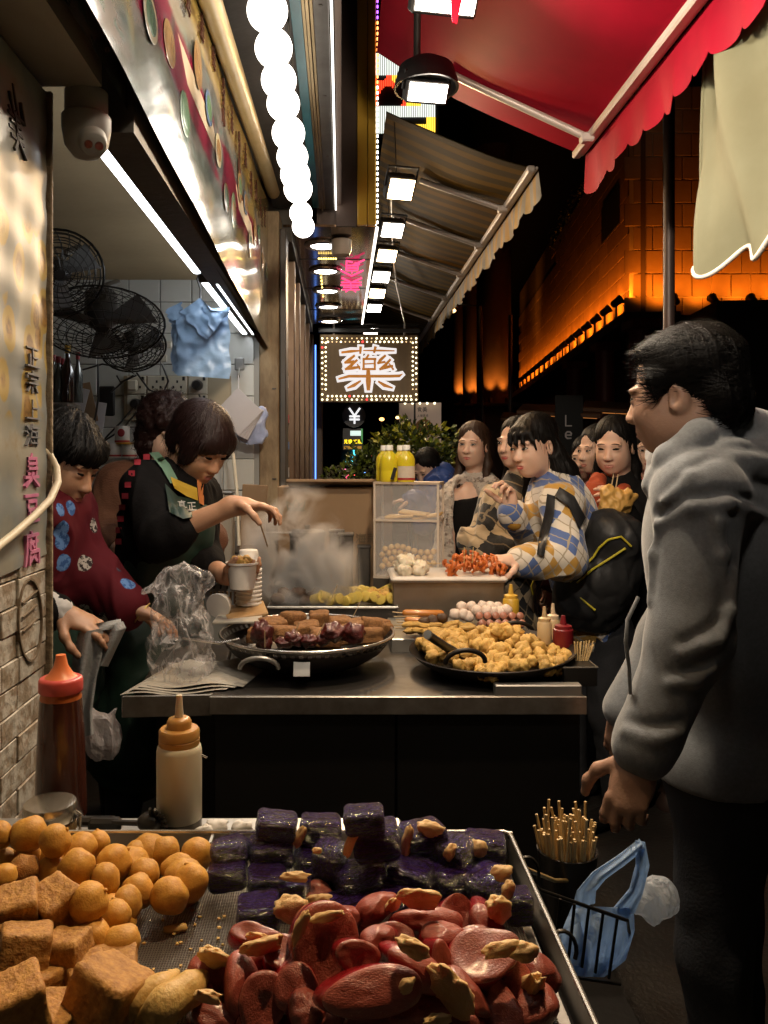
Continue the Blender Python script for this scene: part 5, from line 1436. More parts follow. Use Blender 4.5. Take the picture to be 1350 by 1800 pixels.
for k, (px, py, rx) in enumerate(((380, 1452, .013), (425, 1456, .012), (360, 1460, .01))):
 q = MB(); superq(q, (rx, rx * .8, rx * .6), 2.3, .5, 2, k + 3, 20, 12, c=PZ(px, py, TZ + .006)); q.build('crumpled_tissue', tis, None, 50, ('crumpled white tissue beside the cream sauce bottle', 'second crumpled tissue touching the aubergine chunks', 'small tissue scrap at the foot of the cream bottle')[k], 'tissue', 'crumpled tissues')
cp = P(997, 1492, 1.16)
t = thing('skewer_cup', 'dark cup packed with pale bamboo skewers beside the tray', 'skewer cup', (cp.x, cp.y, cp.z - .1))
q = MB(); q.lathe([(.0001, -.1), (.034, -.1), (.042, -.01), (.0435, 0), (.04, 0), (.036, -.08), (.0001, -.085)], 30, cp); q.build('cup', blk, t, 60)
RND.seed(41); bam = mat('bamboo', (.62, .45, .22), .6, col2=(.5, .33, .13), vs=20, rnd=.15)
for k in range(95):
 a, rr = U(0, 6.283), .041 * math.sqrt(U(0.02, 1)); x, y = rr * math.cos(a), rr * math.sin(a)
 if k >= 70: l = U(.045, .062); lean = (U(-.25, .1) - .3 * 0, U(-.1, .1))
 else: l = U(.028, .036); lean = (x * 5.5, y * 4)
 d = Vector((lean[0], lean[1], 1)).normalized()
 b0 = cp + Vector((x * .9, y * .9, -.02))
 if k == 0 or True:
  q = MB(); q.tube([b0, b0 + d * (l + .02)], .0021, 6); q.build('skewer', bam, t, 60)
wk = mat('black_wire', (.03, .028, .026), .35, .6)
b0 = P(1040, 1620, 1.0)
t = thing('wire_basket', 'black wire basket hooked to the side of tray', 'basket', (b0.x, b0.y, .8))
A, B_ = P(930, 1525, .92), P(1103, 1618, 1.02)
C_, D_ = P(1090, 1720, 1.02), P(968, 1660, .86)
q = MB(); q.tube([P(905, 1520, .885), P(925, 1540, .9), P(950, 1565, .90), P(1103, 1618, .93), P(1106, 1640, .96)], .0022, 8); q.build('top_wire', wk, t)
q = MB(); q.tube([P(990, 1715, .9), P(1090, 1730, .94)], .002, 8); q.build('bottom_wire', wk, t)
for k in range(5):
 u = k / 4
 q = MB(); q.tube([P(985 + 100 * u, 1580 + 34 * u, .90 + .03 * u), P(975 + 95 * u, 1680 + 40 * u, .895 + .035 * u)], .0018, 6); q.build('upright_wire', wk, t)
for (px, py, Y) in ((928, 1532, .875), (990, 1668, .72)):
 c = P(px, py, Y); q = MB(); q.tube([c + Vector((.012 * math.cos(a), .004 * math.sin(a), .014 * math.sin(a))) for a in np.linspace(-.6, 3.8, 12)], .002, 6); q.build('hook', wk, t, 60)
q = MB(); q.tube([P(905, 1512, .89), P(930, 1530, .95), P(975, 1548, 1.1), P(1022, 1547, 1.15)], .0028, 8); q.build('rubber_band', mat('tan_rubber', (.3, .2, .08), .5), None, 60, 'tan rubber band stretched from tray corner around the cup', 'rubber band')
q = MB(); q.tube([P(893, 1470, .88), P(905, 1480, .88), P(915, 1510, .885), P(925, 1532, .88), P(940, 1560, .86)], .0022, 8); q.build('bent_wire', wk, None, 60, 'bent dark wire clipped on the tray rim corner', 'wire')
# thin plastic bags (crumpled implicit sheets)
def film(name, col, alpha, rough=.25, lo=None, hi=None, scale=20., lim=.16):
 if name in MATS: return MATS[name]
 m = mat(name, col, rough, bump=0, spec=.6, transl=.45 if name != 'clear_film' else 0)
 N, L = m.node_tree.nodes, m.node_tree.links
 b = N['Principled BSDF']; b.inputs['Subsurface Weight'].default_value = 0; tc = [n for n in N if n.type == 'TEX_COORD'][0]
 n = N.new('ShaderNodeTexNoise'); n.inputs['Scale'].default_value = scale; n.inputs['Detail'].default_value = 5; n.inputs['Distortion'].default_value = 1.2
 mp = N.new('ShaderNodeMapping'); mp.inputs['Scale'].default_value = (1, 1, .55); L.new(tc.outputs['Object'], mp.inputs[0]); L.new(mp.outputs[0], n.inputs['Vector'])
 w = N.new('ShaderNodeMath'); w.operation = 'ABSOLUTE'; s = nmath(N, L, 'SUBTRACT', n.outputs['Fac'], .5); L.new(s, w.inputs[0])
 bp = N.new('ShaderNodeBump'); bp.inputs['Strength'].default_value = .9; bp.inputs['Distance'].default_value = .02
 L.new(w.outputs[0], bp.inputs['Height']); L.new(bp.outputs[0], b.inputs['Normal'])
 if lo is not None:
  mr = N.new('ShaderNodeMapRange'); mr.inputs['From Min'].default_value = .0; mr.inputs['From Max'].default_value = lim; mr.inputs['To Min'].default_value = hi; mr.inputs['To Max'].default_value = lo
  L.new(w.outputs[0], mr.inputs[0]); L.new(mr.outputs[0], b.inputs['Alpha'])
 elif alpha < 1: b.inputs['Alpha'].default_value = alpha
 return m
def bag_mesh(lo, hi, h, prims, amp, fq, ridge=True):
 s = SDF(lo, hi, h)
 for p in prims:
  if p[0] == 'c': s.chain(p[1], p[2], p[3] if len(p) > 3 else .03)
  elif p[0] == 'e': s.ell(p[1], p[2], None if len(p) < 4 else p[3], p[4] if len(p) > 4 else .03)
  elif p[0] == 's': s.ell(p[1], p[2], None, .01, 's')
 v, f = s.mesh(); n = vnormals(v, f)
 q = v * np.array([1, 1, .6])
 d = np.abs(vnoise(q, fq, 2)) if ridge else vnoise(q, fq, 2)
 d2 = np.abs(vnoise(q + 5.5, fq * 2.3, 2))
 return v - n * (amp * (d * 2 - .5) + amp * .5 * d2)[:, None], f
def bound(pts, pad):
 a = np.array([tuple(p) for p in pts]); return a.min(0) - pad, a.max(0) + pad
def flat(*a, **k):
 o = sdf_obj(*a, **k); o.data.polygons.foreach_set('use_smooth', [False] * len(o.data.polygons)); return o
c = P(315, 1140, 2.15)
pts = [P(300, 1040, 2.15), P(345, 1035, 2.15), P(325, 1075, 2.15), P(315, 1145, 2.15), P(330, 1190, 2.15)]
lo, hi = bound(pts, .2)
v, f = bag_mesh(lo, hi, .0078, [('e', P(314, 1140, 2.15), (.088, .075, .085)), ('e', P(322, 1165, 2.15), (.085, .075, .06)), ('c', [P(322, 1095, 2.15), P(318, 1070, 2.15), P(318, 1030, 2.15)], [.055, .042, .05], .05), ('e', P(278, 1030, 2.15), (.062, .03, .026), rotm(0, -25, 0)), ('e', P(345, 1018, 2.15), (.04, .03, .03), rotm(0, 30, 0)), ('e', P(295, 1060, 2.13), (.03, .03, .05), rotm(0, 40, 0)), ('e', P(280, 1165, 2.13), (.05, .04, .06))], .030, 15.)
bagc = film('clear_film', (.75, .7, .68), 1, .2, .10, .55, 16., lim=.06)
t = flat(v, f, 'plastic_bag', bagc, label='crumpled clear plastic bag knotted in the middle, standing on newspaper', cat='plastic bag')
blue = film('blue_film', (.42, .58, .80), 1, .3, .62, .92, 24.)
def drape(L, R2, Y0, seed, nf, par, m, sc=1., bulge=0., sgn=1, name='cloth_sheet'):
 def e(Ls, v):
  k = v * (len(Ls) - 1); i = min(int(k), len(Ls) - 2); f = k - i; return Ls[i][0] * (1 - f) + Ls[i + 1][0] * f, Ls[i][1] * (1 - f) + Ls[i + 1][1] * f
 def fn(o):
  def g_(u, v):
   a, b_ = e(L, v), e(R2, v); x, y = a[0] * (1 - u) + b_[0] * u, a[1] * (1 - u) + b_[1] * u
   w = sc * .012 * math.sin(u * nf + seed + v * 2) * min(1, .3 + v * 1.5) + sc * .008 * float(vnoise(np.array([[x * .03, y * .012, seed]]), 1., 2)[0]) + (.02 * (abs(u - .5) * 2) ** 2) * (not bulge) - sgn * bulge * math.sqrt(max(0, 4 * u * (1 - u))) * (.4 + .6 * math.sin(math.pi * min(1, v * .8 + .15)))
   return P(x, y, Y0 + w + o)
  return g_
 q = MB(); q.grid(fn(0), 24, 40); q.grid(fn(.006 if not bulge else .0008), 24, 40); return q.build(name, m, par, 80)
bb = thing('carrier_bag', 'pale blue plastic carrier bag with looped handles in wire basket', 'plastic bag', P(1045, 1715, .975))
BL, BR = [(1006, 1592), (990, 1630), (984, 1675), (996, 1716)], [(1114, 1596), (1116, 1635), (1100, 1688), (1062, 1718)]
for sg in (1, -1): drape(BL, BR, .975, 2 + sg, 14, bb, blue, .5, .03, sg, 'bag_side')
drape([(1004, 1600), (1014, 1565), (1042, 1532), (1082, 1506), (1124, 1474)], [(1046, 1588), (1048, 1566), (1064, 1546), (1100, 1520), (1134, 1492)], .962, 5, 7, bb, blue, .3, .006, 1, 'bag_handle')
drape([(1116, 1476), (1117, 1520), (1106, 1562), (1074, 1600)], [(1134, 1480), (1142, 1522), (1130, 1572), (1116, 1606)], .966, 8, 7, bb, blue, .3, .006, 1, 'bag_handle')
drape([(984, 1640), (976, 1660), (984, 1690)], [(1020, 1620), (1030, 1660), (1020, 1700)], .952, 11, 8, bb, blue, .5, .012, 1, 'bag_fold')
lo, hi = bound([P(1120, 1560, 1.03), P(1180, 1570, 1.03), P(1150, 1610, 1.03)], .06)
v, f = bag_mesh(lo, hi, .0035, [('e', P(1142, 1588, 1.035), (.03, .02, .021)), ('e', P(1160, 1575, 1.035), (.02, .014, .018))], .008, 36.)
flat(v, f, 'plastic_bag', film('grey_film', (.5, .55, .62), 1, .3, .55, .9, 24.), label='greyish crumpled bag bulging behind the blue carrier bag', cat='plastic bag')
lo, hi = bound([P(150, 1255, 2.0), P(210, 1330, 2.0)], .1)
v, f = bag_mesh(lo, hi, .009, [('e', P(180, 1300, 2.0), (.052, .04, .05)), ('c', [P(185, 1275, 2.0), P(205, 1245, 2.0)], [.02, .01]), ('c', [P(170, 1275, 2.0), P(155, 1252, 2.0)], [.02, .01])], .016, 20.)
flat(v, f, 'plastic_bag', film('white_film', (.6, .55, .54), 1, .35, .8, .97, 20.), label='white plastic rubbish bag hanging below the cloth', cat='plastic bag')
YB2 = 3.0
t = thing('carrier_bag_stack', 'stack of light blue carrier bags hung from a ceiling hook', 'bag stack', P(352, 665, YB2))
bm = mat('blue_bag_stack', (.30, .45, .66), .32, col2=(.24, .37, .57), vs=6, bump=.5, bs=9, stretch=(1, 1, 1.6))
def sheet(name, quad, Y0, m, amp, seed, parent, nu=26, nv=30):
 A, B, C, D = [P(x, y, Y0 + dy) for (x, y, dy) in quad]
 def fn(u, v):
  p = A.lerp(B, u).lerp(D.lerp(C, u), v)
  w = float(np.abs(vnoise(np.array([[p.x * 1., p.z * 1.3, seed * 3.1]]), 17., 2))[0]) * 1.6 + .5 * float(vnoise(np.array([[p.x + p.z, p.z - p.x, seed]]), 30., 2)[0])
  return p + Vector((0, amp * (w - .5), 0)) + Vector((amp * .4 * math.sin(v * 15 + seed), 0, 0)) * (abs(u - .5) * 2) ** 3
 q = MB(); q.grid(fn, nu, nv); n0 = len(q.v)
 q.grid(lambda u, v: fn(u, v) + Y_ * .004, nu, nv)
 return q.build(name, m, parent, 80)
for k in range(5):
 sheet('bag_sheet', [(311 - 2 * k, 546 + k, 0), (402 - k, 540 + k, 0), (405 - 2 * k, 666 - 2 * k, 0), (313 - 3 * k, 660 - 2 * k, 0)], YB2 + .006 + .009 * k, bm, .010, k + 2, t)
for k in range(3): sheet('bag_handle', [(290 + 4 * k, 544 + 9 * k, 0), (318, 530 + 4 * k, 0), (322, 556, 0), (300 + 3 * k, 566 + 8 * k, 0)], YB2 + .01 * k, bm, .012, k + 20, t, 10, 10)
sheet('bag_handle', [(316, 548, 0), (352, 524, 0), (384, 575, 0), (362, 598, 0)], YB2 - .008, bm, .014, 31, t, 18, 14)
sheet('bag_handle', [(352, 522, 0), (372, 545, -.02), (402, 548, 0), (374, 585, 0)], YB2 - .014, bm, .014, 37, t, 16, 14)
q = MB(); q.tube([P(352, 530, YB2), P(353, 508, YB2), P(347, 490, YB2 - .02), P(352, 478, YB2 - .04)], .0045, 8); q.build('hook', blk, t)
# middle stall table
MZ = .85
mt = thing('steel_table', 'long dark steel cooking table with turned lip and black front', 'table', (.14, 2.55, 0))
q = MB(); q.bbox((.1425, 2.56, MZ - .02), (.945, 1.1, .04), .003); q.build('table_top', stl_d, mt, smooth=None)
q = MB(); q.bbox((.1425, 2.003, MZ - .022), (.95, .008, .046), .002); q.build('front_lip', mat('lip_steel', (.42, .38, .33), .35, .85, col2=(.2, .17, .14), vs=14), mt, smooth=None)
blkp = MATS['black_panel']
for x0, x1 in ((-.325, .138), (.142, .61)):
 q = MB(); q.bbox(((x0 + x1) / 2, 2.05, .41), (x1 - x0, .03, .8), .003); q.build('front_panel', blkp, mt, smooth=None)
q = MB(); q.box((.14, 2.6, .41), (.9, .95, .78)); q.build('cabinet', blkp, mt, smooth=None)
st = thing('side_shelf', 'angled steel side shelf at the corner of the cooking table', 'shelf', (-.44, 2.3, .8))
R_ = rotm(0, 0, 4)
q = MB(); q.bbox((-.445, 2.33, MZ - .022), (.215, .62, .03), .003, R_); q.build('shelf_top', stl_d, st, smooth=None)
q = MB(); q.bbox((-.44, 2.012, MZ - .026), (.225, .008, .055), .002, R_); q.build('shelf_lip', MATS['lip_steel'], st, smooth=None)
q = MB(); q.box((-.43, 2.4, .4), (.16, .4, .78)); q.build('shelf_cabinet', blkp, st, smooth=None)
q = MB(); q.bbox(P(948, 1218, 2.0) + Vector((0, .02, .002)), (.22, .03, .032), .003); q.build('edge_tray', stl, None, None, 'short steel edging piece at the front corner of cooking table', 'edging')
paper = mat('newsprint', (.5, .46, .38), .8, col2=(.36, .33, .28), vs=30, bump=.1, bs=40)
np_ = thing('newspaper', 'folded grey newspaper under the clear plastic bag', 'newspaper', (-.44, 2.2, MZ))
for k in range(4):
 q = MB(); q.grid(lambda u, v, k=k: (-.565 + .02 * k + .25 * u + .06 * v, 2.03 + .012 * k + .27 * v, MZ - .004 + .0045 * k + .006 * math.sin(u * 7 + k)), 12, 10); q.build('sheet', paper, np_, 60)
wc = Vector((-.0986, 2.3, MZ))
wk_m = mat('black_wok_iron', (.012, .010, .009), .4, .6, col2=(.035, .025, .018), vs=9, rough2=.6, bump=.08, bs=25)
w = thing('wok', 'large black wok with side loop handles full of brown tofu', 'wok', wc)
q = MB(); q.lathe([(.0001, .0), (.10, .004), (.17, .022), (.215, .05), (.238, .078), (.234, .078), (.2, .045), (.15, .02), (.0001, .012)], 56, wc); q.build('bowl', wk_m, w, 60)
q = MB(); q.tube([wc + Vector((-.115 + .05 * math.cos(a), -.215 - .012 + -.02 * math.sin(a) * 0 - .012 * math.sin(a), .052 + .03 * math.sin(a))) for a in np.linspace(0, math.pi, 12)], .0065, 8); q.build('handle', MATS['lamp_steel'], w, 60)
q = MB(); q.bbox(wc + Vector((-.004, -.236, .055)), (.044, .004, .044), .001, rotm(-28, 0, 0)); q.build('metal_plate', stl, w, smooth=None)
bk = thing('frying_basket', 'perforated steel frying basket set inside the black wok', 'basket', wc + Z_ * .03)
prof = [(.12, .032), (.16, .036), (.185, .044), (.205, .053), (.218, .062), (.228, .071), (.236, .080), (.243, .089), (.248, .097)]
q = MB(); q.lathe(prof, 132, wc, skip=lambda i, j: i in (2, 4, 6) and j % 2 == 0 or i in (3, 5) and False); q.build('perforated_bowl', stl_d, bk, 60)
q = MB(); q.tube([wc + Vector((.25 * math.cos(a), .25 * math.sin(a), .099)) for a in np.linspace(0, 2 * math.pi, 64, endpoint=False)], .0042, 8, True); q.build('rim', mat('bright_wire', (.7, .66, .6), .25, .9), bk, 60)
q = MB(); q.tube([P(322, 1122, 2.2), P(388, 1131, 2.15), P(420, 1124, 2.18)], .004, 8); q.build('wire_handle', MATS['bright_wire'], bk)
RND.seed(51)
brown_t = mat('brown_fried_tofu', (.33, .15, .04), .75, col2=(.13, .05, .014), vs=4, bump=.6, bs=10, sharp=.2)
BT = []
for k in range(3):
 q = MB(); superq(q, (1, 1, 1), 10, .14, 1.5, k + 41, 34, 22, amp2=.07, fq2=7); e = q.build('brown_tofu', brown_t, None, 70, origin=(0, 0, 0)); BT.append(e.data); bpy.data.objects.remove(e)
wt = [(515,1092,2.42,20,16),(562,1092,2.42,18,17),(480,1102,2.36,22,14),(598,1098,2.44,20,13),(630,1102,2.42,22,13),(660,1104,2.4,22,17),(650,1118,2.3,24,14),(540,1108,2.36,22,14),(500,1115,2.3,24,14),(610,1115,2.32,22,14),(455,1118,2.3,20,12),(572,1121,2.24,26,12),(680,1110,2.36,10,14)]
for k, (px, py, Y, rx, ry) in enumerate(wt):
 piece(BT[k % 3], 'brown_tofu', P(px, py, Y), (U(-.2, .2), U(-.15, .15), U(-.6, .6)), (rx * Y / F, rx * Y / F * .9, ry * Y / F), label='crumbly brown fried tofu in wok, %s' % ('tall block at the back beside the steam', 'tallest block with a white toothpick', 'wide block touching the basket mesh', 'low block behind the toothpicks', 'flat block near the far rim', 'corner block at the far rim', 'block leaning on the far rim', 'block under the tallest one', 'block behind the red skewers', 'block among the dark red pieces', 'pale crumbly block by the wire handle', 'block at the centre bottom', 'sliver against the basket rim')[k], cat='tofu', group='brown tofu in the wok')
red_k = mat('glazed_red_meat', (.13, .014, .008), .3, col2=(.05, .008, .006), vs=2.5, bump=.5, bs=7, coat=.5)
KV = []
for k in range(3):
 q = MB(); superq(q, (1, 1, 1), 2.4, .42, 1.9, k + 61, 28, 18, amp2=.2, fq2=5); e = q.build('glazed_meat', red_k, None, 80, origin=(0, 0, 0)); KV.append(e.data); bpy.data.objects.remove(e)
pick = mat('toothpick', (.5, .36, .2), .6)
for k, (px, py, rx, ry) in enumerate(((460, 1113, 17, 20), (515, 1123, 15, 12), (545, 1127, 14, 11), (585, 1112, 20, 15), (622, 1114, 19, 17), (500, 1130, 14, 9), (568, 1125, 12, 10), (465, 1130, 14, 14))):
 Y = 2.14; p = P(px, py, Y)
 o = piece(KV[k % 3], 'glazed_meat', p, (0, U(-.4, .4), U(-1, 1)), (rx * Y / F, rx * Y / F, ry * Y / F), label='dark red glazed meat on toothpick in wok, %s' % ('tallest beside the wire handle', 'small piece with a white pick', 'low piece in the middle', 'rounded piece with slanted pick', 'broad piece with pick leaning outward', 'smallest piece at the rim', 'piece between two rounded ones', 'piece under the tallest')[k], cat='meat skewer', group='glazed meat on toothpicks')
 if k < 5:
  q = MB(); d = Vector(((0, .3, .45, .35, .4)[k] * (1 if k != 1 else 1), 0, 1)).normalized(); q.tube([p + Z_ * .01, p + d * .055], .0014, 6); e = q.build('toothpick', pick, None, 60, origin=(0, 0, 0)); e.parent = o; e.matrix_local = Matrix.LocRotScale(o.location, o.rotation_euler, o.scale).inverted()
pc_ = Vector((.426, 2.25, MZ))
pn_ = thing('frying_pan', 'wide black pan with two loop handles heaped with fried bites', 'pan', pc_)
q = MB(); q.lathe([(.0001, .0), (.12, .003), (.17, .016), (.21, .042), (.233, .064), (.230, .066), (.2, .042), (.15, .02), (.0001, .012)], 56, pc_, rot=rotm(2, -2, 0)); q.build('bowl', wk_m, pn_, 60)
for (px0, py0, Y, wd, hg, lean) in ((818, 1165, 2.04, 35, 22, -.3), (907, 1112, 2.46, 30, 18, 0)):
 q = MB(); pts = []
 for a in np.linspace(0, math.pi, 14): pts.append(P(px0 - wd * math.cos(a), py0 - hg * math.sin(a) - 5 * (math.cos(a) * lean), Y - .012 * math.sin(a)))
 q.tube(pts, .0065, 8); q.build('handle', wk_m, pn_, 60)
sp = thing('spatula', 'black turner with round tube handle resting across the pan', 'spatula', P(790, 1150, 2.1))
q = MB(); q.tube([P(752, 1116, 2.06), P(782, 1136, 2.12), P(806, 1150, 2.16)], [.0115, .012, .012], 14); q.build('handle', blk, sp)
q = MB(); q.tube([P(751, 1115, 2.057), P(752.5, 1116, 2.06)], [.012, .0128], 14); q.build('steel_ring', stl, sp)
q = MB(); q.bbox(P(825, 1160, 2.2), (.06, .05, .003), .001, rotm(-8, 25, 10)); q.build('blade', stl_d, sp, smooth=None)
gold_b = mat('golden_fried_bite', (.46, .25, .05), .6, col2=(.58, .37, .10), vs=2., bump=.4, bs=9, rnd=.18, sss=.08)
GB = []
for k in range(5):
 q = MB(); superq(q, (1, 1, 1), 2.2, .38, 2.0, k + 81, 20, 13, amp2=.2, fq2=5); e = q.build('fried_bite', gold_b, None, 80, origin=(0, 0, 0)); GB.append(e.data); bpy.data.objects.remove(e)
RND.seed(61)
for k in range(165):
 a, rr = U(0, 6.283), math.sqrt(U(0, 1)); x, y = rr * .205 * math.cos(a), rr * .205 * math.sin(a)
 h = .052 + .035 * (1 - rr ** 2) * U(.3, 1.1) + .012 * math.sin(x * 30) + (.02 if x < .1 and y > 0 else 0) * (1 - rr)
 s = U(.014, .022)
 piece(GB[k % 5], 'fried_bite', pc_ + Vector((x, y, h)), (U(-3, 3), U(-3, 3), U(-3, 3)), (s * U(.9, 1.3), s, s * U(.8, 1.1)), label='small knobbly golden fried bite heaped in the wide black pan', cat='fried bite', group='fried bites heaped in the pan')
cc = P(585, 1075, 2.72)
ctr = thing('steam_tray', 'shallow steel tray of steaming corn and mushrooms behind the wok', 'tray', Vector((cc.x, 2.82, MZ)))
q = MB(); q.bbox((cc.x, 2.86, MZ + .04), (.44, .3, .1), .003); q.build('tray_body', stl_d, ctr, smooth=None)
q = MB(); q.tube([(cc.x - .22, 2.7, MZ + .094), (cc.x + .22, 2.7, MZ + .094), (cc.x + .22, 3.0, MZ + .094), (cc.x - .22, 3.0, MZ + .094)], .004, 6, True); q.build('rim', stl, ctr)
cob = mat('corn_yellow', (.62, .42, .05), .35, col2=(.7, .55, .12), vs=8, bump=.5, bs=12, rnd=.1)
RND.seed(71)
q = MB(); q.lathe([(.0001, -1), (.8, -1), (1, -.9), (1, .9), (.8, 1), (.0001, 1)], 18); e = q.build('corn_piece', cob, None, 50, origin=(0, 0, 0)); CM = e.data; bpy.data.objects.remove(e)
for k in range(22):
 px, py = (560 + (k % 11) * 12 + U(-4, 4), (1052 if k < 11 else 1042) + U(-5, 4)); Y = 2.76 if k < 11 else 2.86
 piece(CM, 'corn_piece', P(px, py, Y), (U(1.2, 1.9), U(-.6, .6), U(-1, 1)), (.019, .019, U(.016, .024)), label='short yellow corn cob piece in the %s row of the steaming tray' % ('nearer' if k < 11 else 'farther'), cat='corn piece', group='corn cob pieces in the nearer row' if k < 11 else 'corn cob pieces in the farther row')
mush = mat('dark_mushroom', (.09, .045, .02), .5, col2=(.05, .025, .012), vs=20, bump=.3, bs=60)
q = MB(); superq(q, (1, 1, .75), 2.3, .2, 1.8, 5, 20, 12); e = q.build('mushroom', mush, None, 80, origin=(0, 0, 0)); MM = e.data; bpy.data.objects.remove(e)
for k, (px, py) in enumerate(((488, 1053), (512, 1050), (535, 1056), (500, 1043), (525, 1042), (548, 1050))):
 piece(MM, 'mushroom', P(px, py, 2.78 + .03 * (k % 2)), (0, U(-.4, .4), k), .024, label='dark brown braised mushroom in tray, %s' % ('next to the cup stack', 'second from the cup stack', 'round one beside the corn', 'half hidden in steam', 'behind the round one', 'touching the first corn piece')[k], cat='mushroom', group='braised mushrooms in the steam tray')
for k in range(9):
 piece(GB[k % 5], 'potato_piece', P(655 + (k % 5) * 8, 1050 - 8 * (k // 5) + U(-3, 3), 2.76 + .04 * (k // 5)), (k, k * .7, 0), .018, label='pale yellow potato piece at the end of the steaming tray', cat='potato piece', group='potato pieces in the steam tray')
qx = P(790, 1020, 2.72);
sq = thing('squid_box', 'raised steel box with white icy top holding squid', 'food box', (qx.x, 2.82, MZ))
q = MB(); q.bbox((qx.x, 2.84, MZ + .088), (.385, .22, .176), .004); q.build('box_body', mat('box_steel', (.36, .31, .25), .35, .8, col2=(.25, .2, .15), vs=7), sq, smooth=None)
q = MB(); q.bbox((qx.x, 2.835, MZ + .184), (.4, .25, .02), .008); q.build('white_top', mat('white_board', (.72, .66, .58), .4, col2=(.6, .52, .44), vs=8), sq, 60)
wsq = mat('white_squid', (.72, .62, .46), .35, sss=.1, bump=.3, bs=60)
rsq = mat('spiced_squid', (.52, .075, .008), .35, col2=(.5, .17, .03), vs=3, bump=.3, bs=8)
RND.seed(81)
for k in range(12):
 piece(GB[k % 5], 'white_squid', Vector((qx.x - .13 + U(-.055, .06), 2.8 + U(-.06, .08), MZ + .205 + U(0, .03))), (k, k * 2.1, 0), U(.018, .026), label='piece of pale boiled squid heaped on the icy white top', cat='squid piece', group='white squid heap')
WS = GB[0].copy(); WS.materials.clear(); WS.materials.append(wsq)
for o in [o for o in COL.objects if o.name.split('.')[0] == 'white_squid']: o.data = WS
q = MB(); pts = [Vector((.5 * math.cos(a) * (1 + .2 * a), .5 * math.sin(a), .25 * math.sin(a * 2))) for a in np.linspace(0, 3.6, 14)]; q.tube(pts, [.22 + .1 * math.sin(i) for i in range(14)], 8)
co = np.array(q.v); q.v = [tuple(v) for v in co + vnoise(co, 2.5, 2)[:, None] * .12]; e = q.build('red_squid', rsq, None, 80, origin=(0, 0, 0)); RS = e.data; bpy.data.objects.remove(e)
for k in range(46):
 x, y = U(-1, 1), U(-1, 1)
 piece(RS, 'red_squid', Vector((P(838, 1000, 2.74).x + x * .1, 2.8 + y * .07, MZ + .205 + .05 * (1 - x * x) * U(.2, 1))), (U(-3, 3), U(-3, 3), U(-3, 3)), U(.022, .034), label='curled orange red spiced squid in the heap beside the white squid', cat='squid piece', group='spiced squid heap')
for k, (px, dx) in enumerate(((816, 0), (830, .004), (775, 0))):
 p = P(px, 990, 2.72)
 q = MB(); q.tube([p, p + Vector((dx, 0, .055))] if k < 2 else [p + Z_ * .0, p + Vector((-.05, -.01, .0))], .0016, 6); q.build('bamboo_skewer', bam, None, 60, ('thin skewer standing in the spiced squid heap', 'taller skewer standing in the spiced squid', 'skewer end poking sideways out of the squid')[k], 'skewer')
lay = thing('skewer_tray', 'flat tray lined with skewered sausages and meatballs', 'tray', P(800, 1105, 2.55))
q = MB(); q.bbox((P(805, 1100, 2.55).x, 2.57, MZ + .028), (.44, .22, .05), .003, rotm(6, 0, 0)); q.build('tray_body', stl, lay, smooth=None)
saus = mat('orange_sausage', (.42, .13, .02), .35, col2=(.5, .2, .04), vs=8, coat=.3, rnd=.1)
smal = mat('brown_sausage', (.30, .11, .06), .38, col2=(.4, .18, .12), vs=6, coat=.3, rnd=.15)
fish = mat('pale_fish_ball', (.66, .5, .42), .5, col2=(.72, .62, .52), vs=2, bump=.3, bs=8, rnd=.06)
def rod(name, p, q_, r, m, **k):
 b = MB(); d = (q_ - p).normalized()
 b.tube([p - d * r * .9, p - d * r * .6, p, q_, q_ + d * r * .6, q_ + d * r * .9], [r * .3, r * .75, r, r, r * .75, r * .3], 14)
 return b.build(name, m, None, 70, **k)
rod('corn_dog', P(713, 1078, 2.6), P(775, 1079, 2.6), .0125, saus, label='long orange battered sausage lying before the squid box', cat='sausage')
rod('corn_dog', P(716, 1090, 2.55), P(770, 1092, 2.55), .0105, saus, label='flatter orange sausage below the long one', cat='sausage')
q = MB(); q.tube([P(690, 1076, 2.6), P(712, 1078, 2.6)], .002, 6); q.build('bamboo_skewer', pick, None, 60, 'pale skewer end of the long orange sausage', 'skewer')
RND.seed(91)
q = MB(); superq(q, (1, 1, 1), 2.2, .16, 1.6, 7, 18, 12); e = q.build('fish_ball', fish, None, 80, origin=(0, 0, 0)); FB = e.data; bpy.data.objects.remove(e)
for k, (px, py) in enumerate(((812, 1067), (829, 1067), (848, 1066), (862, 1067), (875, 1068), (800, 1080), (815, 1080), (838, 1074), (856, 1074), (880, 1076), (890, 1072), (868, 1076), (823, 1084))):
 piece(FB, 'fish_ball', P(px, py, 2.62 - .02 * (k > 4)), (k, k, 0), .0185, label='pinkish white fish ball on a skewer before the squid box', cat='fish ball', group='fish balls on skewers')
b = MB(); b.tube([(0, 0, -1.2), (0, 0, -1), (0, 0, 1), (0, 0, 1.2)], [.5, 1, 1, .5], 12); e = b.build('small_sausage', smal, None, 60, origin=(0, 0, 0)); SM = e.data; bpy.data.objects.remove(e)
for k in range(17):
 r_, c_ = divmod(k, 6)
 piece(SM, 'small_sausage', P(842 + c_ * 14 + 4 * r_, 1084 + 13 * r_, 2.56 - .05 * r_), (1.15, 0, U(-.12, .12)), (.0115, .0115, .017), label='short brown cocktail sausage in the %s row beside the pan handle' % ('rear', 'middle', 'front')[r_], cat='sausage', group='cocktail sausages, %s row' % ('rear', 'middle', 'front')[r_])
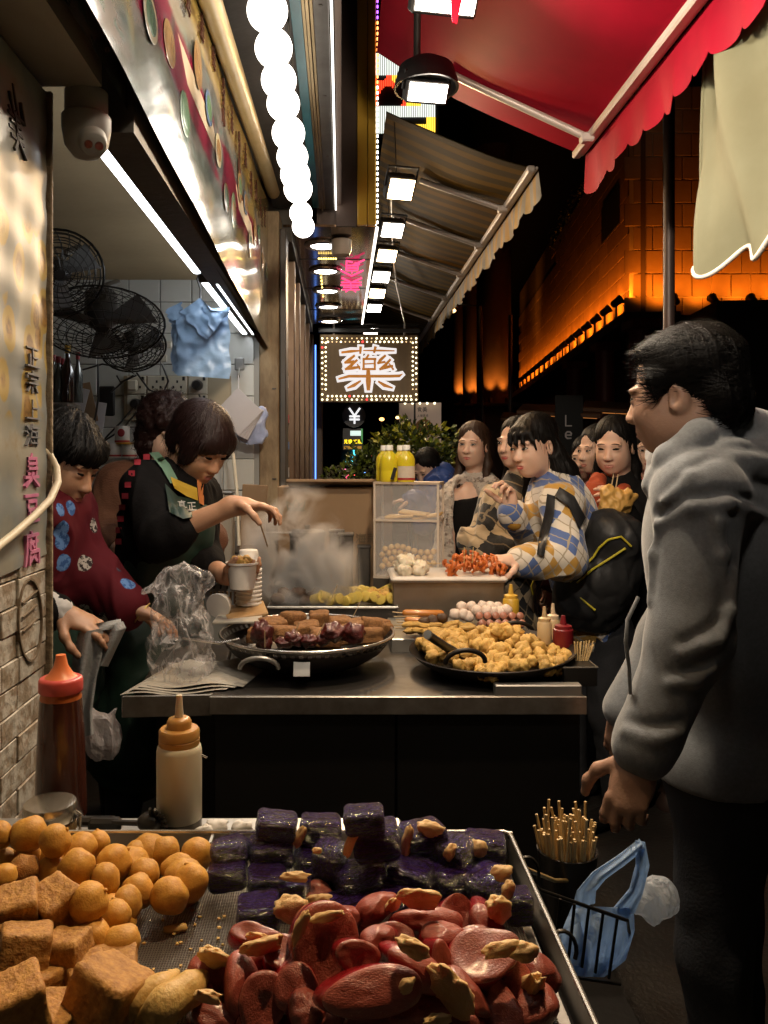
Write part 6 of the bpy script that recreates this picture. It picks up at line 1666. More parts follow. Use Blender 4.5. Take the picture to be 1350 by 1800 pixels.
for k in range(16):
 piece(GB[k % 5], 'battered_strip', P(722 + (k % 8) * 14, 1100 + 7 * (k // 8) + U(-3, 3), 2.5 - .04 * (k // 8)), (U(-.3, .3), U(-.3, .3), U(-.8, .8)), (.028, .012, .009), label='flat golden battered strip laid between sausages and pan', cat='fried strip', group='battered strips on the skewer tray')
for k in range(3):
 piece(MM, 'dark_meatball', P(745 + 16 * k, 1093 - 3 * k, 2.52), (k, 0, 0), .017, label='dark glazed meatball, %s from the orange sausage end' % ORD[k], cat='meatball', group='dark meatballs')
for k in range(9):
 y = 1084 + 5 * k
 q = MB(); q.tube([P(692 + 3 * (k % 3), y, 2.56), P(735 + 4 * (k % 2), y - 1, 2.56)], .0019, 6); q.build('bamboo_skewer', pick, None, 60, 'pale skewer handle sticking out of the skewer tray, %s from the top' % ORD[k], 'skewer', 'skewer handles')
def small_bottle(px, py, Y, h, r, mb_, mc, label):
 b0 = P(px, py, Y); t = thing('sauce_bottle', label, 'bottle', b0)
 q = MB(); q.lathe([(.0001, 0), (r, 0), (r * 1.04, .004), (r, h * .55), (r * .8, h * .6)], 24, b0); q.build('bottle_body', mb_, t, 50)
 q = MB(); q.lathe([(r * .85, h * .58), (r * .85, h * .68), (r * .35, h * .72), (r * .2, h), (.0001, h)], 20, b0); q.build('nozzle_cap', mc, t, 50)
beige = mat('beige_sauce', (.5, .36, .19), .4, sss=.1); redc = mat('red_cap', (.17, .010, .014), .35)
small_bottle(957, 1130, 2.3, .105, .02, beige, beige, 'beige sauce squeeze bottle behind the pan')
small_bottle(972, 1126, 2.36, .11, .02, beige, mat('cream_cap', (.6, .46, .3), .4), 'cream capped squeeze bottle touching the beige one')
small_bottle(990, 1136, 2.28, .088, .028, redc, redc, 'squat dark red squeeze bottle beside the pan rim')
small_bottle(898, 1086, 2.62, .11, .026, mat('mustard', (.5, .3, .03), .4), mat('mustard_cap', (.6, .36, .05), .4), 'mustard yellow bottle beside the squid box')
for k in range(14):
 p = P(1013 + (k % 7) * 3, 1165 + 2 * (k // 7), 2.16)
 q = MB(); q.tube([p, p + Vector(((k % 7 - 3) * .004 + .008, .004 * (k % 3), .055 + .006 * math.sin(k * 3)))], .0019, 6); q.build('bamboo_skewer', bam, None, 60, 'thin pale skewer standing in bundle at the pan edge', 'skewer', 'skewer bundle beside the pan')
tb_p = P(1025, 1185, 2.1)
t = thing('corner_box', 'small black steel box with bright edge holding skewers', 'box', tb_p - Z_ * .03)
q = MB(); q.bbox(tb_p + Vector((-.01, .05, -.005)), (.09, .12, .05), .002); q.build('box_body', blkp, t, smooth=None)
q = MB(); q.tube([tb_p + Vector((-.055, -.01, .02)), tb_p + Vector((.035, -.01, .02)), tb_p + Vector((.035, .11, .02)), tb_p + Vector((-.055, .11, .02))], .0022, 6, True); q.build('edge', MATS['bright_wire'], t)
foam = mat('white_foam', (.72, .68, .62), .6, bump=.05, bs=80)
cs = thing('foam_cup_stack', 'tall stack of white foam cups on the wooden board', 'cup stack', P(437, 1075, 2.5))
q = MB(); q.lathe([(.035, -.008), (.037, 0), (.0335, .006), (.03, .04)], 28);
for k in range(8):
 b0 = P(437, 1066, 2.5) + Z_ * (.013 * k + .008)
 e = MB(); e.lathe([(.041, 0), (.042, .005), (.0395, .0055), (.037, .017)], 28, b0); e.build('cup', foam, cs, 60)
e = MB(); b0 = P(437, 1066, 2.5) + Z_ * .112; e.lathe([(.042, 0), (.042, .006), (.039, .007), (.029, .063), (.027, .066), (.0001, .066)], 28, b0); e.build('cup', foam, cs, 60)
b0 = P(383, 1066, 2.42)
t = thing('foam_bowl', 'white foam bowl lying on its side by the boards', 'bowl', b0)
e = MB(); e.lathe([(.039, .0), (.04, .005), (.027, .04), (.0001, .041), (.0001, .038), (.025, .036), (.036, .004)], 28, b0, rotm(-78, 0, -18)); e.build('bowl_shell', foam, t, 60)
wood = mat('chopping_wood', (.5, .33, .15), .6, col2=(.36, .2, .08), vs=6, stretch=(1, 1, 8), bump=.2, bs=30)
q = MB(); q.bbox(P(432, 1074, 2.45), (.125, .12, .012), .003, rotm(8, -6, 12)); q.build('wooden_board', wood, None, None, 'small tilted wooden board under the white foam cups', 'board')
q = MB(); q.bbox(P(420, 1086, 2.4), (.14, .1, .008), .002, rotm(6, -2, -6)); q.build('paper_pad', paper, None, None, 'pale pad of paper lying under the wooden board', 'paper')
wi = thing('wire_rack', 'small bamboo and wire rack behind the foam bowl', 'rack', P(400, 1060, 2.55))
for k in range(8):
 q = MB(); q.tube([P(370 + 7 * k, 1062, 2.56), P(371 + 7 * k, 1040, 2.56)], .004, 6); q.build('bamboo_bar', mat('dark_bamboo', (.22, .14, .07), .6), wi)
for x in (388, 400):
 q = MB(); q.tube([P(x + 12 * math.cos(a), 1035 - 18 * math.sin(a), 2.55) for a in np.linspace(0, 3.14, 10)], .003, 6); q.build('wire_loop', wk, wi)
# cooking end: pot, boxes, cardboard, glass case
pt = P(540, 1035, 3.02); pt.z = MZ
t = thing('stock_pot', 'steel stock pot with flat lid standing in the steam', 'pot', pt)
q = MB(); q.lathe([(.0001, 0), (.066, 0), (.066, .305), (.062, .31)], 32, pt); q.build('pot_body', stl_d, t, 50)
q = MB(); q.lathe([(.069, .308), (.069, .322), (.06, .327), (.012, .33), (.0001, .33)], 32, pt); q.lathe([(.0001, .33), (.008, .33), (.012, .345), (.0001, .347)], 12, pt); q.build('lid', stl_d, t, 40)
for k, (px, py, w_, h_, Y, lab) in enumerate(((592, 960, .055, .11, 3.05, 'upper square steel canister beside the stock pot'), (608, 985, .055, .19, 2.99, 'lower dark steel canister in the steam'), (640, 1010, .05, .22, 3.2, 'narrow dark canister near the glass case'))):
 p = P(px, py, Y)
 t = thing('canister', lab, 'canister', p - Z_ * h_ / 2); q = MB(); q.bbox(p, (w_, w_, h_), .004); q.build('canister_body', stl_d, t, smooth=None)
 q = MB(); q.bbox(p + Z_ * (h_ / 2 + .003), (w_ + .006, w_ + .006, .012), .003); q.build('lid', stl_d, t, smooth=None)
q = MB(); q.tube([P(440, 938, 2.9), P(465, 934, 2.92), P(505, 937, 2.98)], .006, 8)
q = MB(); pts = [P(462 + i * 1.1, 936 + 1.6 * math.sin(i * 2.2), 2.95) for i in range(46)]; q.tube(pts, .0028, 6); q.build('coiled_cord', mat('cream_cord', (.6, .55, .5), .5), None, 60, 'pale coiled cord running from vendor hand to the pot', 'cord')
card = mat('cardboard', (.30, .19, .10), .8, col2=(.24, .15, .08), vs=4, bump=.08, bs=30)
cbx = thing('cardboard_box', 'big flattened cardboard carton with green crown print', 'carton', P(585, 1040, 3.3))
A, B_ = P(488, 1045, 3.28), P(690, 856, 3.28)
q = MB(); q.bbox(((A.x + B_.x) / 2, 3.38, (A.z + B_.z) / 2), (B_.x - A.x, .2, B_.z - A.z), .003); q.build('carton_body', card, cbx, smooth=None)
q = MB(); q.bbox(((A.x + B_.x) / 2 + .02, 3.33, B_.z + .01), (B_.x - A.x - .04, .24, .012), .002, rotm(-9, 0, 0)); q.build('top_flap', card, cbx, smooth=None)
gi = mat('green_print', (.07, .10, .05), .8); bi = mat('faded_print', (.16, .11, .06), .8)
q = MB(); o = P(503, 897, 3.275); s_ = 3.28 / F
q.strokes([[(2, 0), (32, 0)], [(3, 3), (1, 16), (10, 9)], [(10, 9), (17, 19), (24, 9)], [(24, 9), (33, 16), (31, 3)], [(3, 3), (31, 3)], [(12, 3), (12, 9)], [(22, 3), (22, 9)]], (o, X_, Z_, -Y_), 2.2 * s_, .002, 0, s_); q.build('crown_print', gi, cbx, smooth=None)
q = MB(); write(q, '真正海款', (P(585, 955, 3.275), X_, Z_, -Y_), .042, 1.2, .002, gap=1.12); q.build('carton_lettering', bi, cbx, smooth=None)
q = MB(); q.bbox(P(445, 860, 3.5) + Vector((0, 0, -.16)), (.11, .02, .36), .002, rotm(0, 3, 0)); q.build('cardboard_sheet', card, None, None, 'upright cardboard sheet leaning by the corner post', 'cardboard')
q = MB(); q.bbox(P(443, 985, 3.45), (.07, .02, .14), .002); q.build('cardboard_sheet', card, None, None, 'small cardboard piece below the vendor hand', 'cardboard')
glassm = mat('acrylic', (.9, .88, .85), .08, alpha=.13, spec=.6)
gp = P(722, 1012, 3.0); gp.z = MZ + .16
gc = thing('display_case', 'clear acrylic display case of egg waffles with yellow bottles on top', 'display case', gp)
RG = rotm(0, 0, -14); zt = 1.355; zb = 1.0
def gpt(x, y, z): return Vector((gp.x, 3.06, z)) + RG @ Vector((x, y, 0))
for (nm, x, y, w_, d_) in (('front_pane', 0, -.075, .235, .004), ('back_pane', 0, .075, .235, .004), ('side_pane', -.119, 0, .004, .15), ('side_pane', .119, 0, .004, .15)):
 q = MB(); q.box(gpt(x, y, (zt + zb) / 2), (w_, d_, zt - zb), RG); q.build(nm, glassm, gc, smooth=None)
acr_e = mat('acrylic_edge', (.62, .52, .42), .25, alpha=.75)
for z in (zt, 1.215, zb):
 q = MB(); q.box(gpt(0, 0, z), (.25, .165, .008), RG); q.build('shelf', acr_e if z != zt else mat('case_top', (.45, .36, .28), .4, col2=(.3, .22, .15), vs=12), gc, smooth=None)
for sx in (-1, 1):
 for sy in (-1, 1):
  q = MB(); q.box(gpt(.12 * sx, .078 * sy, (zt + zb) / 2), (.008, .008, zt - zb), RG); q.build('corner_strip', acr_e, gc, smooth=None)
q = MB(); q.box(gpt(0, 0, .92), (.25, .16, .15), RG); q.build('base', stl_d, gc, smooth=None)
wf = mat('egg_waffle', (.55, .34, .12), .55, col2=(.62, .42, .18), vs=14, bump=.2, bs=60)
for k in range(3):
 q = MB(); q.bbox(gpt(-.03 + .05 * k, -.02 + .01 * k, 1.228 + .011 * (k % 2)), (.11, .1, .012), .004, RG @ rotm(0, (-4, 6, -10)[k], 0)); q.build('flat_waffle', wf, None, 60, ('flat golden waffle on the case shelf, lowest', 'flat golden waffle on the case shelf, tilted on top', 'folded waffle edge leaning on the case pane')[k], 'waffle', 'waffles in the display case')
wl = thing('egg_waffle', 'bubbly egg waffle hanging in the lower half of display case', 'waffle', gpt(0, 0, 1.02))
q = MB()
for i in range(9):
 for j in range(4):
  q.ell(gpt(-.1 + .023 * i + (.011 if j % 2 else 0), -.03 + .012 * math.sin(i), 1.035 + .022 * j + .01 * math.sin(i * .7)), (.0125, .012, .0125), 10, 7)
q.build('waffle_bubble', wf, wl, 80, kind='stuff')
juice = mat('lemon_juice', (.62, .5, .02), .2, col2=(.55, .42, .02), vs=5, coat=.3, emit=(.6, .45, .01), es=.0, sss=.15)
capw = mat('white_cap', (.72, .7, .64), .4)
def jug(px, Y, label, lab):
 b0 = P(px, 845, Y); b0.z = zt + .004
 t = thing('juice_bottle', label, 'bottle', b0, 'yellow juice bottles on the display case')
 h, r = .135, .0335
 q = MB(); q.lathe([(.0001, 0), (r * .9, 0), (r, .006), (r, .038), (r * .96, .042), (r, .046), (r, .085), (r * .85, .1), (r * .42, .116), (r * .4, .122)], 28, b0, sx=1., sy=.8); q.build('bottle_body', juice, t, 60)
 q = MB(); q.lathe([(.0001, .12), (.0155, .12), (.0155, .138), (.014, .14), (.0001, .14)], 20, b0); q.build('cap', capw, t, 40)
 if lab:
  q = MB(); q.grid(lambda u, v: b0 + Vector((.0342 * math.sin(-1.25 + 2.5 * u), -.0276 * math.cos(-1.25 + 2.5 * u), .008 + .052 * v)), 14, 3); q.build('paper_label', mat('juice_label', (.55, .47, .38), .6, col2=(.45, .36, .27), vs=30), t, 80)
  q = MB(); q.grid(lambda u, v: b0 + Vector((.0345 * math.sin(-1.25 + 2.5 * u), -.0279 * math.cos(-1.25 + 2.5 * u), .008 + .008 * v)), 14, 2); q.build('label_band', mat('label_red', (.3, .02, .02), .6), t, 80)
jug(676, 3.1, 'yellow juice bottle without label at the carton end, rear', 0); jug(684, 3.03, 'yellow juice bottle without label, in front of the rear pair', 0); jug(705, 3.1, 'yellow juice bottle half hidden behind the labelled one', 0); jug(714, 3.02, 'yellow juice bottle with a pale paper label', 1)
q = MB(); q.tube([P(689, 843, 2.98), P(695, 822, 2.98)], .007, 10); q.build('brush_handle', blk, None, 60, 'black brush handle leaning on the labelled juice bottle', 'brush')
stm = bpy.data.materials.new('steam_volume'); stm.use_nodes = True
N, L = stm.node_tree.nodes, stm.node_tree.links
N.remove(N['Principled BSDF']); vp = N.new('ShaderNodeVolumePrincipled'); vp.inputs['Color'].default_value = (.95, .92, .9, 1); vp.inputs['Anisotropy'].default_value = .2
tc = N.new('ShaderNodeTexCoord'); mp = N.new('ShaderNodeMapping'); mp.inputs['Scale'].default_value = (1, 1, .95); mp.inputs['Rotation'].default_value = (0, .5, 0)
L.new(tc.outputs['Object'], mp.inputs[0])
n = N.new('ShaderNodeTexNoise'); n.inputs['Scale'].default_value = 6.5; n.inputs['Detail'].default_value = 6.; n.inputs['Distortion'].default_value = .5; L.new(mp.outputs[0], n.inputs['Vector'])
sp_ = N.new('ShaderNodeSeparateXYZ'); L.new(tc.outputs['Generated'], sp_.inputs[0])
fall = nmath(N, L, 'SUBTRACT', 1., sp_.outputs['Z'])
cx_ = nmath(N, L, 'ABSOLUTE', nmath(N, L, 'SUBTRACT', sp_.outputs['X'], nmath(N, L, 'SUBTRACT', .42, nmath(N, L, 'MULTIPLY', sp_.outputs['Z'], .1))))
cy_ = nmath(N, L, 'ABSOLUTE', nmath(N, L, 'SUBTRACT', sp_.outputs['Y'], .5))
ed = nmath(N, L, 'MULTIPLY', nstep(N, L, cx_, .40, .05), nstep(N, L, cy_, .5, .1))
th_ = nmath(N, L, 'ADD', .40, nmath(N, L, "MULTIPLY", sp_.outputs["Z"], .15))
d0 = nmath(N, L, 'MAXIMUM', nmath(N, L, 'SUBTRACT', n.outputs['Fac'], th_), 0.)
den = nmath(N, L, 'MULTIPLY', nmath(N, L, 'MULTIPLY', d0, ed), nmath(N, L, 'MULTIPLY', nstep(N, L, sp_.outputs['Z'], 0., .08), nmath(N, L, 'MULTIPLY', fall, 900.)))
L.new(den, vp.inputs['Density']); L.new(vp.outputs[0], N['Material Output'].inputs['Volume'])
q = MB(); a_, b_ = P(425, 1058, 2.88), P(695, 845, 2.88)
q.box(((a_.x + b_.x) / 2, 2.86, (a_.z + b_.z) / 2), (b_.x - a_.x, .3, b_.z - a_.z)); q.build('steam', stm, None, None, kind='stuff')
# inside the left stall
cagew = mat('fan_wire', (.05, .048, .045), .35, .7, col2=(.02, .019, .018), vs=12)
def fan(label, c, nrm_, r, nw=22):
 t = thing('wall_fan', label, 'fan', c, 'black wall fans in the stall')
 s, u, d = frame_from(nrm_); c = Vector(c)
 for sg in (1, -1):
  q = MB()
  def prof(k): rr = r * k; return rr, sg * r * .34 * (1 - k ** 2.4)
  for k in (.22, .38, .52, .66, .80, .92, 1.):
   rr, zz = prof(k); q.tube([c + (s * math.cos(a) + u * math.sin(a)) * rr + d * zz for a in np.linspace(0, 6.2832, 30, endpoint=False)], .0017 if k < 1 else .004, 4, True)
  for j in range(nw):
   a = 6.2832 * j / nw; q.tube([c + (s * math.cos(a + .5 * (1 - k)) + u * math.sin(a + .5 * (1 - k))) * prof(k)[0] + d * prof(k)[1] for k in (.15, .4, .7, .9, 1.)], .0013, 4)
  q.build('cage', cagew, t, 60)
 q = MB(); q.tube([c - d * r * .62, c - d * r * .55, c - d * r * .1, c + d * r * .08], [r * .12, r * .26, r * .28, r * .12], 16); q.build('motor', blk, t)
 for j in range(3):
  a = 2.094 * j + .4; e = s * math.cos(a) + u * math.sin(a); w = d.cross(e)
  q = MB(); q.add([c + e * r * .15 - w * r * .1, c + e * r * .85 - w * r * .34 + d * .02, c + e * r * .88 + w * r * .25 - d * .02, c + e * r * .15 + w * r * .12], [(0, 1, 2, 3), (3, 2, 1, 0)]); q.build('blade', mat('grey_blade', (.1, .1, .1), .4), t, smooth=None)
 q = MB(); q.tube([c - d * r * .5, c - d * r * .5 + Z_ * .06 + Y_ * .06, c - d * r * .4 + Z_ * .12 + Y_ * .2], .012, 8); q.build('bracket', blk, t)
fan('largest upright fan cage beside the poster wall edge', P(105, 480, 2.5), (.35, -.8, -.45), .135)
fan('widest fan tilted nearly flat below the grimy ceiling', P(178, 570, 2.75), (.12, -.42, -.9), .215, 30)
fan('smaller fan behind the widest one, facing the bag stack', P(235, 612, 3.1), (.3, -.6, -.75), .125)
pv = mat('dusty_housing', (.34, .33, .31), .55, col2=(.25, .24, .22), vs=10)
cc_ = P(152, 215, 1.36)
t = thing('security_camera', 'white twin lens dome camera under the dusty beam', 'camera', cc_)
q = MB(); q.lathe([(.036, .05), (.036, .012), (.041, .008), (.041, -.012), (.036, -.04), (.022, -.058), (.0001, -.064)], 30, cc_); q.build('dome_body', pv, t, 50)
d = Vector((.35, -.75, -.55)).normalized(); e = cc_ + Vector((.012, -.012, -.034))
q = MB(); q.tube([e, e + d * .02, e + d * .034, e + d * .036], [.026, .024, .021, .018], 24); q.build('lens_barrel', pv, t, 50)
s, u, d2 = frame_from(d)
for k in (-1, 1):
 q = MB(); q.tube([e + d * .034 + s * .0085 * k, e + d * .0375 + s * .0085 * k], .0068, 16); q.build('lens', mat('brown_lens', (.05, .015, .012), .1, coat=1.), t)
q = MB(); q.cyl(cc_ + Z_ * .05, (cc_.x, cc_.y, 2.06), .026, n=20); q.build('mount', pv, t)
ivory = mat('ivory_plastic', (.6, .56, .46), .35, col2=(.5, .45, .35), vs=8)
t = thing('socket_board', 'two rows of ivory wall sockets with black plugs', 'socket board', P(310, 735, 3.79))
q = MB(); q.bbox(P(312, 700, 3.785), (.51, .012, .215), .003); q.build('backing_board', mat('tan_board', (.36, .3, .2), .6), t, smooth=None)
for i in range(4):
 for j in range(2):
  c = P(240 + 36 * i, 677 + 33 * j, 3.775); q = MB(); q.bbox(c, (.09, .01, .086), .003); pl = q.build('socket_plate', ivory, t, smooth=None)
  q = MB()
  for (x, z) in ((0, .016), (-.018, -.01), (.018, -.01)): q.box(c + Vector((x, -.006, z)), (.009, .003, .012))
  q.box(c + Vector((.03, -.006, .03)), (.012, .004, .018)); q.build('socket_hole', blk, pl, smooth=None)
  if (i, j) in ((0, 1), (3, 0)):
   q = MB(); q.tube([c, c - Y_ * .03, c - Y_ * .045], [.026, .025, .017], 14); q.build('plug', blk, pl)
q = MB(); q.bbox(P(233, 677, 3.74), (.045, .03, .05), .006); q.build('timer_plug', ivory, t, smooth=None)
for (px, py) in ((283, 606), (296, 606), (288, 630)):
 q = MB(); q.bbox(P(px, py, 3.78), (.03, .014, .034), .003); q.build('switch', MATS['ivory_plastic'], t, smooth=None)
RND.seed(77)
for k, ln in enumerate(([(285, 640), (296, 670), (285, 695), (262, 685), (240, 655)], [(235, 715), (215, 740), (190, 765), (172, 785)], [(240, 725), (215, 755), (172, 782)], [(350, 693), (358, 720), (365, 740)], [(172, 640), (173, 700), (165, 750), (158, 780)], [(145, 650), (180, 640), (235, 650), (270, 640)], [(205, 660), (212, 672), (240, 660), (225, 650)], [(195, 690), (215, 672), (235, 660)])):
 q = MB(); q.tube([P(x, y, 3.5 + .02 * k) for x, y in ln], .0045, 6); q.build('power_cable', blk, None, 60, ('black cable looping below the fans to the sockets', 'upper slanted cable from the lower plug', 'lower slanted cable from the lower plug', 'short cable dropping from the corner plug', 'cable hanging straight past the black phone', 'thick cable bundle sagging under the fans', 'small tangled cable coil under the fans', 'short cable end between phone and sockets')[k], 'cable')
q = MB(); q.bbox(P(188, 705, 3.74), (.075, .02, .14), .006); q.build('wall_phone', blk, None, None, 'black wall phone between papers and the socket board', 'phone')
sh = thing('wall_shelf', 'grey steel shelf holding sauce bottles near the poster wall', 'shelf', P(100, 716, 3.3))
q = MB(); q.bbox(P(95, 714, 3.3), (.17, .16, .02), .003); q.build('shelf_board', stl, sh, smooth=None)
cl_g = mat('bottle_glass', (.16, .17, .16), .08, trans=.4, coat=.3); soy = mat('soy_glass', (.03, .009, .006), .1, coat=.5); rc = mat('red_bottle_cap', (.28, .015, .02), .4); yc = mat('yellow_bottle_cap', (.5, .3, .03), .4)
for k, (px, dy, h, r, m, c) in enumerate(((78, .0, .19, .022, cl_g, rc), (94, .02, .20, .022, cl_g, rc), (103, -.03, .19, .022, cl_g, rc), (110, .03, .185, .022, soy, rc), (119, -.04, .235, .026, soy, yc), (137, .02, .21, .02, cl_g, rc), (86, -.05, .12, .022, soy, rc))):
 b0 = P(px, 708, 3.3 + dy); t = thing('sauce_bottle', ('clear', 'tall clear', 'middle clear', 'half hidden brown', 'tall dark soy', 'slim clear', 'low dark')[k] + ' bottle on the steel shelf, %s from the poster wall' % ORD[(0, 2, 3, 4, 5, 6, 1)[k]], 'bottle', b0)
 q = MB(); q.lathe([(.0001, 0), (r, 0), (r, h * .55), (r * .4, h * .75), (r * .38, h * .88)], 18, b0); q.build('bottle_body', m, t, 50)
 q = MB(); q.lathe([(r * .45, h * .86), (r * .5, h), (.0001, h)], 14, b0); q.build('cap', c, t, 40)
sh = thing('wall_shelf', 'lower grey shelf carrying white cans behind the vendors', 'shelf', P(215, 812, 3.55))
q = MB(); q.bbox(P(215, 811, 3.55), (.34, .16, .02), .003); q.build('shelf_board', stl, sh, smooth=None)
for k, (px, py, h) in enumerate(((176, 804, .06), (200, 804, .06), (228, 804, .06), (215, 779, .075))):
 b0 = P(px, py, 3.5); t = thing('food_can', ('white can touching the vendor curls', 'white can in the middle of the shelf', 'white can below the yellow rim', 'white can with red fruit print on top of the others')[k], 'can', b0)
 q = MB(); q.lathe([(.0001, 0), (.031, 0), (.032, .003), (.032, h - .003), (.030, h), (.0001, h)], 22, b0); q.build('can_body', mat('can_white_label', (.6, .58, .52), .35, col2=(.5, .46, .4), vs=20), t, 50)
 q = MB(); q.lathe([(.0325, .004), (.0325, .012)], 22, b0); q.build('label_band', mat('label_red', (.3, .02, .02), .6), t)
 if k == 3:
  q = MB(); q.ell(b0 + Vector((.004, -.033, .045)), (.016, .003, .018), 12, 8); q.build('fruit_print', MATS['label_red'], t)
q = MB(); q.lathe([(.0001, 0), (.045, 0), (.045, .008), (.0001, .008)], 24, P(222, 781, 3.5)); q.build('yellow_lid', yc, None, 50, 'yellow plastic lid lying on the white cans', 'lid')
whp = mat('white_paper', (.55, .52, .52), .7, col2=(.48, .45, .46), vs=5)
for k, (px, py, w_, h_, rz, lab) in enumerate(((140, 715, .05, .17, 14, 'creased paper slip hanging nearest the shelf'), (152, 708, .07, .18, -12, 'brown edged paper hanging beside the black phone'), (168, 735, .08, .15, 8, 'white paper bundle hanging below the phone'))):
 q = MB(); q.bbox(P(px, py, 3.6 + .02 * k), (w_, .004, h_), .0015, rotm(0, rz, 10)); q.build('paper', whp if k != 1 else card, None, None, lab, 'paper')
hk = P(421, 640, 3.7)
t = thing('wall_hook', 'grey adhesive hook on the tiles above the paper squares', 'hook', hk)
q = MB(); q.bbox(hk, (.045, .012, .06), .005); q.tube([hk + Vector((0, -.008, -.02)), hk + Vector((0, -.03, -.05)), hk + Vector((0, -.012, -.06))], .004, 6); q.build('hook_body', mat('grey_plastic', (.2, .2, .19), .4), t, smooth=None)
for k in range(4):
 q = MB(); q.bbox(P(419 + 1.5 * k, 724 + 3 * k, 3.62 + .006 * k), (.155, .003, .155), .001, rotm(0, 44 - 5 * k, 0)); q.build('paper_square', whp, None, None, 'grey white paper square hanging on the hook, %s' % ('frontmost', 'second behind the front one', 'third from the front', 'rearmost')[k], 'paper')
q = MB(); q.tube([hk + Vector((0, -.03, -.05)), P(419, 683, 3.62)], .002, 5); q.build('string', whp, None, 60, 'thin string from hook to the paper squares', 'string')
v, f = bag_mesh(arr(P(446, 752, 3.65)) - .17, arr(P(446, 752, 3.65)) + .17, .010, [('e', P(443, 762, 3.68), (.075, .02, .06)), ('e', P(455, 735, 3.68), (.035, .018, .06), rotm(0, 25, 0))], .012, 18.)
sdf_obj(v, f, 'plastic_bag', mat('lilac_film', (.36, .42, .62), .35, bump=.3, bs=30), label='lilac blue plastic bag bundle behind the paper squares', cat='plastic bag')
q = MB(); q.tube([P(398, 755, 3.6), P(410, 800, 3.55), P(416, 860, 3.5), P(420, 960, 3.4)], .008, 8); q.build('drain_hose', MATS['cream_hose'], None, 60, 'pale hose hanging down the tiles behind the vendors', 'hose')
bn = P(385, 935, 3.55)
t = thing('clear_bin', 'tall cloudy plastic bin behind the front vendor', 'bin', bn - Z_ * .1)
q = MB(); q.bbox(bn, (.13, .1, .34), .01); q.build('bin_body', mat('cloudy_plastic', (.46, .4, .32), .35, alpha=.9), t, smooth=None)
q = MB(); q.bbox(bn + Z_ * .177, (.14, .11, .012), .004); q.build('lid', stl, t, smooth=None)
for k, z in enumerate((.98, 1.12, 1.25)):
 q = MB(); q.bbox((-1.05, 3.35, z), (.36, .2, .03), .004); q.build('rack_tray', stl_d, None, None, 'dark steel rack tray behind the vendors, %s' % ('lowest', 'middle', 'highest')[k], 'tray')
# people
skin_m = mat('skin', (.66, .43, .32), .48, col2=(.60, .37, .265), vs=14, bump=.06, bs=160, sss=.12)
hair_m = mat('black_hair', (.0055, .0045, .004), .5, bump=.3, bs=90, stretch=(3, 3, .35), spec=.15)
hair_r = mat('reddish_hair', (.016, .0055, .0045), .5, bump=.3, bs=90, stretch=(3, 3, .5), spec=.25)
hair_b = mat('brown_hair', (.035, .017, .009), .5, bump=.3, bs=90, stretch=(3, 3, .35), spec=.3)
eye_w = mat('eye_white', (.42, .36, .31), .3); iris_m = mat('iris', (.015, .009, .007), .15); lash_m = mat('lash', (.006, .004, .003), .8, spec=.1)
brow_m = mat('eyebrow_hair', (.025, .014, .010), .8, spec=.1); lip_m = mat('lips', (.42, .13, .11), .38, sss=.1); lip_r = mat('rosy_lips', (.45, .08, .075), .35, sss=.1)
def hitY(g, px, py, y0, y1, tol=.004):
 for Y in np.arange(y0, y1, .004):
  i = np.round((arr(P(px, py, Y)) - g.lo) / g.h).astype(int)
  if (i >= 0).all() and (i < g.n).all() and g.g[tuple(i)] < tol: return Y
class Head:
 def __init__(s, c, f, up=(0, 0, 1), k=1.):
  s.c = arr(c); f = Vector(f).normalized(); r = f.cross(Vector(up)).normalized(); u = r.cross(f)
  s.R = np.array([tuple(r), tuple(f), tuple(u)]).T; s.k = k
 def w(s, x, y, z): return s.c + s.R @ np.array([x, y, z]) * s.k
 def rot(s, rx=0, ry=0, rz=0): return s.R @ np.array(rotm(rx, ry, rz))
def put_head(g, H, neck, male=False, nose=1., r_neck=.052, open_mouth=False):
 k = H.k; R = H.R
 E = lambda c, r, kk=.02, op='u', rot=None: g.ell(H.w(*c), np.array(r) * k, R if rot is None else rot, kk * k, op)
 E((0, -.014, .045), (.074, .094, .080)); E((0, .028, -.03), (.057 if not male else .064, .067, .082), .03)
 E((0, .052, -.092), (.030 if not male else .037, .034, .024), .035)
 for x in (-1, 1):
  E((x * .032, .052, -.030), (.022, .030, .028), .045)
  E((x * .042, .0, -.07), (.018 if not male else .026, .045, .03), .04)
  E((x * .031, .104, .002), (.019, .016, .0125), .016, 's')
  E((x * .0315, .082, -.001), (.0165, .0135, .0105), .007)
  E((x * .03, .083, .021), (.024, .013, .007), .014)
  E((x * .075, -.008, -.012), (.009, .021, .031), .008, rot=H.rot(8, 0, x * -18)); E((x * .083, .0, -.010), (.006, .011, .017), .006, 's', H.rot(8, 0, x * -18))
  E((x * .0115, .101, -.037), (.0085, .010, .0075), .006)
 g.cap(H.w(0, .086, .008), H.w(0, .086 + .021 * nose, -.031), .0075 * k, .0105 * k, .014 * k)
 E((0, .105 + .006 * (nose - 1), -.036), (.0105, .0105, .0085), .008)
 E((0, .086, -.062), (.022, .014, .006), .012); E((0, .085, -.075), (.019, .014, .0065), .012)
 E((0, .103, -.0685), (.016, .008, .0016 if not open_mouth else .006), .004, 's')
 g.cap(H.w(0, -.022, -.05), neck, r_neck * k, r_neck * 1.12 * k, .03)
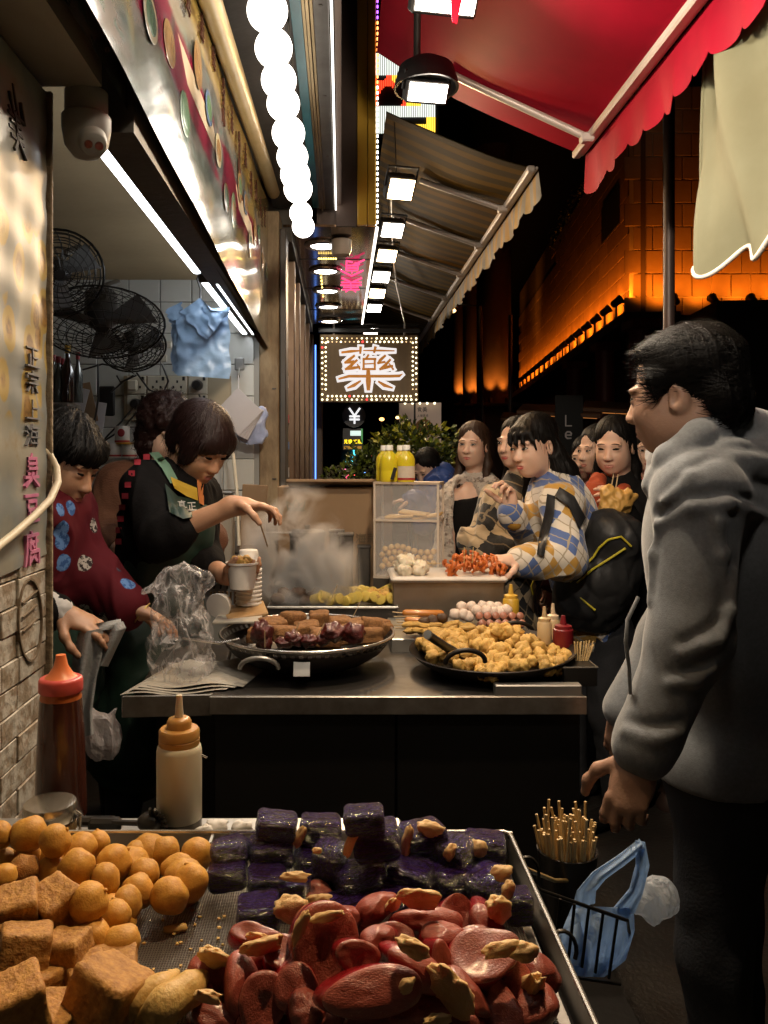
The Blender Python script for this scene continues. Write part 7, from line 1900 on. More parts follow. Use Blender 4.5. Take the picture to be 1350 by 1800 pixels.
def surf(g, H, x, z, y0=.15):
 for y in np.arange(y0, .02, -.0012):
  p = H.w(x, y, z); i = np.round((p - g.lo) / g.h).astype(int)
  if (i < 1).any() or (i >= np.array(g.g.shape) - 1).any(): continue
  a = (p - g.lo) / g.h; i = np.floor(a).astype(int); f = a - i; v = 0.
  for dx in (0, 1):
   for dy in (0, 1):
    for dz in (0, 1):
     v += g.g[i[0] + dx, i[1] + dy, i[2] + dz] * (f[0] if dx else 1 - f[0]) * (f[1] if dy else 1 - f[1]) * (f[2] if dz else 1 - f[2])
  if v < 0: return y
 return None
def patch(g, H, name, m, root, x0, x1, mid, top, bot, off, nu=10, nv=3):
 """surface-hugging lens between two curves; mid(u) centre line z, top/bot(u) half heights"""
 q = MB(); ok = True
 ys = {}
 for i in range(nu + 1):
  for j in range(nv + 1):
   u, v = i / nu, j / nv
   x = x0 + (x1 - x0) * u; z = mid(u) + (top(u) * v - bot(u) * (1 - v))
   y = surf(g, H, x, z)
   if y is None: return None
   b = .0012 * math.sin(math.pi * u) * math.sin(math.pi * v)
   q.v.append(tuple(H.w(x, y + off + b, z)))
 for i in range(nu):
  for j in range(nv):
   a = i * (nv + 1) + j; q.f.append((a, a + nv + 1, a + nv + 2, a + 1)); q.m.append(0)
 return q.build(name, m, root, 80)
def face(g, H, root, gaze=0., lid=1., lips=lip_m, brow=1., sides=(-1, 1), mouth=1.):
 S = lambda u: math.sqrt(max(0, math.sin(math.pi * u)))
 for x in sides:
  a, b = (.016, .046) if x > 0 else (-.046, -.016)
  tilt = lambda u, x=x: .0005 + .003 * (u if x > 0 else 1 - u)
  patch(g, H, 'eyelash', lash_m, root, a - .001, b + .001, tilt, lambda u: (.0056 * lid + .0036) * S(u), lambda u: (.0040 * lid + .0012) * S(u), .0006)
  if lid > .6:
   e = patch(g, H, 'eye', eye_w, root, a + .001, b - .001, tilt, lambda u: .0040 * lid * S(u), lambda u: .0036 * lid * S(u), .0012)
   c = x * .031 + gaze * .006
   patch(g, H, 'iris', iris_m, root, c - .0072, c + .0072, lambda u: .0018, lambda u: .0044 * lid * S(u), lambda u: .0042 * lid * S(u), .0030, 6, 2)
  if brow: patch(g, H, 'eyebrow', brow_m, root, *((.012, .050) if x > 0 else (-.050, -.012)), lambda u, x=x: .0235 + .0028 * math.sin(math.pi * u) - .0022 * (u if x > 0 else 1 - u), lambda u: .002 * brow * S(u), lambda u: .002 * brow * S(u), .0008)
  patch(g, H, 'nostril', lash_m, root, x * .0075 - .003, x * .0075 + .003, lambda u: -.0435, lambda u: .0016 * S(u), lambda u: .0016 * S(u), .0006, 4, 2)
 w = .0225 * mouth
 patch(g, H, 'upper_lip', lips, root, -w, w, lambda u: -.0675 + .0015 * math.cos(6.28 * u) * 0, lambda u: .0062 * S(u) * (1 - .2 * math.exp(-((u - .5) * 12) ** 2)), lambda u: .0006, .0006, 12, 2)
 patch(g, H, 'lower_lip', lips, root, -w * .9, w * .9, lambda u: -.0695, lambda u: .0006, lambda u: .0085 * S(u), .0006, 12, 2)
def put_hand(g, wr, d, n, side=1, curl=(.35, .5, .4), k=1., spread=.06, thumb=.5):
 """wr wrist, d direction of the fingers, n palm normal (palm side); side=+1 puts the thumb along d x n"""
 wr = arr(wr); d = arr(Vector(d).normalized()); n = Vector(n); n = arr((n - Vector(d) * n.dot(Vector(d))).normalized()); t = np.cross(d, n) * side
 M = np.stack([t, d, n], 1)
 g.cap(wr - d * .01, wr + d * .03, .026 * k, .026 * k, .02)
 g.ell(wr + d * .05 * k, np.array([.037, .05, .0155]) * k, M, .02)
 for i, (o, l, r) in enumerate(((.028, .070, .0088), (.0095, .078, .0092), (-.0095, .073, .0088), (-.027, .058, .0078))):
  p = wr + d * (.088 - .006 * abs(i - 1)) * k + t * o * k; a = 0.
  for q, f in enumerate((.46, .31, .26)):
   a += curl[q] * (1 + .12 * (i - 1.5)); dd = d * math.cos(a) + n * math.sin(a) + t * spread * (1.5 - i) * .5
   e = p + dd / np.linalg.norm(dd) * l * f * k; g.cap(p, e, r * k * (1 - .1 * q), r * k * (.9 - .1 * q), .006); p = e
 p = wr + d * .022 * k + t * .03 * k
 for q, (l, r) in enumerate(((.042, .0125), (.032, .0105), (.026, .0092))):
  dd = d * (.62 + .12 * q) + t * (.75 - .35 * q) + n * (.35 + thumb * q * .4); e = p + dd / np.linalg.norm(dd) * l * k
  g.cap(p, e, r * k, r * k * .92, .01); p = e
def skeleton(hip, neck, shL, shR, elL, elR, wrL, wrR, fwd, ground=0.):
 J = dict(hip=arr(hip), neck=arr(neck), shL=arr(shL), shR=arr(shR), elL=arr(elL), elR=arr(elR), wrL=arr(wrL), wrR=arr(wrR))
 f = Vector(fwd); f.z = 0; f.normalize(); s = arr(f.cross(Z_)); f = arr(f)
 J['f'], J['s'] = f, s
 up = J['neck'] - J['hip']; J['len'] = np.linalg.norm(up); up = up / J['len']
 side = J['shR'] - J['shL']; side = side / np.linalg.norm(side); fw = np.cross(up, side); fw /= np.linalg.norm(fw); side = np.cross(fw, up)
 J['T'] = np.stack([side, fw, up], 1)
 for c, sg in (('L', -1), ('R', 1)):
  h = J['hip'] + s * sg * .09 - np.array([0, 0, .04]); a = np.array([J['hip'][0], J['hip'][1], ground + .08]) + s * sg * .11 - f * .02
  J['hp' + c], J['an' + c] = h, a; J['kn' + c] = (h + a) / 2 + f * .02 + np.array([0, 0, .02])
 return J
def put_torso(g, J, o=0., b=1., k=.05):
 T = J['T']; L = J['len']; A = J['neck'] - J['hip']
 g.ell(J['hip'] + A * .02, np.array([.160 * b + o, .115 * b + o, .14 + o]), T, k)
 g.ell(J['hip'] + A * .40, np.array([.132 * b + o, .098 * b + o, .2 + o]), T, k)
 g.ell(J['hip'] + A * .70, np.array([.158 * b + o, .112 * b + o, .2 + o]), T, k)
 m = (J['shL'] + J['shR']) / 2
 for c in 'LR': g.cap(m + (J['sh' + c] - m) * .3 - T[:, 2] * .01, J['sh' + c], .062 + o, .054 + o, k)
 g.cap(J['neck'] - T[:, 2] * .05, J['neck'], .07 + o * .5, .056 + o * .4, .04)
def put_arm(g, J, c, o=0., k=.03, to=1., r=(.046, .040, .037, .027)):
 e = J['el' + c] + (J['wr' + c] - J['el' + c]) * to
 g.cap(J['sh' + c], J['el' + c], r[0] + o, r[1] + o, k); g.cap(J['el' + c], e, r[2] + o, r[2] + (r[3] - r[2]) * to + o, k)
def put_legs(g, J, o=0., feet=True, k=.04):
 for c in 'LR':
  g.cap(J['hp' + c], J['kn' + c], .083 + o, .056 + o, k); g.cap(J['kn' + c], J['an' + c], .055 + o, .037 + o, k)
  if feet: g.cap(J['an' + c] - np.array([0, 0, .04]), J['an' + c] + J['f'] * .16 - np.array([0, 0, .05]), .038 + o, .03 + o, .02)
def jbounds(J, pad, keys=None, extra=()):
 a = np.array([J[k] for k in (keys or ('hip', 'neck', 'shL', 'shR', 'elL', 'elR', 'wrL', 'wrR'))] + [arr(e) for e in extra]); return a.min(0) - pad, a.max(0) + pad
def cloth_obj(g, name, m, root, amp=.006, fq=14., st=(1, 1, .6), ridge=True, soft=None):
 v, f = g.mesh(); n = vnormals(v, f)
 q = v * np.array(st)
 q = q + .05 * np.stack([vnoise(v + 3., 5.), vnoise(v + 7., 5.), vnoise(v + 11., 5.)], 1)
 if amp > .005 and ridge:   # broad diagonal folds
  w = np.stack([v[:, 0] + .5 * v[:, 2], v[:, 1] - .4 * v[:, 2], .35 * v[:, 2]], 1); e = np.abs(vnoise(w + 2.2, fq * .62, 1)); v = v + n * (amp * 1.3 * (1 - e * 2.2).clip(-.6, 1) ** 3)[:, None]
 d = np.abs(vnoise(q, fq, 2)) * 2 - .6 if ridge else vnoise(q, fq, 3)
 d = d + .35 * vnoise(q + 9., fq * 2.5, 2)
 return sdf_obj(v + n * (amp * d)[:, None], f, name, m, root)
def garment(J, name, m, root, o=.016, b=1., arms='LR', h=.007, amp=.006, fq=14., to=.95, cuts=(), extra=None, hem=None, r=(.046, .040, .037, .029), k=.05, torso=True, st=(1, 1, .6), ridge=True):
 keys = ['hip', 'neck', 'shL', 'shR'] + ['el' + c for c in arms] + ['wr' + c for c in arms]
 lo, hi = jbounds(J, .27, keys); g = SDF(lo, hi, h)
 if torso: put_torso(g, J, o, b, k)
 for c in arms: put_arm(g, J, c, o, .035, to, r)
 if extra: extra(g)
 if hem is not None: g.plane(J['hip'] + J['T'][:, 2] * hem, -J['T'][:, 2])
 for (p, n) in cuts: g.plane(p, n)
 global GS; GS = g
 return cloth_obj(g, name, m, root, amp, fq, st, ridge)
def hairdo(H, root, m, ops, n_str=900, sl=.07, seed=1, h=.0045, flow=-1., amp=.004, curly=0., name='hair'):
 pts = []
 for op in ops:
  for c in (op[1] if op[0] in 'cC' else [op[1]]): pts.append(H.w(*c))
 pts = np.array(pts); g = SDF(pts.min(0) - .14 * H.k, pts.max(0) + .14 * H.k, h)
 for op in ops:
  k = H.k
  if op[0] == 'e': g.ell(H.w(*op[1]), np.array(op[2]) * k, H.rot(*(op[3] if len(op) > 3 else (0, 0, 0))), .02 * k)
  elif op[0] == 's': g.ell(H.w(*op[1]), np.array(op[2]) * k, H.rot(*(op[3] if len(op) > 3 else (0, 0, 0))), .012 * k, 's')
  elif op[0] == 'c': g.chain([H.w(*p) for p in op[1]], [r * k for r in op[2]], .025 * k)
  elif op[0] == 'p': g.plane(H.w(*op[1]), H.R @ np.array(op[2], float))
  elif op[0] == 'C': g.chain([H.w(*p) for p in op[1]], [r * k for r in op[2]], .008 * k)
 v, f = g.mesh(); n = vnormals(v, f)
 loc = (v - H.c) @ H.R
 an = np.arctan2(loc[:, 0], loc[:, 1] + .02)
 q = np.stack([an * .16, loc[:, 2] * .12, loc[:, 1] * .25], 1) if not curly else loc
 v = v + n * (amp * (vnoise(q, 95. if not curly else 38., 2)))[:, None]
 rs = np.random.RandomState(seed); ev, ef = [], []
 ix = rs.randint(0, len(v), n_str)
 for i in ix:
  p = v[i] + n[i] * .0005; nn = n[i]
  fl = H.R @ np.array([0, 0, flow]) if not curly else rs.normal(size=3)
  if flow >= 0 and not curly: fl = H.R @ np.array([rs.normal() * .3, .9, .3])
  fl = fl + rs.normal(size=3) * .18
  w = .0011 * H.k * rs.uniform(.6, 1.3); L = sl * rs.uniform(.5, 1.2); b = len(ev)
  sg = 4
  for j in range(sg + 1):
   t = fl - nn * (fl @ nn) * (.9 if j < 3 else .4); t /= np.linalg.norm(t) + 1e-9
   sd = np.cross(t, nn); sd /= np.linalg.norm(sd) + 1e-9
   ww = w * (1 - .8 * j / sg)
   lift = nn * (.0008 + .0024 * math.sin(math.pi * j / sg))
   ev += [p + sd * ww + lift, p - sd * ww + lift]
   p = p + t * L / sg + (np.array([0, 0, -1.]) * L * .02 if not curly else rs.normal(size=3) * L * .12)
  pl = (np.array(ev[b:]) - H.c) @ H.R / H.k
  if ((pl[:, 1] > .03) & (np.abs(pl[:, 0]) < .078) & (pl[:, 2] < .04)).any() and flow < 0: del ev[b:]; continue
  ef += [(b + 2 * j, b + 2 * j + 1, b + 2 * j + 3, b + 2 * j + 2) for j in range(sg)]
 return sdf_obj(v, f, name, m, root, extra=(ev, ef))
LONG = lambda l=.34, part=0., fr=.0: [('e', (0, -.02, .048), (.081, .100, .086)), ('c', [(-.062, -.02, .02), (-.076, -.03, -.1), (-.082, -.02 + fr, -.2), (-.078, .0 + fr, -l)], [.022, .022, .022, .012]),
 ('c', [(.062, -.02, .02), (.076, -.03, -.1), (.082, -.02 + fr, -.2), (.078, .0 + fr, -l)], [.022, .022, .022, .012]), ('e', (0, -.07, -.12), (.078, .04, .2)), ('s', (part, .114, -.016), (.057, .080, .100))]
def decal(g, root, name, m, A, B, y0, y1, off=.008, nu=10, nv=4, th=.003):
 """thin cloth lying on an implicit surface between two edge polylines (photo pixels)"""
 def at(L, u):
  k = u * (len(L) - 1); i = min(int(k), len(L) - 2); f = k - i
  return L[i][0] * (1 - f) + L[i + 1][0] * f, L[i][1] * (1 - f) + L[i + 1][1] * f
 pts = []; last = None
 for i in range(nu + 1):
  a, b = at(A, i / nu), at(B, i / nu)
  for j in range(nv + 1):
   v = j / nv; x, y = a[0] * (1 - v) + b[0] * v, a[1] * (1 - v) + b[1] * v
   Y = hitY(g, x, y, y0, y1); pts.append((x, y, Y))
 ys = [p[2] for p in pts if p[2]]
 if len(ys) < 3: return None
 md = sorted(ys)[len(ys) // 2]; q = MB()
 vs = [P(x, y, (Y if Y else md) - off) for x, y, Y in pts]; n = len(vs)
 w = nv + 1; fs = [(i * w + j, i * w + j + 1, i * w + w + j + 1, i * w + w + j) for i in range(nu) for j in range(nv)]
 q.add(vs + [v + Y_ * th for v in vs], fs + [tuple(n + k for k in reversed(f)) for f in fs])
 return q.build(name, m, root, 80)
def make(label, J, H, male=False, b=1., h=.005, hands=(), r_neck=.05, nose=1., open_mouth=False, skin=None, tor=-.008, **kw):
 root = thing('person', label, 'person', (J['hip'][0], J['hip'][1], 0.))
 lo, hi = jbounds(J, .2, None, [H.w(0, 0, .13), J['anL'] - np.array([0, 0, .0])]); lo[2] = -.01
 g = SDF(lo, hi, h)
 put_torso(g, J, tor, b); put_legs(g, J, -.006)
 for c in 'LR': put_arm(g, J, c, 0 if not male else .004)
 put_head(g, H, J['neck'], male, nose, r_neck, open_mouth)
 for hd in hands: put_hand(g, *hd[0], **(hd[1] if len(hd) > 1 else {}))
 v, f = g.mesh()
 sdf_obj(v, f, 'body', skin or skin_m, root)
 face(g, H, root, **kw)
 return root
black_c = mat('black_knit', (.006, .0055, .0055), .85, col2=(.009, .008, .008), vs=30, bump=.2, bs=120, spec=.12)
denim = mat('dark_denim', (.016, .017, .021), .8, col2=(.026, .027, .033), vs=9, bump=.2, bs=160)
def trousers(J, m, root):
 lo, hi = jbounds(J, .2, ('hip', 'hpL', 'hpR', 'anL', 'anR')); g = SDF(lo, hi, .01); put_legs(g, J, .012, False)
 g.ell(J['hip'], np.array([.172, .128, .12]), J['T'], .05); cloth_obj(g, 'trousers', m, root, .006, 9.)
 lo, hi = jbounds(J, .2, ('anL', 'anR')); g = SDF(lo, hi, .008)
 for c in 'LR': g.cap(J['an' + c] - np.array([0, 0, .035]), J['an' + c] + J['f'] * .17 - np.array([0, 0, .04]), .043, .037, .02)
 g.plane((0, 0, .004), (0, 0, -1)); cloth_obj(g, 'shoes', black_c, root, .001)
# man in the grey hoodie
fleece = mat('grey_fleece', (.20, .21, .222), .9, col2=(.135, .142, .152), vs=130, bump=.12, bs=420, sheen=.3)
Hm = Head(P(1182, 688, 1.53) + Vector((.043, .06, 0)), (-.80, .57, -.14), (-.06, 0, 1), .965)
Jm = skeleton(P(1275, 1330, 1.68), P(1262, 790, 1.64), P(1228, 872, 1.47), P(1290, 862, 1.83), P(1212, 1120, 1.43), P(1180, 1120, 1.86), P(1128, 1322, 1.42), P(1100, 1250, 1.85), (-.8, .5, 0))
hand_l = ((P(1126, 1330, 1.42), P(1098, 1420, 1.40) - P(1126, 1330, 1.42), (.55, .83, 0)), dict(side=-1, curl=(.55, .75, .6), k=1.04, thumb=.3))
man = make('man in grey hoodie and dark jeans looking down beside the stall', Jm, Hm, True, 1.08, .0047, [hand_l, ((P(1100, 1250, 1.85), (-.2, .1, -1), (.5, .5, 0)), dict(side=1))], .058, 1., skin=mat('tan_skin', (.42, .245, .165), .5, col2=(.37, .205, .135), vs=14, bump=.1, bs=160, sss=.1), lid=.5, sides=(-1,), brow=1.4, mouth=.9)
def hoodx(g):
 A3 = lambda *L: [arr(P(*p)) for p in L]
 g.chain(A3((1150, 852, 1.53), (1176, 806, 1.50), (1230, 766, 1.51), (1300, 742, 1.58), (1350, 758, 1.68)), [.018, .027, .032, .036, .04], .012)
 g.chain(A3((1160, 876, 1.52), (1215, 838, 1.47), (1285, 812, 1.49), (1350, 822, 1.56), (1400, 850, 1.6)), [.018, .034, .046, .056, .06], .010)
 g.chain(A3((1310, 800, 1.60), (1375, 880, 1.62), (1392, 960, 1.65)), [.07, .07, .03], .02)
 g.chain(A3((1150, 852, 1.53), (1160, 800, 1.72), (1240, 765, 1.8)), [.02, .026, .03], .02)
 g.ell(arr(P(1136, 1293, 1.425)), (.045, .05, .036), None, .03)
 for ln in ([(1266, 1092), (1238, 1118), (1200, 1132)], [(1256, 1160), (1222, 1180), (1180, 1186)], [(1196, 1272), (1150, 1282), (1102, 1270)], [(1258, 862), (1266, 900), (1272, 960), (1280, 1040)], [(1292, 990), (1284, 1060), (1268, 1110)], [(1158, 905), (1150, 960), (1144, 1040)], [(1166, 866), (1216, 822), (1288, 788), (1350, 794)], [(1160, 905), (1215, 876), (1285, 868), (1345, 890)]):
  L = [(x, y, hitY(g, x, y, 1.2, 2.)) for x, y in ln]; L = [arr(P(*p)) for p in L if p[2]]
  n = len(L)
  if n < 2: continue
  g.chain([p - np.array([0, .001, 0]) for p in L], [.0015 + .0026 * math.sin(math.pi * (i + .4) / n) for i in range(n)], .022, 's')
  g.chain([p + np.array([0, .002, -.016]) for p in L], [.0015 + .0026 * math.sin(math.pi * (i + .4) / n) for i in range(n)], .022)
garment(Jm, 'hoodie', fleece, man, .026, 1.1, 'LR', .0055, .0028, 9., .97, extra=hoodx, hem=-.005, r=(.048, .045, .038, .027), st=(1, 1, .5), ridge=False)
g = SDF(arr(P(1126, 1322, 1.42)) - .09, arr(P(1126, 1322, 1.42)) + .09, .004)
g.cap(arr(P(1131, 1312, 1.423)), arr(P(1126, 1334, 1.42)), .043, .040, .01); g.cap(arr(P(1126, 1330, 1.42)), arr(P(1122, 1352, 1.42)), .034, .034, .004, 's')
cloth_obj(g, 'cuff', mat('ribbed_cuff', (.17, .175, .18), .9, bump=.5, bs=200, stretch=(4, 4, .3)), man, .0015, 60., (1, 1, .1))
q = MB(); q.tube([P(1122, 1050, 1.44), P(1103, 1090, 1.42), P(1100, 1130, 1.41), P(1106, 1175, 1.42), P(1108, 1220, 1.42)], .0035, 8); q.build('drawstring', fleece, man, 60)
q = MB(); q.tube([P(1253, 845, 1.408), P(1262, 880, 1.395), P(1270, 930, 1.392), P(1276, 985, 1.395)], .0022, 6); q.build('shoulder_seam', MATS['ribbed_cuff'], man, 60)
hairdo(Hm, man, hair_m, [('e', (0, -.032, .052), (.087, .104, .088)), ('e', (0, -.085, -.02), (.075, .045, .07)), ('e', (0, .022, .088), (.066, .044, .030), (14, 0, 0)), ('c', [(-.075, .028, .03), (-.076, .026, -.022)], [.018, .008]), ('c', [(.075, .028, .03), (.076, .026, -.022)], [.018, .008]),
 ('s', (0, .118, -.026), (.080, .078, .092)), ('s', (-.085, .005, -.022), (.03, .026, .036)), ('s', (.085, .005, -.022), (.03, .026, .036))], 3600, .045, 3, .004, 1., .008, .0)
trousers(Jm, denim, man)
# customer pattern materials
def argyle(name, a, b_, c, sx, sz, line, dots=None, bumpf=True):
 def fn(N, L, tc, bs):
  bs.inputs['Roughness'].default_value = .85; bs.inputs['Sheen Weight'].default_value = .3
  sp = N.new('ShaderNodeSeparateXYZ'); L.new(tc.outputs['Object'], sp.inputs[0])
  x = nmath(N, L, 'DIVIDE', nmath(N, L, 'ADD', sp.outputs['X'], nmath(N, L, 'MULTIPLY', sp.outputs['Y'], .6)), sx); z = nmath(N, L, 'DIVIDE', sp.outputs['Z'], sz)
  w = nmath(N, L, 'MULTIPLY', nmath(N, L, 'SUBTRACT', nnoise(N, L, tc.outputs['Object'], 7.), .5), .5)
  p = nmath(N, L, 'ADD', nmath(N, L, 'ADD', x, z), w); q_ = nmath(N, L, 'ADD', nmath(N, L, 'SUBTRACT', x, z), w)
  i, j = nmath(N, L, 'FLOOR', p), nmath(N, L, 'FLOOR', q_)
  par = nmath(N, L, 'MODULO', nmath(N, L, 'ADD', nmath(N, L, 'ADD', i, j), 100.), 2.)
  par2 = nmath(N, L, 'GREATER_THAN', nmath(N, L, 'MODULO', nmath(N, L, 'ADD', i, 100.), 4.), 1.5)
  col = nmix(N, L, par, a, nmix(N, L, par2, b_, c))
  fp = nmath(N, L, 'ABSOLUTE', nmath(N, L, 'SUBTRACT', nmath(N, L, 'FRACT', p), .5)); fq = nmath(N, L, 'ABSOLUTE', nmath(N, L, 'SUBTRACT', nmath(N, L, 'FRACT', q_), .5))
  ln = nmath(N, L, 'LESS_THAN', nmath(N, L, 'MINIMUM', fp, fq), .035)
  col = nmix(N, L, ln, col, line)
  bp = N.new('ShaderNodeBump'); bp.inputs['Strength'].default_value = .4; bp.inputs['Distance'].default_value = .004
  L.new(nnoise(N, L, tc.outputs['Object'], 180.), bp.inputs['Height']); L.new(bp.outputs[0], bs.inputs['Normal'])
  return col
 return node_mat(name, fn)
arg3 = argyle('argyle_sweater', (.60, .54, .46), (.42, .23, .04), (.07, .12, .30), .085, .10, (.33, .28, .2))
arg2 = argyle('argyle_coat', (.015, .014, .013), (.44, .33, .2), (.44, .33, .2), .11, .15, (.20, .15, .09))
def furm(N, L, tc, b):
 b.inputs['Roughness'].default_value = .9; b.inputs['Sheen Weight'].default_value = .5
 v = tc.outputs['Object']; n = nnoise(N, L, v, 34., 3); n2 = nnoise(N, L, v, 120., 4)
 bp = N.new('ShaderNodeBump'); bp.inputs['Strength'].default_value = 1.; bp.inputs['Distance'].default_value = .012
 L.new(nmath(N, L, 'ADD', n, n2), bp.inputs['Height']); L.new(bp.outputs[0], b.inputs['Normal'])
 return nmix(N, L, nstep(N, L, n, .52, .66), (.62, .53, .44), (.2, .14, .1))
fur = node_mat('spotted_fur', furm)
# woman in the fur coat
D1 = 4.15
H1 = Head(P(831, 782, D1), (-.46, -.88, -.03), (.04, 0, 1), .96)
J1 = skeleton(P(832, 1085, D1 + .02), P(836, 842, D1 + .03), P(874, 872, D1 + .06), P(797, 878, D1), P(895, 985, D1), P(783, 985, D1 - .02), P(880, 1060, D1 - .12), P(785, 1075, D1 - .14), (-.3, -.95, 0))
w1 = make('woman with long brown hair in spotted fur coat over black top', J1, H1, h=.005, r_neck=.044, gaze=-.5, lips=lip_r, hands=[((P(785, 1075, D1 - .14), (0, -.3, -1), (1, 0, 0)),)])
garment(J1, 'black_top', black_c, w1, .008, .95, '', .007, .003, cuts=[(H1.w(0, .02, -.255), J1['f'] * .55 + np.array([0, 0, 1.]))])
mid = (J1['shL'] + J1['shR']) / 2
def furx(g):
 for c, sg in (('L', -1), ('R', 1)):
  g.chain([J1['neck'] + J1['s'] * sg * .05 - J1['f'] * .05, J1['neck'] + J1['s'] * sg * .085 + J1['f'] * .05 - np.array([0, 0, .03]), J1['neck'] + J1['s'] * sg * .085 + J1['f'] * .12 - np.array([0, 0, .17]), J1['hip'] + J1['s'] * sg * .09 + J1['f'] * .13], [.04, .042, .036, .036], .03)
 g.ell(J1['neck'] + J1['f'] * .17 - np.array([0, 0, .22]), (.075, .2, .30), J1['T'], .02, 's'); g.ell(J1['hip'] + J1['f'] * .17, (.055, .12, .35), J1['T'], .02, 's')
garment(J1, 'fur_coat', fur, w1, .028, 1., 'LR', .0065, .010, 30., .97, extra=furx, st=(1, 1, 1), ridge=False, hem=-.16)
hairdo(H1, w1, hair_b, LONG(.31, -.012, .03), 900, .16, 5)
trousers(J1, denim, w1)
# woman in the tan and black argyle coat, face partly hidden
D2 = 3.75
H2 = Head(P(909, 778, D2), (-.78, -.62, -.05), (0, 0, 1), .97)
J2 = skeleton(P(895, 1100, D2), P(915, 845, D2), P(905, 885, D2 - .13), P(875, 880, D2 + .15), P(862, 975, D2 - .22), P(840, 965, D2 + .05), P(845, 955, D2 - .40), P(826, 950, D2 - .12), (-.8, -.6, 0))
J2['shL'] = arr(P(880, 888, D2 - .14)); J2['elL'] = arr(P(858, 968, D2 - .18)); J2['wrL'] = arr(P(905, 968, D2 - .3))
w2 = make('woman in tan and black argyle coat standing behind the leaning woman', J2, H2, h=.005, r_neck=.045, lips=lip_r, hands=[((J2['wrL'], (.9, -.3, .1), (0, 1, 0)),)])
garment(J2, 'argyle_coat', arg2, w2, .03, 1.02, 'LR', .0065, .008, 12., .99, hem=-.14, r=(.05, .046, .045, .034))
hairdo(H2, w2, hair_m, LONG(.30, 0, .02), 700, .12, 6)
trousers(J2, denim, w2)
# leaning woman in the argyle sweater with backpack
D3 = 3.2
H3 = Head(P(938, 783, D3), (-.80, -.56, -.20), (-.10, -.05, 1), 1.)
J3 = skeleton(P(1040, 1090, D3 + .04), P(972, 842, D3 + .02), P(990, 885, D3 - .16), P(955, 880, D3 + .2), P(992, 985, D3 - .28), P(940, 950, D3 + .12), P(912, 988, D3 - .34), P(899, 900, D3 - .05), (-.85, -.5, 0))
w3 = make('leaning woman in white, mustard and blue argyle sweater with fringe', J3, H3, h=.0047, r_neck=.046, open_mouth=True, lid=.75, lips=lip_r, hands=[
 ((P(911, 988, D3 - .34), (-.75, -.25, .12), (0, .3, -1)), dict(side=1, curl=(.25, .35, .3))), ((P(898, 897, D3 - .05), (-.12, -.12, 1), (-.8, -.5, 0)), dict(side=-1, curl=(.75, 1.0, .8), thumb=.9))])
garment(J3, 'sweater', arg3, w3, .026, 1., 'LR', .006, .007, 12., .93, hem=-.08, r=(.05, .046, .044, .034))
G3 = GS
must = mat('mustard_rib', (.40, .21, .03), .9, bump=.4, bs=160, stretch=(3, 3, .3))
for (a, b_) in ((P(905, 915, D3 - .05), P(899, 895, D3 - .05)), (P(926, 990, D3 - .335), P(911, 988, D3 - .34))):
 g = SDF(arr(a) - .09, arr(a) + .09, .0045); g.cap(arr(a), arr(b_), .041, .037, .01); cloth_obj(g, 'cuff', must, w3, .0015, 50.)
hairdo(H3, w3, hair_m, LONG(.33, .0, .0) + [('c', [(-.066, -.04, -.02), (-.086, -.07, -.12), (-.105, -.085, -.22), (-.10, -.06, -.33)], [.036, .042, .042, .02]), ('c', [(.03, -.10, -.06), (.03, -.13, -.2), (.03, -.12, -.32)], [.05, .05, .03]), ('e', (0, .062, .058), (.060, .028, .036), (-10, 0, 0)), ('C', [(-.03, .09, .06), (-.036, .098, .03), (-.042, .093, .008)], [.012, .007, .002]), ('C', [(0, .095, .06), (-.006, .106, .03), (-.010, .103, .012)], [.012, .007, .002]), ('C', [(.03, .09, .06), (.03, .1, .03), (.03, .096, .01)], [.012, .007, .002]), ('C', [(-.05, .07, .06), (-.062, .07, .03), (-.068, .06, -.01)], [.014, .009, .003]), ('s', (-.088, .0, -.012), (.028, .026, .034))], 1100, .12, 8)
trousers(J3, denim, w3)
bpk = mat('black_nylon', (.016, .016, .017), .42, col2=(.026, .026, .027), vs=8, bump=.25, bs=26, spec=.25)
yel = mat('yellow_piping', (.50, .42, .03), .5)
bc = arr(P(1052, 1010, D3 - .10))
bp_ = thing('backpack', 'black backpack with yellow piping worn by the leaning woman', 'backpack', tuple(bc - np.array([0, 0, .25])))
Rb = np.array(rotm(14, 22, -25))
g = SDF(bc - .36, bc + .36, .007); g.ell(bc, (.155, .12, .235), Rb, .05); g.ell(bc + Rb @ np.array([-.0, -.07, -.06]), (.135, .09, .16), Rb, .04); g.ell(bc + Rb @ np.array([.0, .0, .19]), (.11, .1, .07), Rb, .04)
g.plane(bc + Rb @ np.array([0, .075, 0]), Rb @ np.array([0, 1., 0])); cloth_obj(g, 'bag_body', bpk, bp_, .009, 11.)
def bsurf(px, py):
 for Y in np.arange(2.6, 3.5, .004):
  p = arr(P(px, py, Y)); i = np.round((p - g.lo) / g.h).astype(int)
  if (i >= 0).all() and (i < g.n).all() and g.g[tuple(i)] < .002: return Vector(p) - Y_ * .010
 return P(px, py, 3.0)
for ln in ([(998, 1030), (1012, 1008), (1042, 978), (1052, 962), (1068, 948), (1090, 943), (1108, 960)], [(1013, 1024), (1040, 1000), (1075, 978), (1098, 963)], [(1000, 1027), (1010, 1042), (1028, 1058), (1045, 1072)], [(937, 1045), (934, 1030), (940, 1015), (950, 1008)]):
 q = MB(); q.tube([bsurf(*p) for p in ln], .0042, 6); q.build('piping', yel, bp_, 60)
decal(G3, bp_, 'strap', bpk, [(962, 868), (958, 900), (948, 940), (944, 975)], [(976, 872), (974, 905), (962, 945), (956, 978)], 2.6, 3.4, .012)
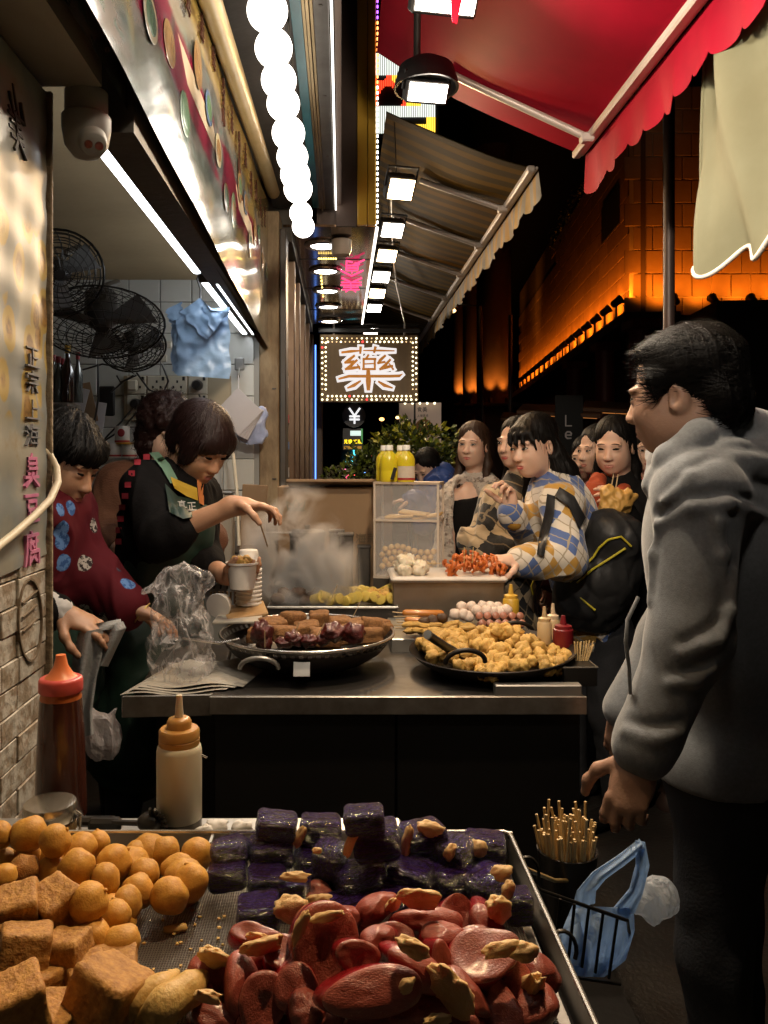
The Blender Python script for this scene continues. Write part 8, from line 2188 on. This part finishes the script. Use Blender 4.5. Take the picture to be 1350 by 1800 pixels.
decal(G3, bp_, 'strap', bpk, [(984, 856), (1010, 872), (1030, 910)], [(975, 872), (1000, 890), (1018, 930)], 2.6, 3.5, .012)
# woman with the fries bag
D4 = 3.45
H4 = Head(P(1080, 783, D4), (-.55, -.80, -.22), (-.02, -.05, 1), 1.)
J4 = skeleton(P(1095, 1110, D4 + .05), P(1088, 845, D4 + .03), P(1132, 890, D4), P(1045, 888, D4 + .05), P(1135, 985, D4 - .1), P(1030, 985, D4), P(1092, 905, D4 - .25), P(1075, 915, D4 - .22), (-.5, -.85, 0))
w4 = make('woman with long black hair looking down, holding a paper bag of fries', J4, H4, h=.005, r_neck=.046, lid=.45, hands=[((P(1092, 905, D4 - .25), (-.4, -.2, .6), (-.6, .5, 0)), dict(side=-1, curl=(.5, .6, .5)))])
garment(J4, 'dark_jacket', black_c, w4, .03, 1.02, 'LR', .008, .007, hem=-.1)
hairdo(H4, w4, hair_m, LONG(.36, -.01, .02), 900, .16, 9)
g = SDF(arr(P(1062, 870, D4 - .08)) - .2, arr(P(1062, 870, D4 - .08)) + .2, .006)
g.chain([arr(P(x, y, d)) for x, y, d in ((1052, 845, D4), (1044, 870, D4 - .1), (1058, 905, D4 - .13), (1075, 890, D4 - .14), (1095, 862, D4 - .06))], [.035, .045, .05, .04, .03], .03); cloth_obj(g, 'scarf', mat('rust_scarf', (.40, .07, .02), .85, col2=(.3, .045, .015), vs=12, bump=.2, bs=60), w4, .008, 18.)
trousers(J4, denim, w4)
fb = P(1080, 885, D4 - .3)
t = thing('snack_bag', 'crumpled golden paper bag of fries with two skewers', 'snack bag', fb - Z_ * .07)
v, f = bag_mesh(arr(fb) - .14, arr(fb) + .14, .005, [('e', fb + Vector((0, 0, -.01)), (.062, .04, .055)), ('e', fb + Vector((.035, 0, .03)), (.035, .03, .03)), ('e', fb + Vector((-.03, 0, .035)), (.03, .03, .04)), ('e', fb + Vector((.065, 0, .03)), (.02, .015, .015))], .016, 26.)
sdf_obj(v, f, 'paper_bag', mat('golden_paper', (.50, .26, .06), .5, col2=(.6, .36, .1), vs=16, bump=.4, bs=50), t)
for dx in (-.018, .0):
 q = MB(); q.tube([fb + Vector((dx, 0, .03)), fb + Vector((dx + .015, 0, .115))], .0022, 6); q.build('skewer', pick, t)
# background customers
def extra_person(label, px, py, D, F_, coat, hm, k=.97, hl=.3, lid=.8, seed=3, sh=42):
 Hh = Head(P(px, py, D), F_, (0, 0, 1), k); f = Vector(F_); f.z = 0; f.normalize(); s = f.cross(Z_); c = Vector(Hh.c)
 def o(a, b_, z): return c + s * a + f * b_ + Z_ * z
 Jx = skeleton(o(0, -.04, -.74), o(0, -.03, -.21), o(-.16, -.03, -.28), o(.16, -.03, -.28), o(-.21, -.02, -.54), o(.21, -.02, -.54), o(-.17, .15, -.68), o(.17, .15, -.68), f)
 r = make(label, Jx, Hh, h=.0065, lid=lid, hands=[((Jx['wrR'], (0, 0, -1), tuple(s)), {}), ((Jx['wrL'], (0, 0, -1), tuple(-s)), dict(side=-1))])
 garment(Jx, 'coat', coat, r, .03, 1., 'LR', .009, .007, hem=-.1)
 hairdo(Hh, r, hm, LONG(hl), 350, .1, seed, .006); trousers(Jx, denim, r)
 return r
extra_person('dark coated woman in profile just behind the woman with fries', 1050, 790, 3.95, (-.9, -.40, -.12), mat('wine_coat', (.10, .012, .02), .8, bump=.2, bs=40), hair_m)
extra_person('person in bright pink jacket behind the hooded man', 1139, 792, 4.3, (-.35, -.93, -.05), mat('pink_jacket', (.55, .03, .12), .6, bump=.2, bs=30), hair_m, seed=5)
extra_person('dark haired passer-by behind the women, mostly hidden', 1030, 805, 4.4, (-.6, -.8, -.1), black_c, hair_m, seed=7)
Hb = Head(P(752, 822, 5.1), (-.7, -.6, -.6), (-.3, -.2, 1), .95)
Jb = skeleton(P(800, 960, 5.2), P(768, 838, 5.15), P(775, 858, 5.0), P(765, 850, 5.3), P(745, 915, 4.95), P(745, 905, 5.3), P(725, 880, 4.9), P(728, 880, 5.2), (-.8, -.5, 0))
r = make('person in blue puffer jacket bending over beside the bush', Jb, Hb, h=.0065, lid=.5, hands=[((P(725, 880, 4.9), (-1, 0, 0), (0, 0, -1)),)])
garment(Jb, 'blue_jacket', mat('blue_puffer', (.03, .07, .26), .45, col2=(.02, .045, .17), vs=7, bump=.4, bs=18), r, .04, 1.05, 'LR', .009, .012, 16., hem=-.1)
hairdo(Hb, r, hair_m, LONG(.05), 300, .06, 4, .006); trousers(Jb, denim, r)
# front vendor bending over the wok
DV = 2.62
HV = Head(P(352, 780, DV), (.64, -.50, -.55), (.34, -.26, 1), 1.0)
JV = skeleton(P(262, 1120, DV + .06), P(310, 842, DV + .03), P(340, 868, DV + .16), P(258, 856, DV - .08), P(352, 985, DV + .05), P(286, 942, DV - .30), P(398, 1012, DV - .14), P(410, 890, DV - .32), (.75, -.6, 0))
v1 = make('vendor with dark bowl haircut in green apron reaching over the steam', JV, HV, b=1.1, h=.0048, r_neck=.05, lid=.3, open_mouth=True, skin=mat('warm_skin', (.50, .275, .165), .48, col2=(.44, .23, .13), vs=14, bump=.06, bs=160, sss=.12), hands=[
 ((P(411, 889, DV - .32), (.95, 0, -.02), (0.1, -.15, -1)), dict(side=-1, curl=(.35, .65, .55), k=.98, spread=.1, thumb=.9)), ((P(399, 1012, DV - .14), (.75, -.45, .05), (.1, .2, 1)), dict(side=1, curl=(.5, .6, .5), k=.95))])
blackv = mat('black_cotton', (.005, .0045, .0045), .9, col2=(.008, .007, .007), vs=20, bump=.2, bs=90, spec=.1)
garment(JV, 'black_shirt', blackv, v1, .022, 1.08, 'LR', .0065, .007, 11., .22, r=(.054, .047, .042, .040), extra=lambda g: g.cap(JV['elL'], JV['elL'] + (JV['wrL'] - JV['elL']) * .5, .052, .048, .03))
G1 = GS
green = mat('green_apron', (.012, .035, .022), .55, col2=(.008, .022, .015), vs=6, bump=.15, bs=20)
fV = JV['T'][:, 1]
def apr(g): pass
lo, hi = jbounds(JV, .3, ('hip', 'neck', 'shL', 'shR')); lo[2] -= .3; g = SDF(lo, hi, .008)
A_ = JV['neck'] - JV['hip']
g.ell(JV['hip'] + A_ * .0, (.235, .182, .2), JV['T'], .05); g.ell(JV['hip'] + A_ * .4, (.188, .15, .24), JV['T'], .05); g.ell(JV['hip'] - np.array([0, 0, .25]), (.23, .19, .3), JV['T'], .06)
g.ell(JV['hip'] + A_ * .68, (.13, .165, .16), JV['T'], .04)
g.plane(JV['hip'] - fV * .02, -fV * 1.); cloth_obj(g, 'apron', green, v1, .008, 9.)
D1_ = lambda nm, m, A, B, off=.01: decal(G1, v1, nm, m, A, B, 2.1, 3.1, off)
D1_('apron_strap', mat('pale_green', (.12, .22, .15), .7), [(262, 796), (284, 822), (300, 850)], [(278, 794), (298, 816), (312, 842)])
D1_('bib', green, [(290, 850), (312, 872), (352, 880)], [(298, 900), (322, 912), (352, 906)], .010)
D1_('collar_band', mat('yellow_band', (.50, .33, .03), .7), [(300, 838), (322, 848), (346, 858)], [(306, 858), (328, 872), (348, 880)], .016)
D1_('collar_band', mat('orange_band', (.52, .17, .04), .7), [(346, 842), (358, 850)], [(350, 884), (358, 888)], .016)
dF = (hitY(G1, 320, 890, 2.1, 3.1) or DV - .15) + .03
q = MB(); write(q, '真', fr(P(312, 897, dF - .055), (Vector((.95, .3, 0)), Vector((-.1, 0, 1)), Vector((.3, -1, 0)))), .028, 1.2, .003); write(q, '正', fr(P(330, 898, dF - .055), (Vector((.95, .3, 0)), Vector((-.1, 0, 1)), Vector((.3, -1, 0)))), .026, 1.2, .003)
q.build('apron_lettering', mat('white_ink', (.65, .62, .58), .6), v1, smooth=None)
redt = mat('red_trim', (.33, .02, .035), .8)
RND.seed(14)
for k, (px, py) in enumerate([(236, 812), (226, 832), (219, 852), (214, 872), (209, 892), (206, 912), (203, 932), (202, 952), (252, 803)]):
 for dx in (0, 3, 7, 12, 18):
  if decal(G1, v1, 'red_check', redt, [(px + dx, py - 5), (px + dx + 11, py - 5)], [(px + dx, py + 5), (px + dx + 11, py + 5)], 2.1, 3.2, .004, 2, 2): break
hairdo(HV, v1, hair_r, [('e', (0, -.018, .052), (.092, .112, .092)), ('e', (0, -.05, -.01), (.088, .075, .075)), ('e', (0, .07, .045), (.075, .04, .05), (10, 0, 0)), ('e', (.07, .02, -.005), (.02, .05, .06)), ('e', (-.07, .03, .01), (.02, .045, .05)), ('s', (0, .125, -.045), (.085, .08, .075)), ('s', (-.095, -.01, -.035), (.03, .03, .034)), ('s', (.095, -.01, -.04), (.03, .03, .034))], 2200, .06, 4, .0045, -1., .004)
trousers(JV, denim, v1)
b0 = P(426, 1034, DV - .2)
t = thing('foam_cup', 'white foam cup of yellow corn held by the front vendor', 'cup', b0)
q = MB(); q.lathe([(.0001, 0), (.037, 0), (.047, .072), (.051, .074), (.051, .08), (.046, .08), (.036, .06), (.0001, .058)], 30, b0); q.build('cup', foam, t, 50)
for k in range(12):
 piece(GB[k % 5], 'corn_chunk', b0 + Vector((.028 * math.cos(k * 2.4) * (k / 12) ** .5, .028 * math.sin(k * 2.4) * (k / 12) ** .5, .08 + .006 * (k % 2))), (k, k, k), .012, parent=t)
q = MB(); q.tube([P(452, 905, DV - .33), P(462, 935, DV - .2), P(470, 960, DV - .05)], .0022, 6); q.build('skewer', pick, None, 60, 'thin skewer dangling from the reaching hand', 'skewer')
# rear vendor
D_ = 2.98
HR = Head(P(292, 762, D_), (.55, -.78, -.30), (.12, -.1, 1), 1.0)
JR = skeleton(P(255, 1110, D_ + .05), P(272, 840, D_ + .03), P(325, 862, D_ + .05), P(214, 852, D_), P(350, 960, D_), P(172, 935, D_ - .05), P(368, 940, D_ - .2), P(215, 972, D_ - .28), (.4, -.9, 0))
v2 = make('vendor with curly reddish hair in brown sweater behind the others', JR, HR, h=.0055, lid=.35, hands=[((P(366, 935, D_ - .2), (.3, 0, -1), (-1, 0, 0)), dict(curl=(.5, .6, .5))), ((P(215, 972, D_ - .28), (.9, -.3, -.2), (0, 0, -1)),)])
garment(JR, 'brown_sweater', mat('brown_knit', (.13, .05, .022), .85, col2=(.09, .034, .016), vs=10, bump=.35, bs=120, stretch=(1, 1, 3)), v2, .03, 1.05, 'LR', .007, .008, 12., .55, r=(.056, .05, .046, .042))
hairdo(HR, v2, hair_r, [('e', (0, -.02, .055), (.105, .115, .105)), ('e', (0, -.05, -.03), (.10, .08, .09)), ('e', (-.07, .0, -.05), (.035, .05, .08)), ('e', (.07, .0, -.04), (.035, .05, .07)), ('e', (0, .07, .065), (.075, .035, .035)), ('s', (0, .125, -.04), (.062, .085, .085))], 2200, .035, 6, .005, -1., .013, 1.)
trousers(JR, denim, v2)
# vendor by the wall in red floral sweater
D5 = 2.22
H5 = Head(P(108, 812, D5), (.86, -.24, -.42), (.4, -.05, 1), 1.0)
J5 = skeleton(P(50, 1150, D5 + .05), P(75, 868, D5 + .02), P(96, 892, D5 + .10), P(40, 905, D5 - .12), P(146, 1008, D5 + .05), P(0, 1040, D5 - .22), P(224, 1068, D5), P(101, 1078, D5 - .24), (.85, -.3, 0))
v3 = make('vendor in dark red floral sweater bending by the poster wall', J5, H5, h=.005, lid=.3, skin=MATS['warm_skin'], hands=[((P(226, 1069, D5), (.95, -.05, -.28), (0, -.2, -1)), dict(side=1, curl=(.3, .4, .3))), ((P(102, 1078, D5 - .24), (.9, 0, -.30), (0, .35, -1)), dict(side=-1, curl=(.25, .4, .35), thumb=.2))])
def floral(N, L, tc, b):
 b.inputs['Roughness'].default_value = .85; b.inputs['Specular IOR Level'].default_value = .2; v = tc.outputs['Object']
 n = nnoise(N, L, v, 26., 3); n2 = nnoise(N, L, v, 75., 3)
 ds = N.new('ShaderNodeVectorMath'); ds.operation = 'ADD'; L.new(v, ds.inputs[0]); sv = N.new('ShaderNodeVectorMath'); sv.operation = 'SCALE'; sv.inputs['Scale'].default_value = .012; L.new(n, sv.inputs[0]); L.new(sv.outputs[0], ds.inputs[1])
 vo = N.new('ShaderNodeTexVoronoi'); vo.inputs['Scale'].default_value = 14.; vo.inputs['Randomness'].default_value = .8; L.new(ds.outputs[0], vo.inputs['Vector'])
 sp = N.new('ShaderNodeSeparateColor'); L.new(vo.outputs['Color'], sp.inputs[0])
 inn = nstep(N, L, vo.outputs['Distance'], .36, .33); leaf = nstep(N, L, n2, .46, .52)
 blue = nmix(N, L, leaf, (.04, .10, .27), (.11, .22, .46)); grey = nmix(N, L, leaf, (.03, .022, .022), (.40, .36, .32)); dark = nmix(N, L, leaf, (.015, .015, .025), (.06, .06, .09))
 m_ = nmix(N, L, nmath(N, L, 'GREATER_THAN', sp.outputs[0], .55), blue, nmix(N, L, nmath(N, L, 'GREATER_THAN', sp.outputs[1], .5), grey, dark))
 base = nmix(N, L, n, (.095, .006, .011), (.065, .004, .008))
 return nmix(N, L, nmath(N, L, 'MULTIPLY', inn, nmath(N, L, 'GREATER_THAN', sp.outputs[2], .30)), base, m_)
wine_k = node_mat('floral_knit', floral)
garment(J5, 'red_sweater', wine_k, v3, .03, 1.06, 'L', .006, .008, 11., .92, r=(.050, .047, .045, .036))
garment(J5, 'dark_sleeve', blackv, v3, .018, 1., 'R', .007, .006, to=.9, torso=False)
g = SDF(arr(P(212, 1060, D5)) - .1, arr(P(212, 1060, D5)) + .1, .005); g.cap(arr(P(206, 1058, D5)), arr(P(220, 1066, D5)), .052, .054, .01); cloth_obj(g, 'cuff', mat('pink_lining', (.55, .42, .42), .8, bump=.3, bs=60), v3, .003, 40.)
g = SDF(arr(P(95, 1075, D5 - .24)) - .1, arr(P(95, 1075, D5 - .24)) + .1, .005); g.cap(arr(P(84, 1070, D5 - .24)), arr(P(98, 1077, D5 - .24)), .044, .044, .01); cloth_obj(g, 'cuff', mat('white_cuff', (.5, .48, .46), .8), v3, .003, 40.)
for (a, n) in ((P(250, 1078, D5), 0),):
 q = MB(); d, u_, _ = frame_from(P(260, 1085, D5) - P(240, 1070, D5)); q.tube([a + d * .033 * math.cos(t_) + u_ * .033 * math.sin(t_) for t_ in np.linspace(0, 6.28, 20, endpoint=False)], .0022, 6, True); q.build('bracelet', mat('gold_chain', (.6, .42, .12), .3, .9), v3, 60)
lo, hi = jbounds(J5, .28, ('hip', 'neck')); lo[2] -= .3; g = SDF(lo, hi, .009); g.ell(J5['hip'] + np.array([0, 0, -.1]), (.22, .19, .4), J5['T'], .05); g.plane(J5['hip'] - J5['T'][:, 1] * .03, -J5['T'][:, 1]); cloth_obj(g, 'apron', green, v3, .01, 9.)
hairdo(H5, v3, hair_m, [('e', (0, -.022, .055), (.094, .110, .094)), ('e', (0, -.07, -.02), (.085, .06, .085)), ('e', (0, .062, .06), (.075, .045, .042)), ('s', (0, .125, -.05), (.085, .08, .08)), ('s', (-.095, -.005, -.02), (.035, .03, .038)), ('s', (.095, -.005, -.02), (.03, .028, .034))], 2800, .045, 8, .0045, -1., .014)
trousers(J5, denim, v3)
tw = mat('grey_towel', (.42, .42, .41), .9, col2=(.36, .36, .35), vs=14, bump=.3, bs=160)
tt = thing('towel', 'grey cleaning cloth held by the vendor near the wall', 'cloth', P(150, 1300, D5 - .25))
drape([(138, 1112), (128, 1150), (124, 1200), (126, 1262), (132, 1300)], [(182, 1104), (180, 1150), (170, 1190), (162, 1250), (165, 1290)], D5 - .275, 1, 9, tt, tw)
drape([(150, 1108), (158, 1120), (160, 1150), (158, 1168)], [(216, 1092), (222, 1104), (200, 1150), (190, 1172)], D5 - .25, 4, 8, tt, tw)
drape([(146, 1100), (144, 1112)], [(212, 1088), (216, 1104)], D5 - .245, 6, 5, tt, tw)
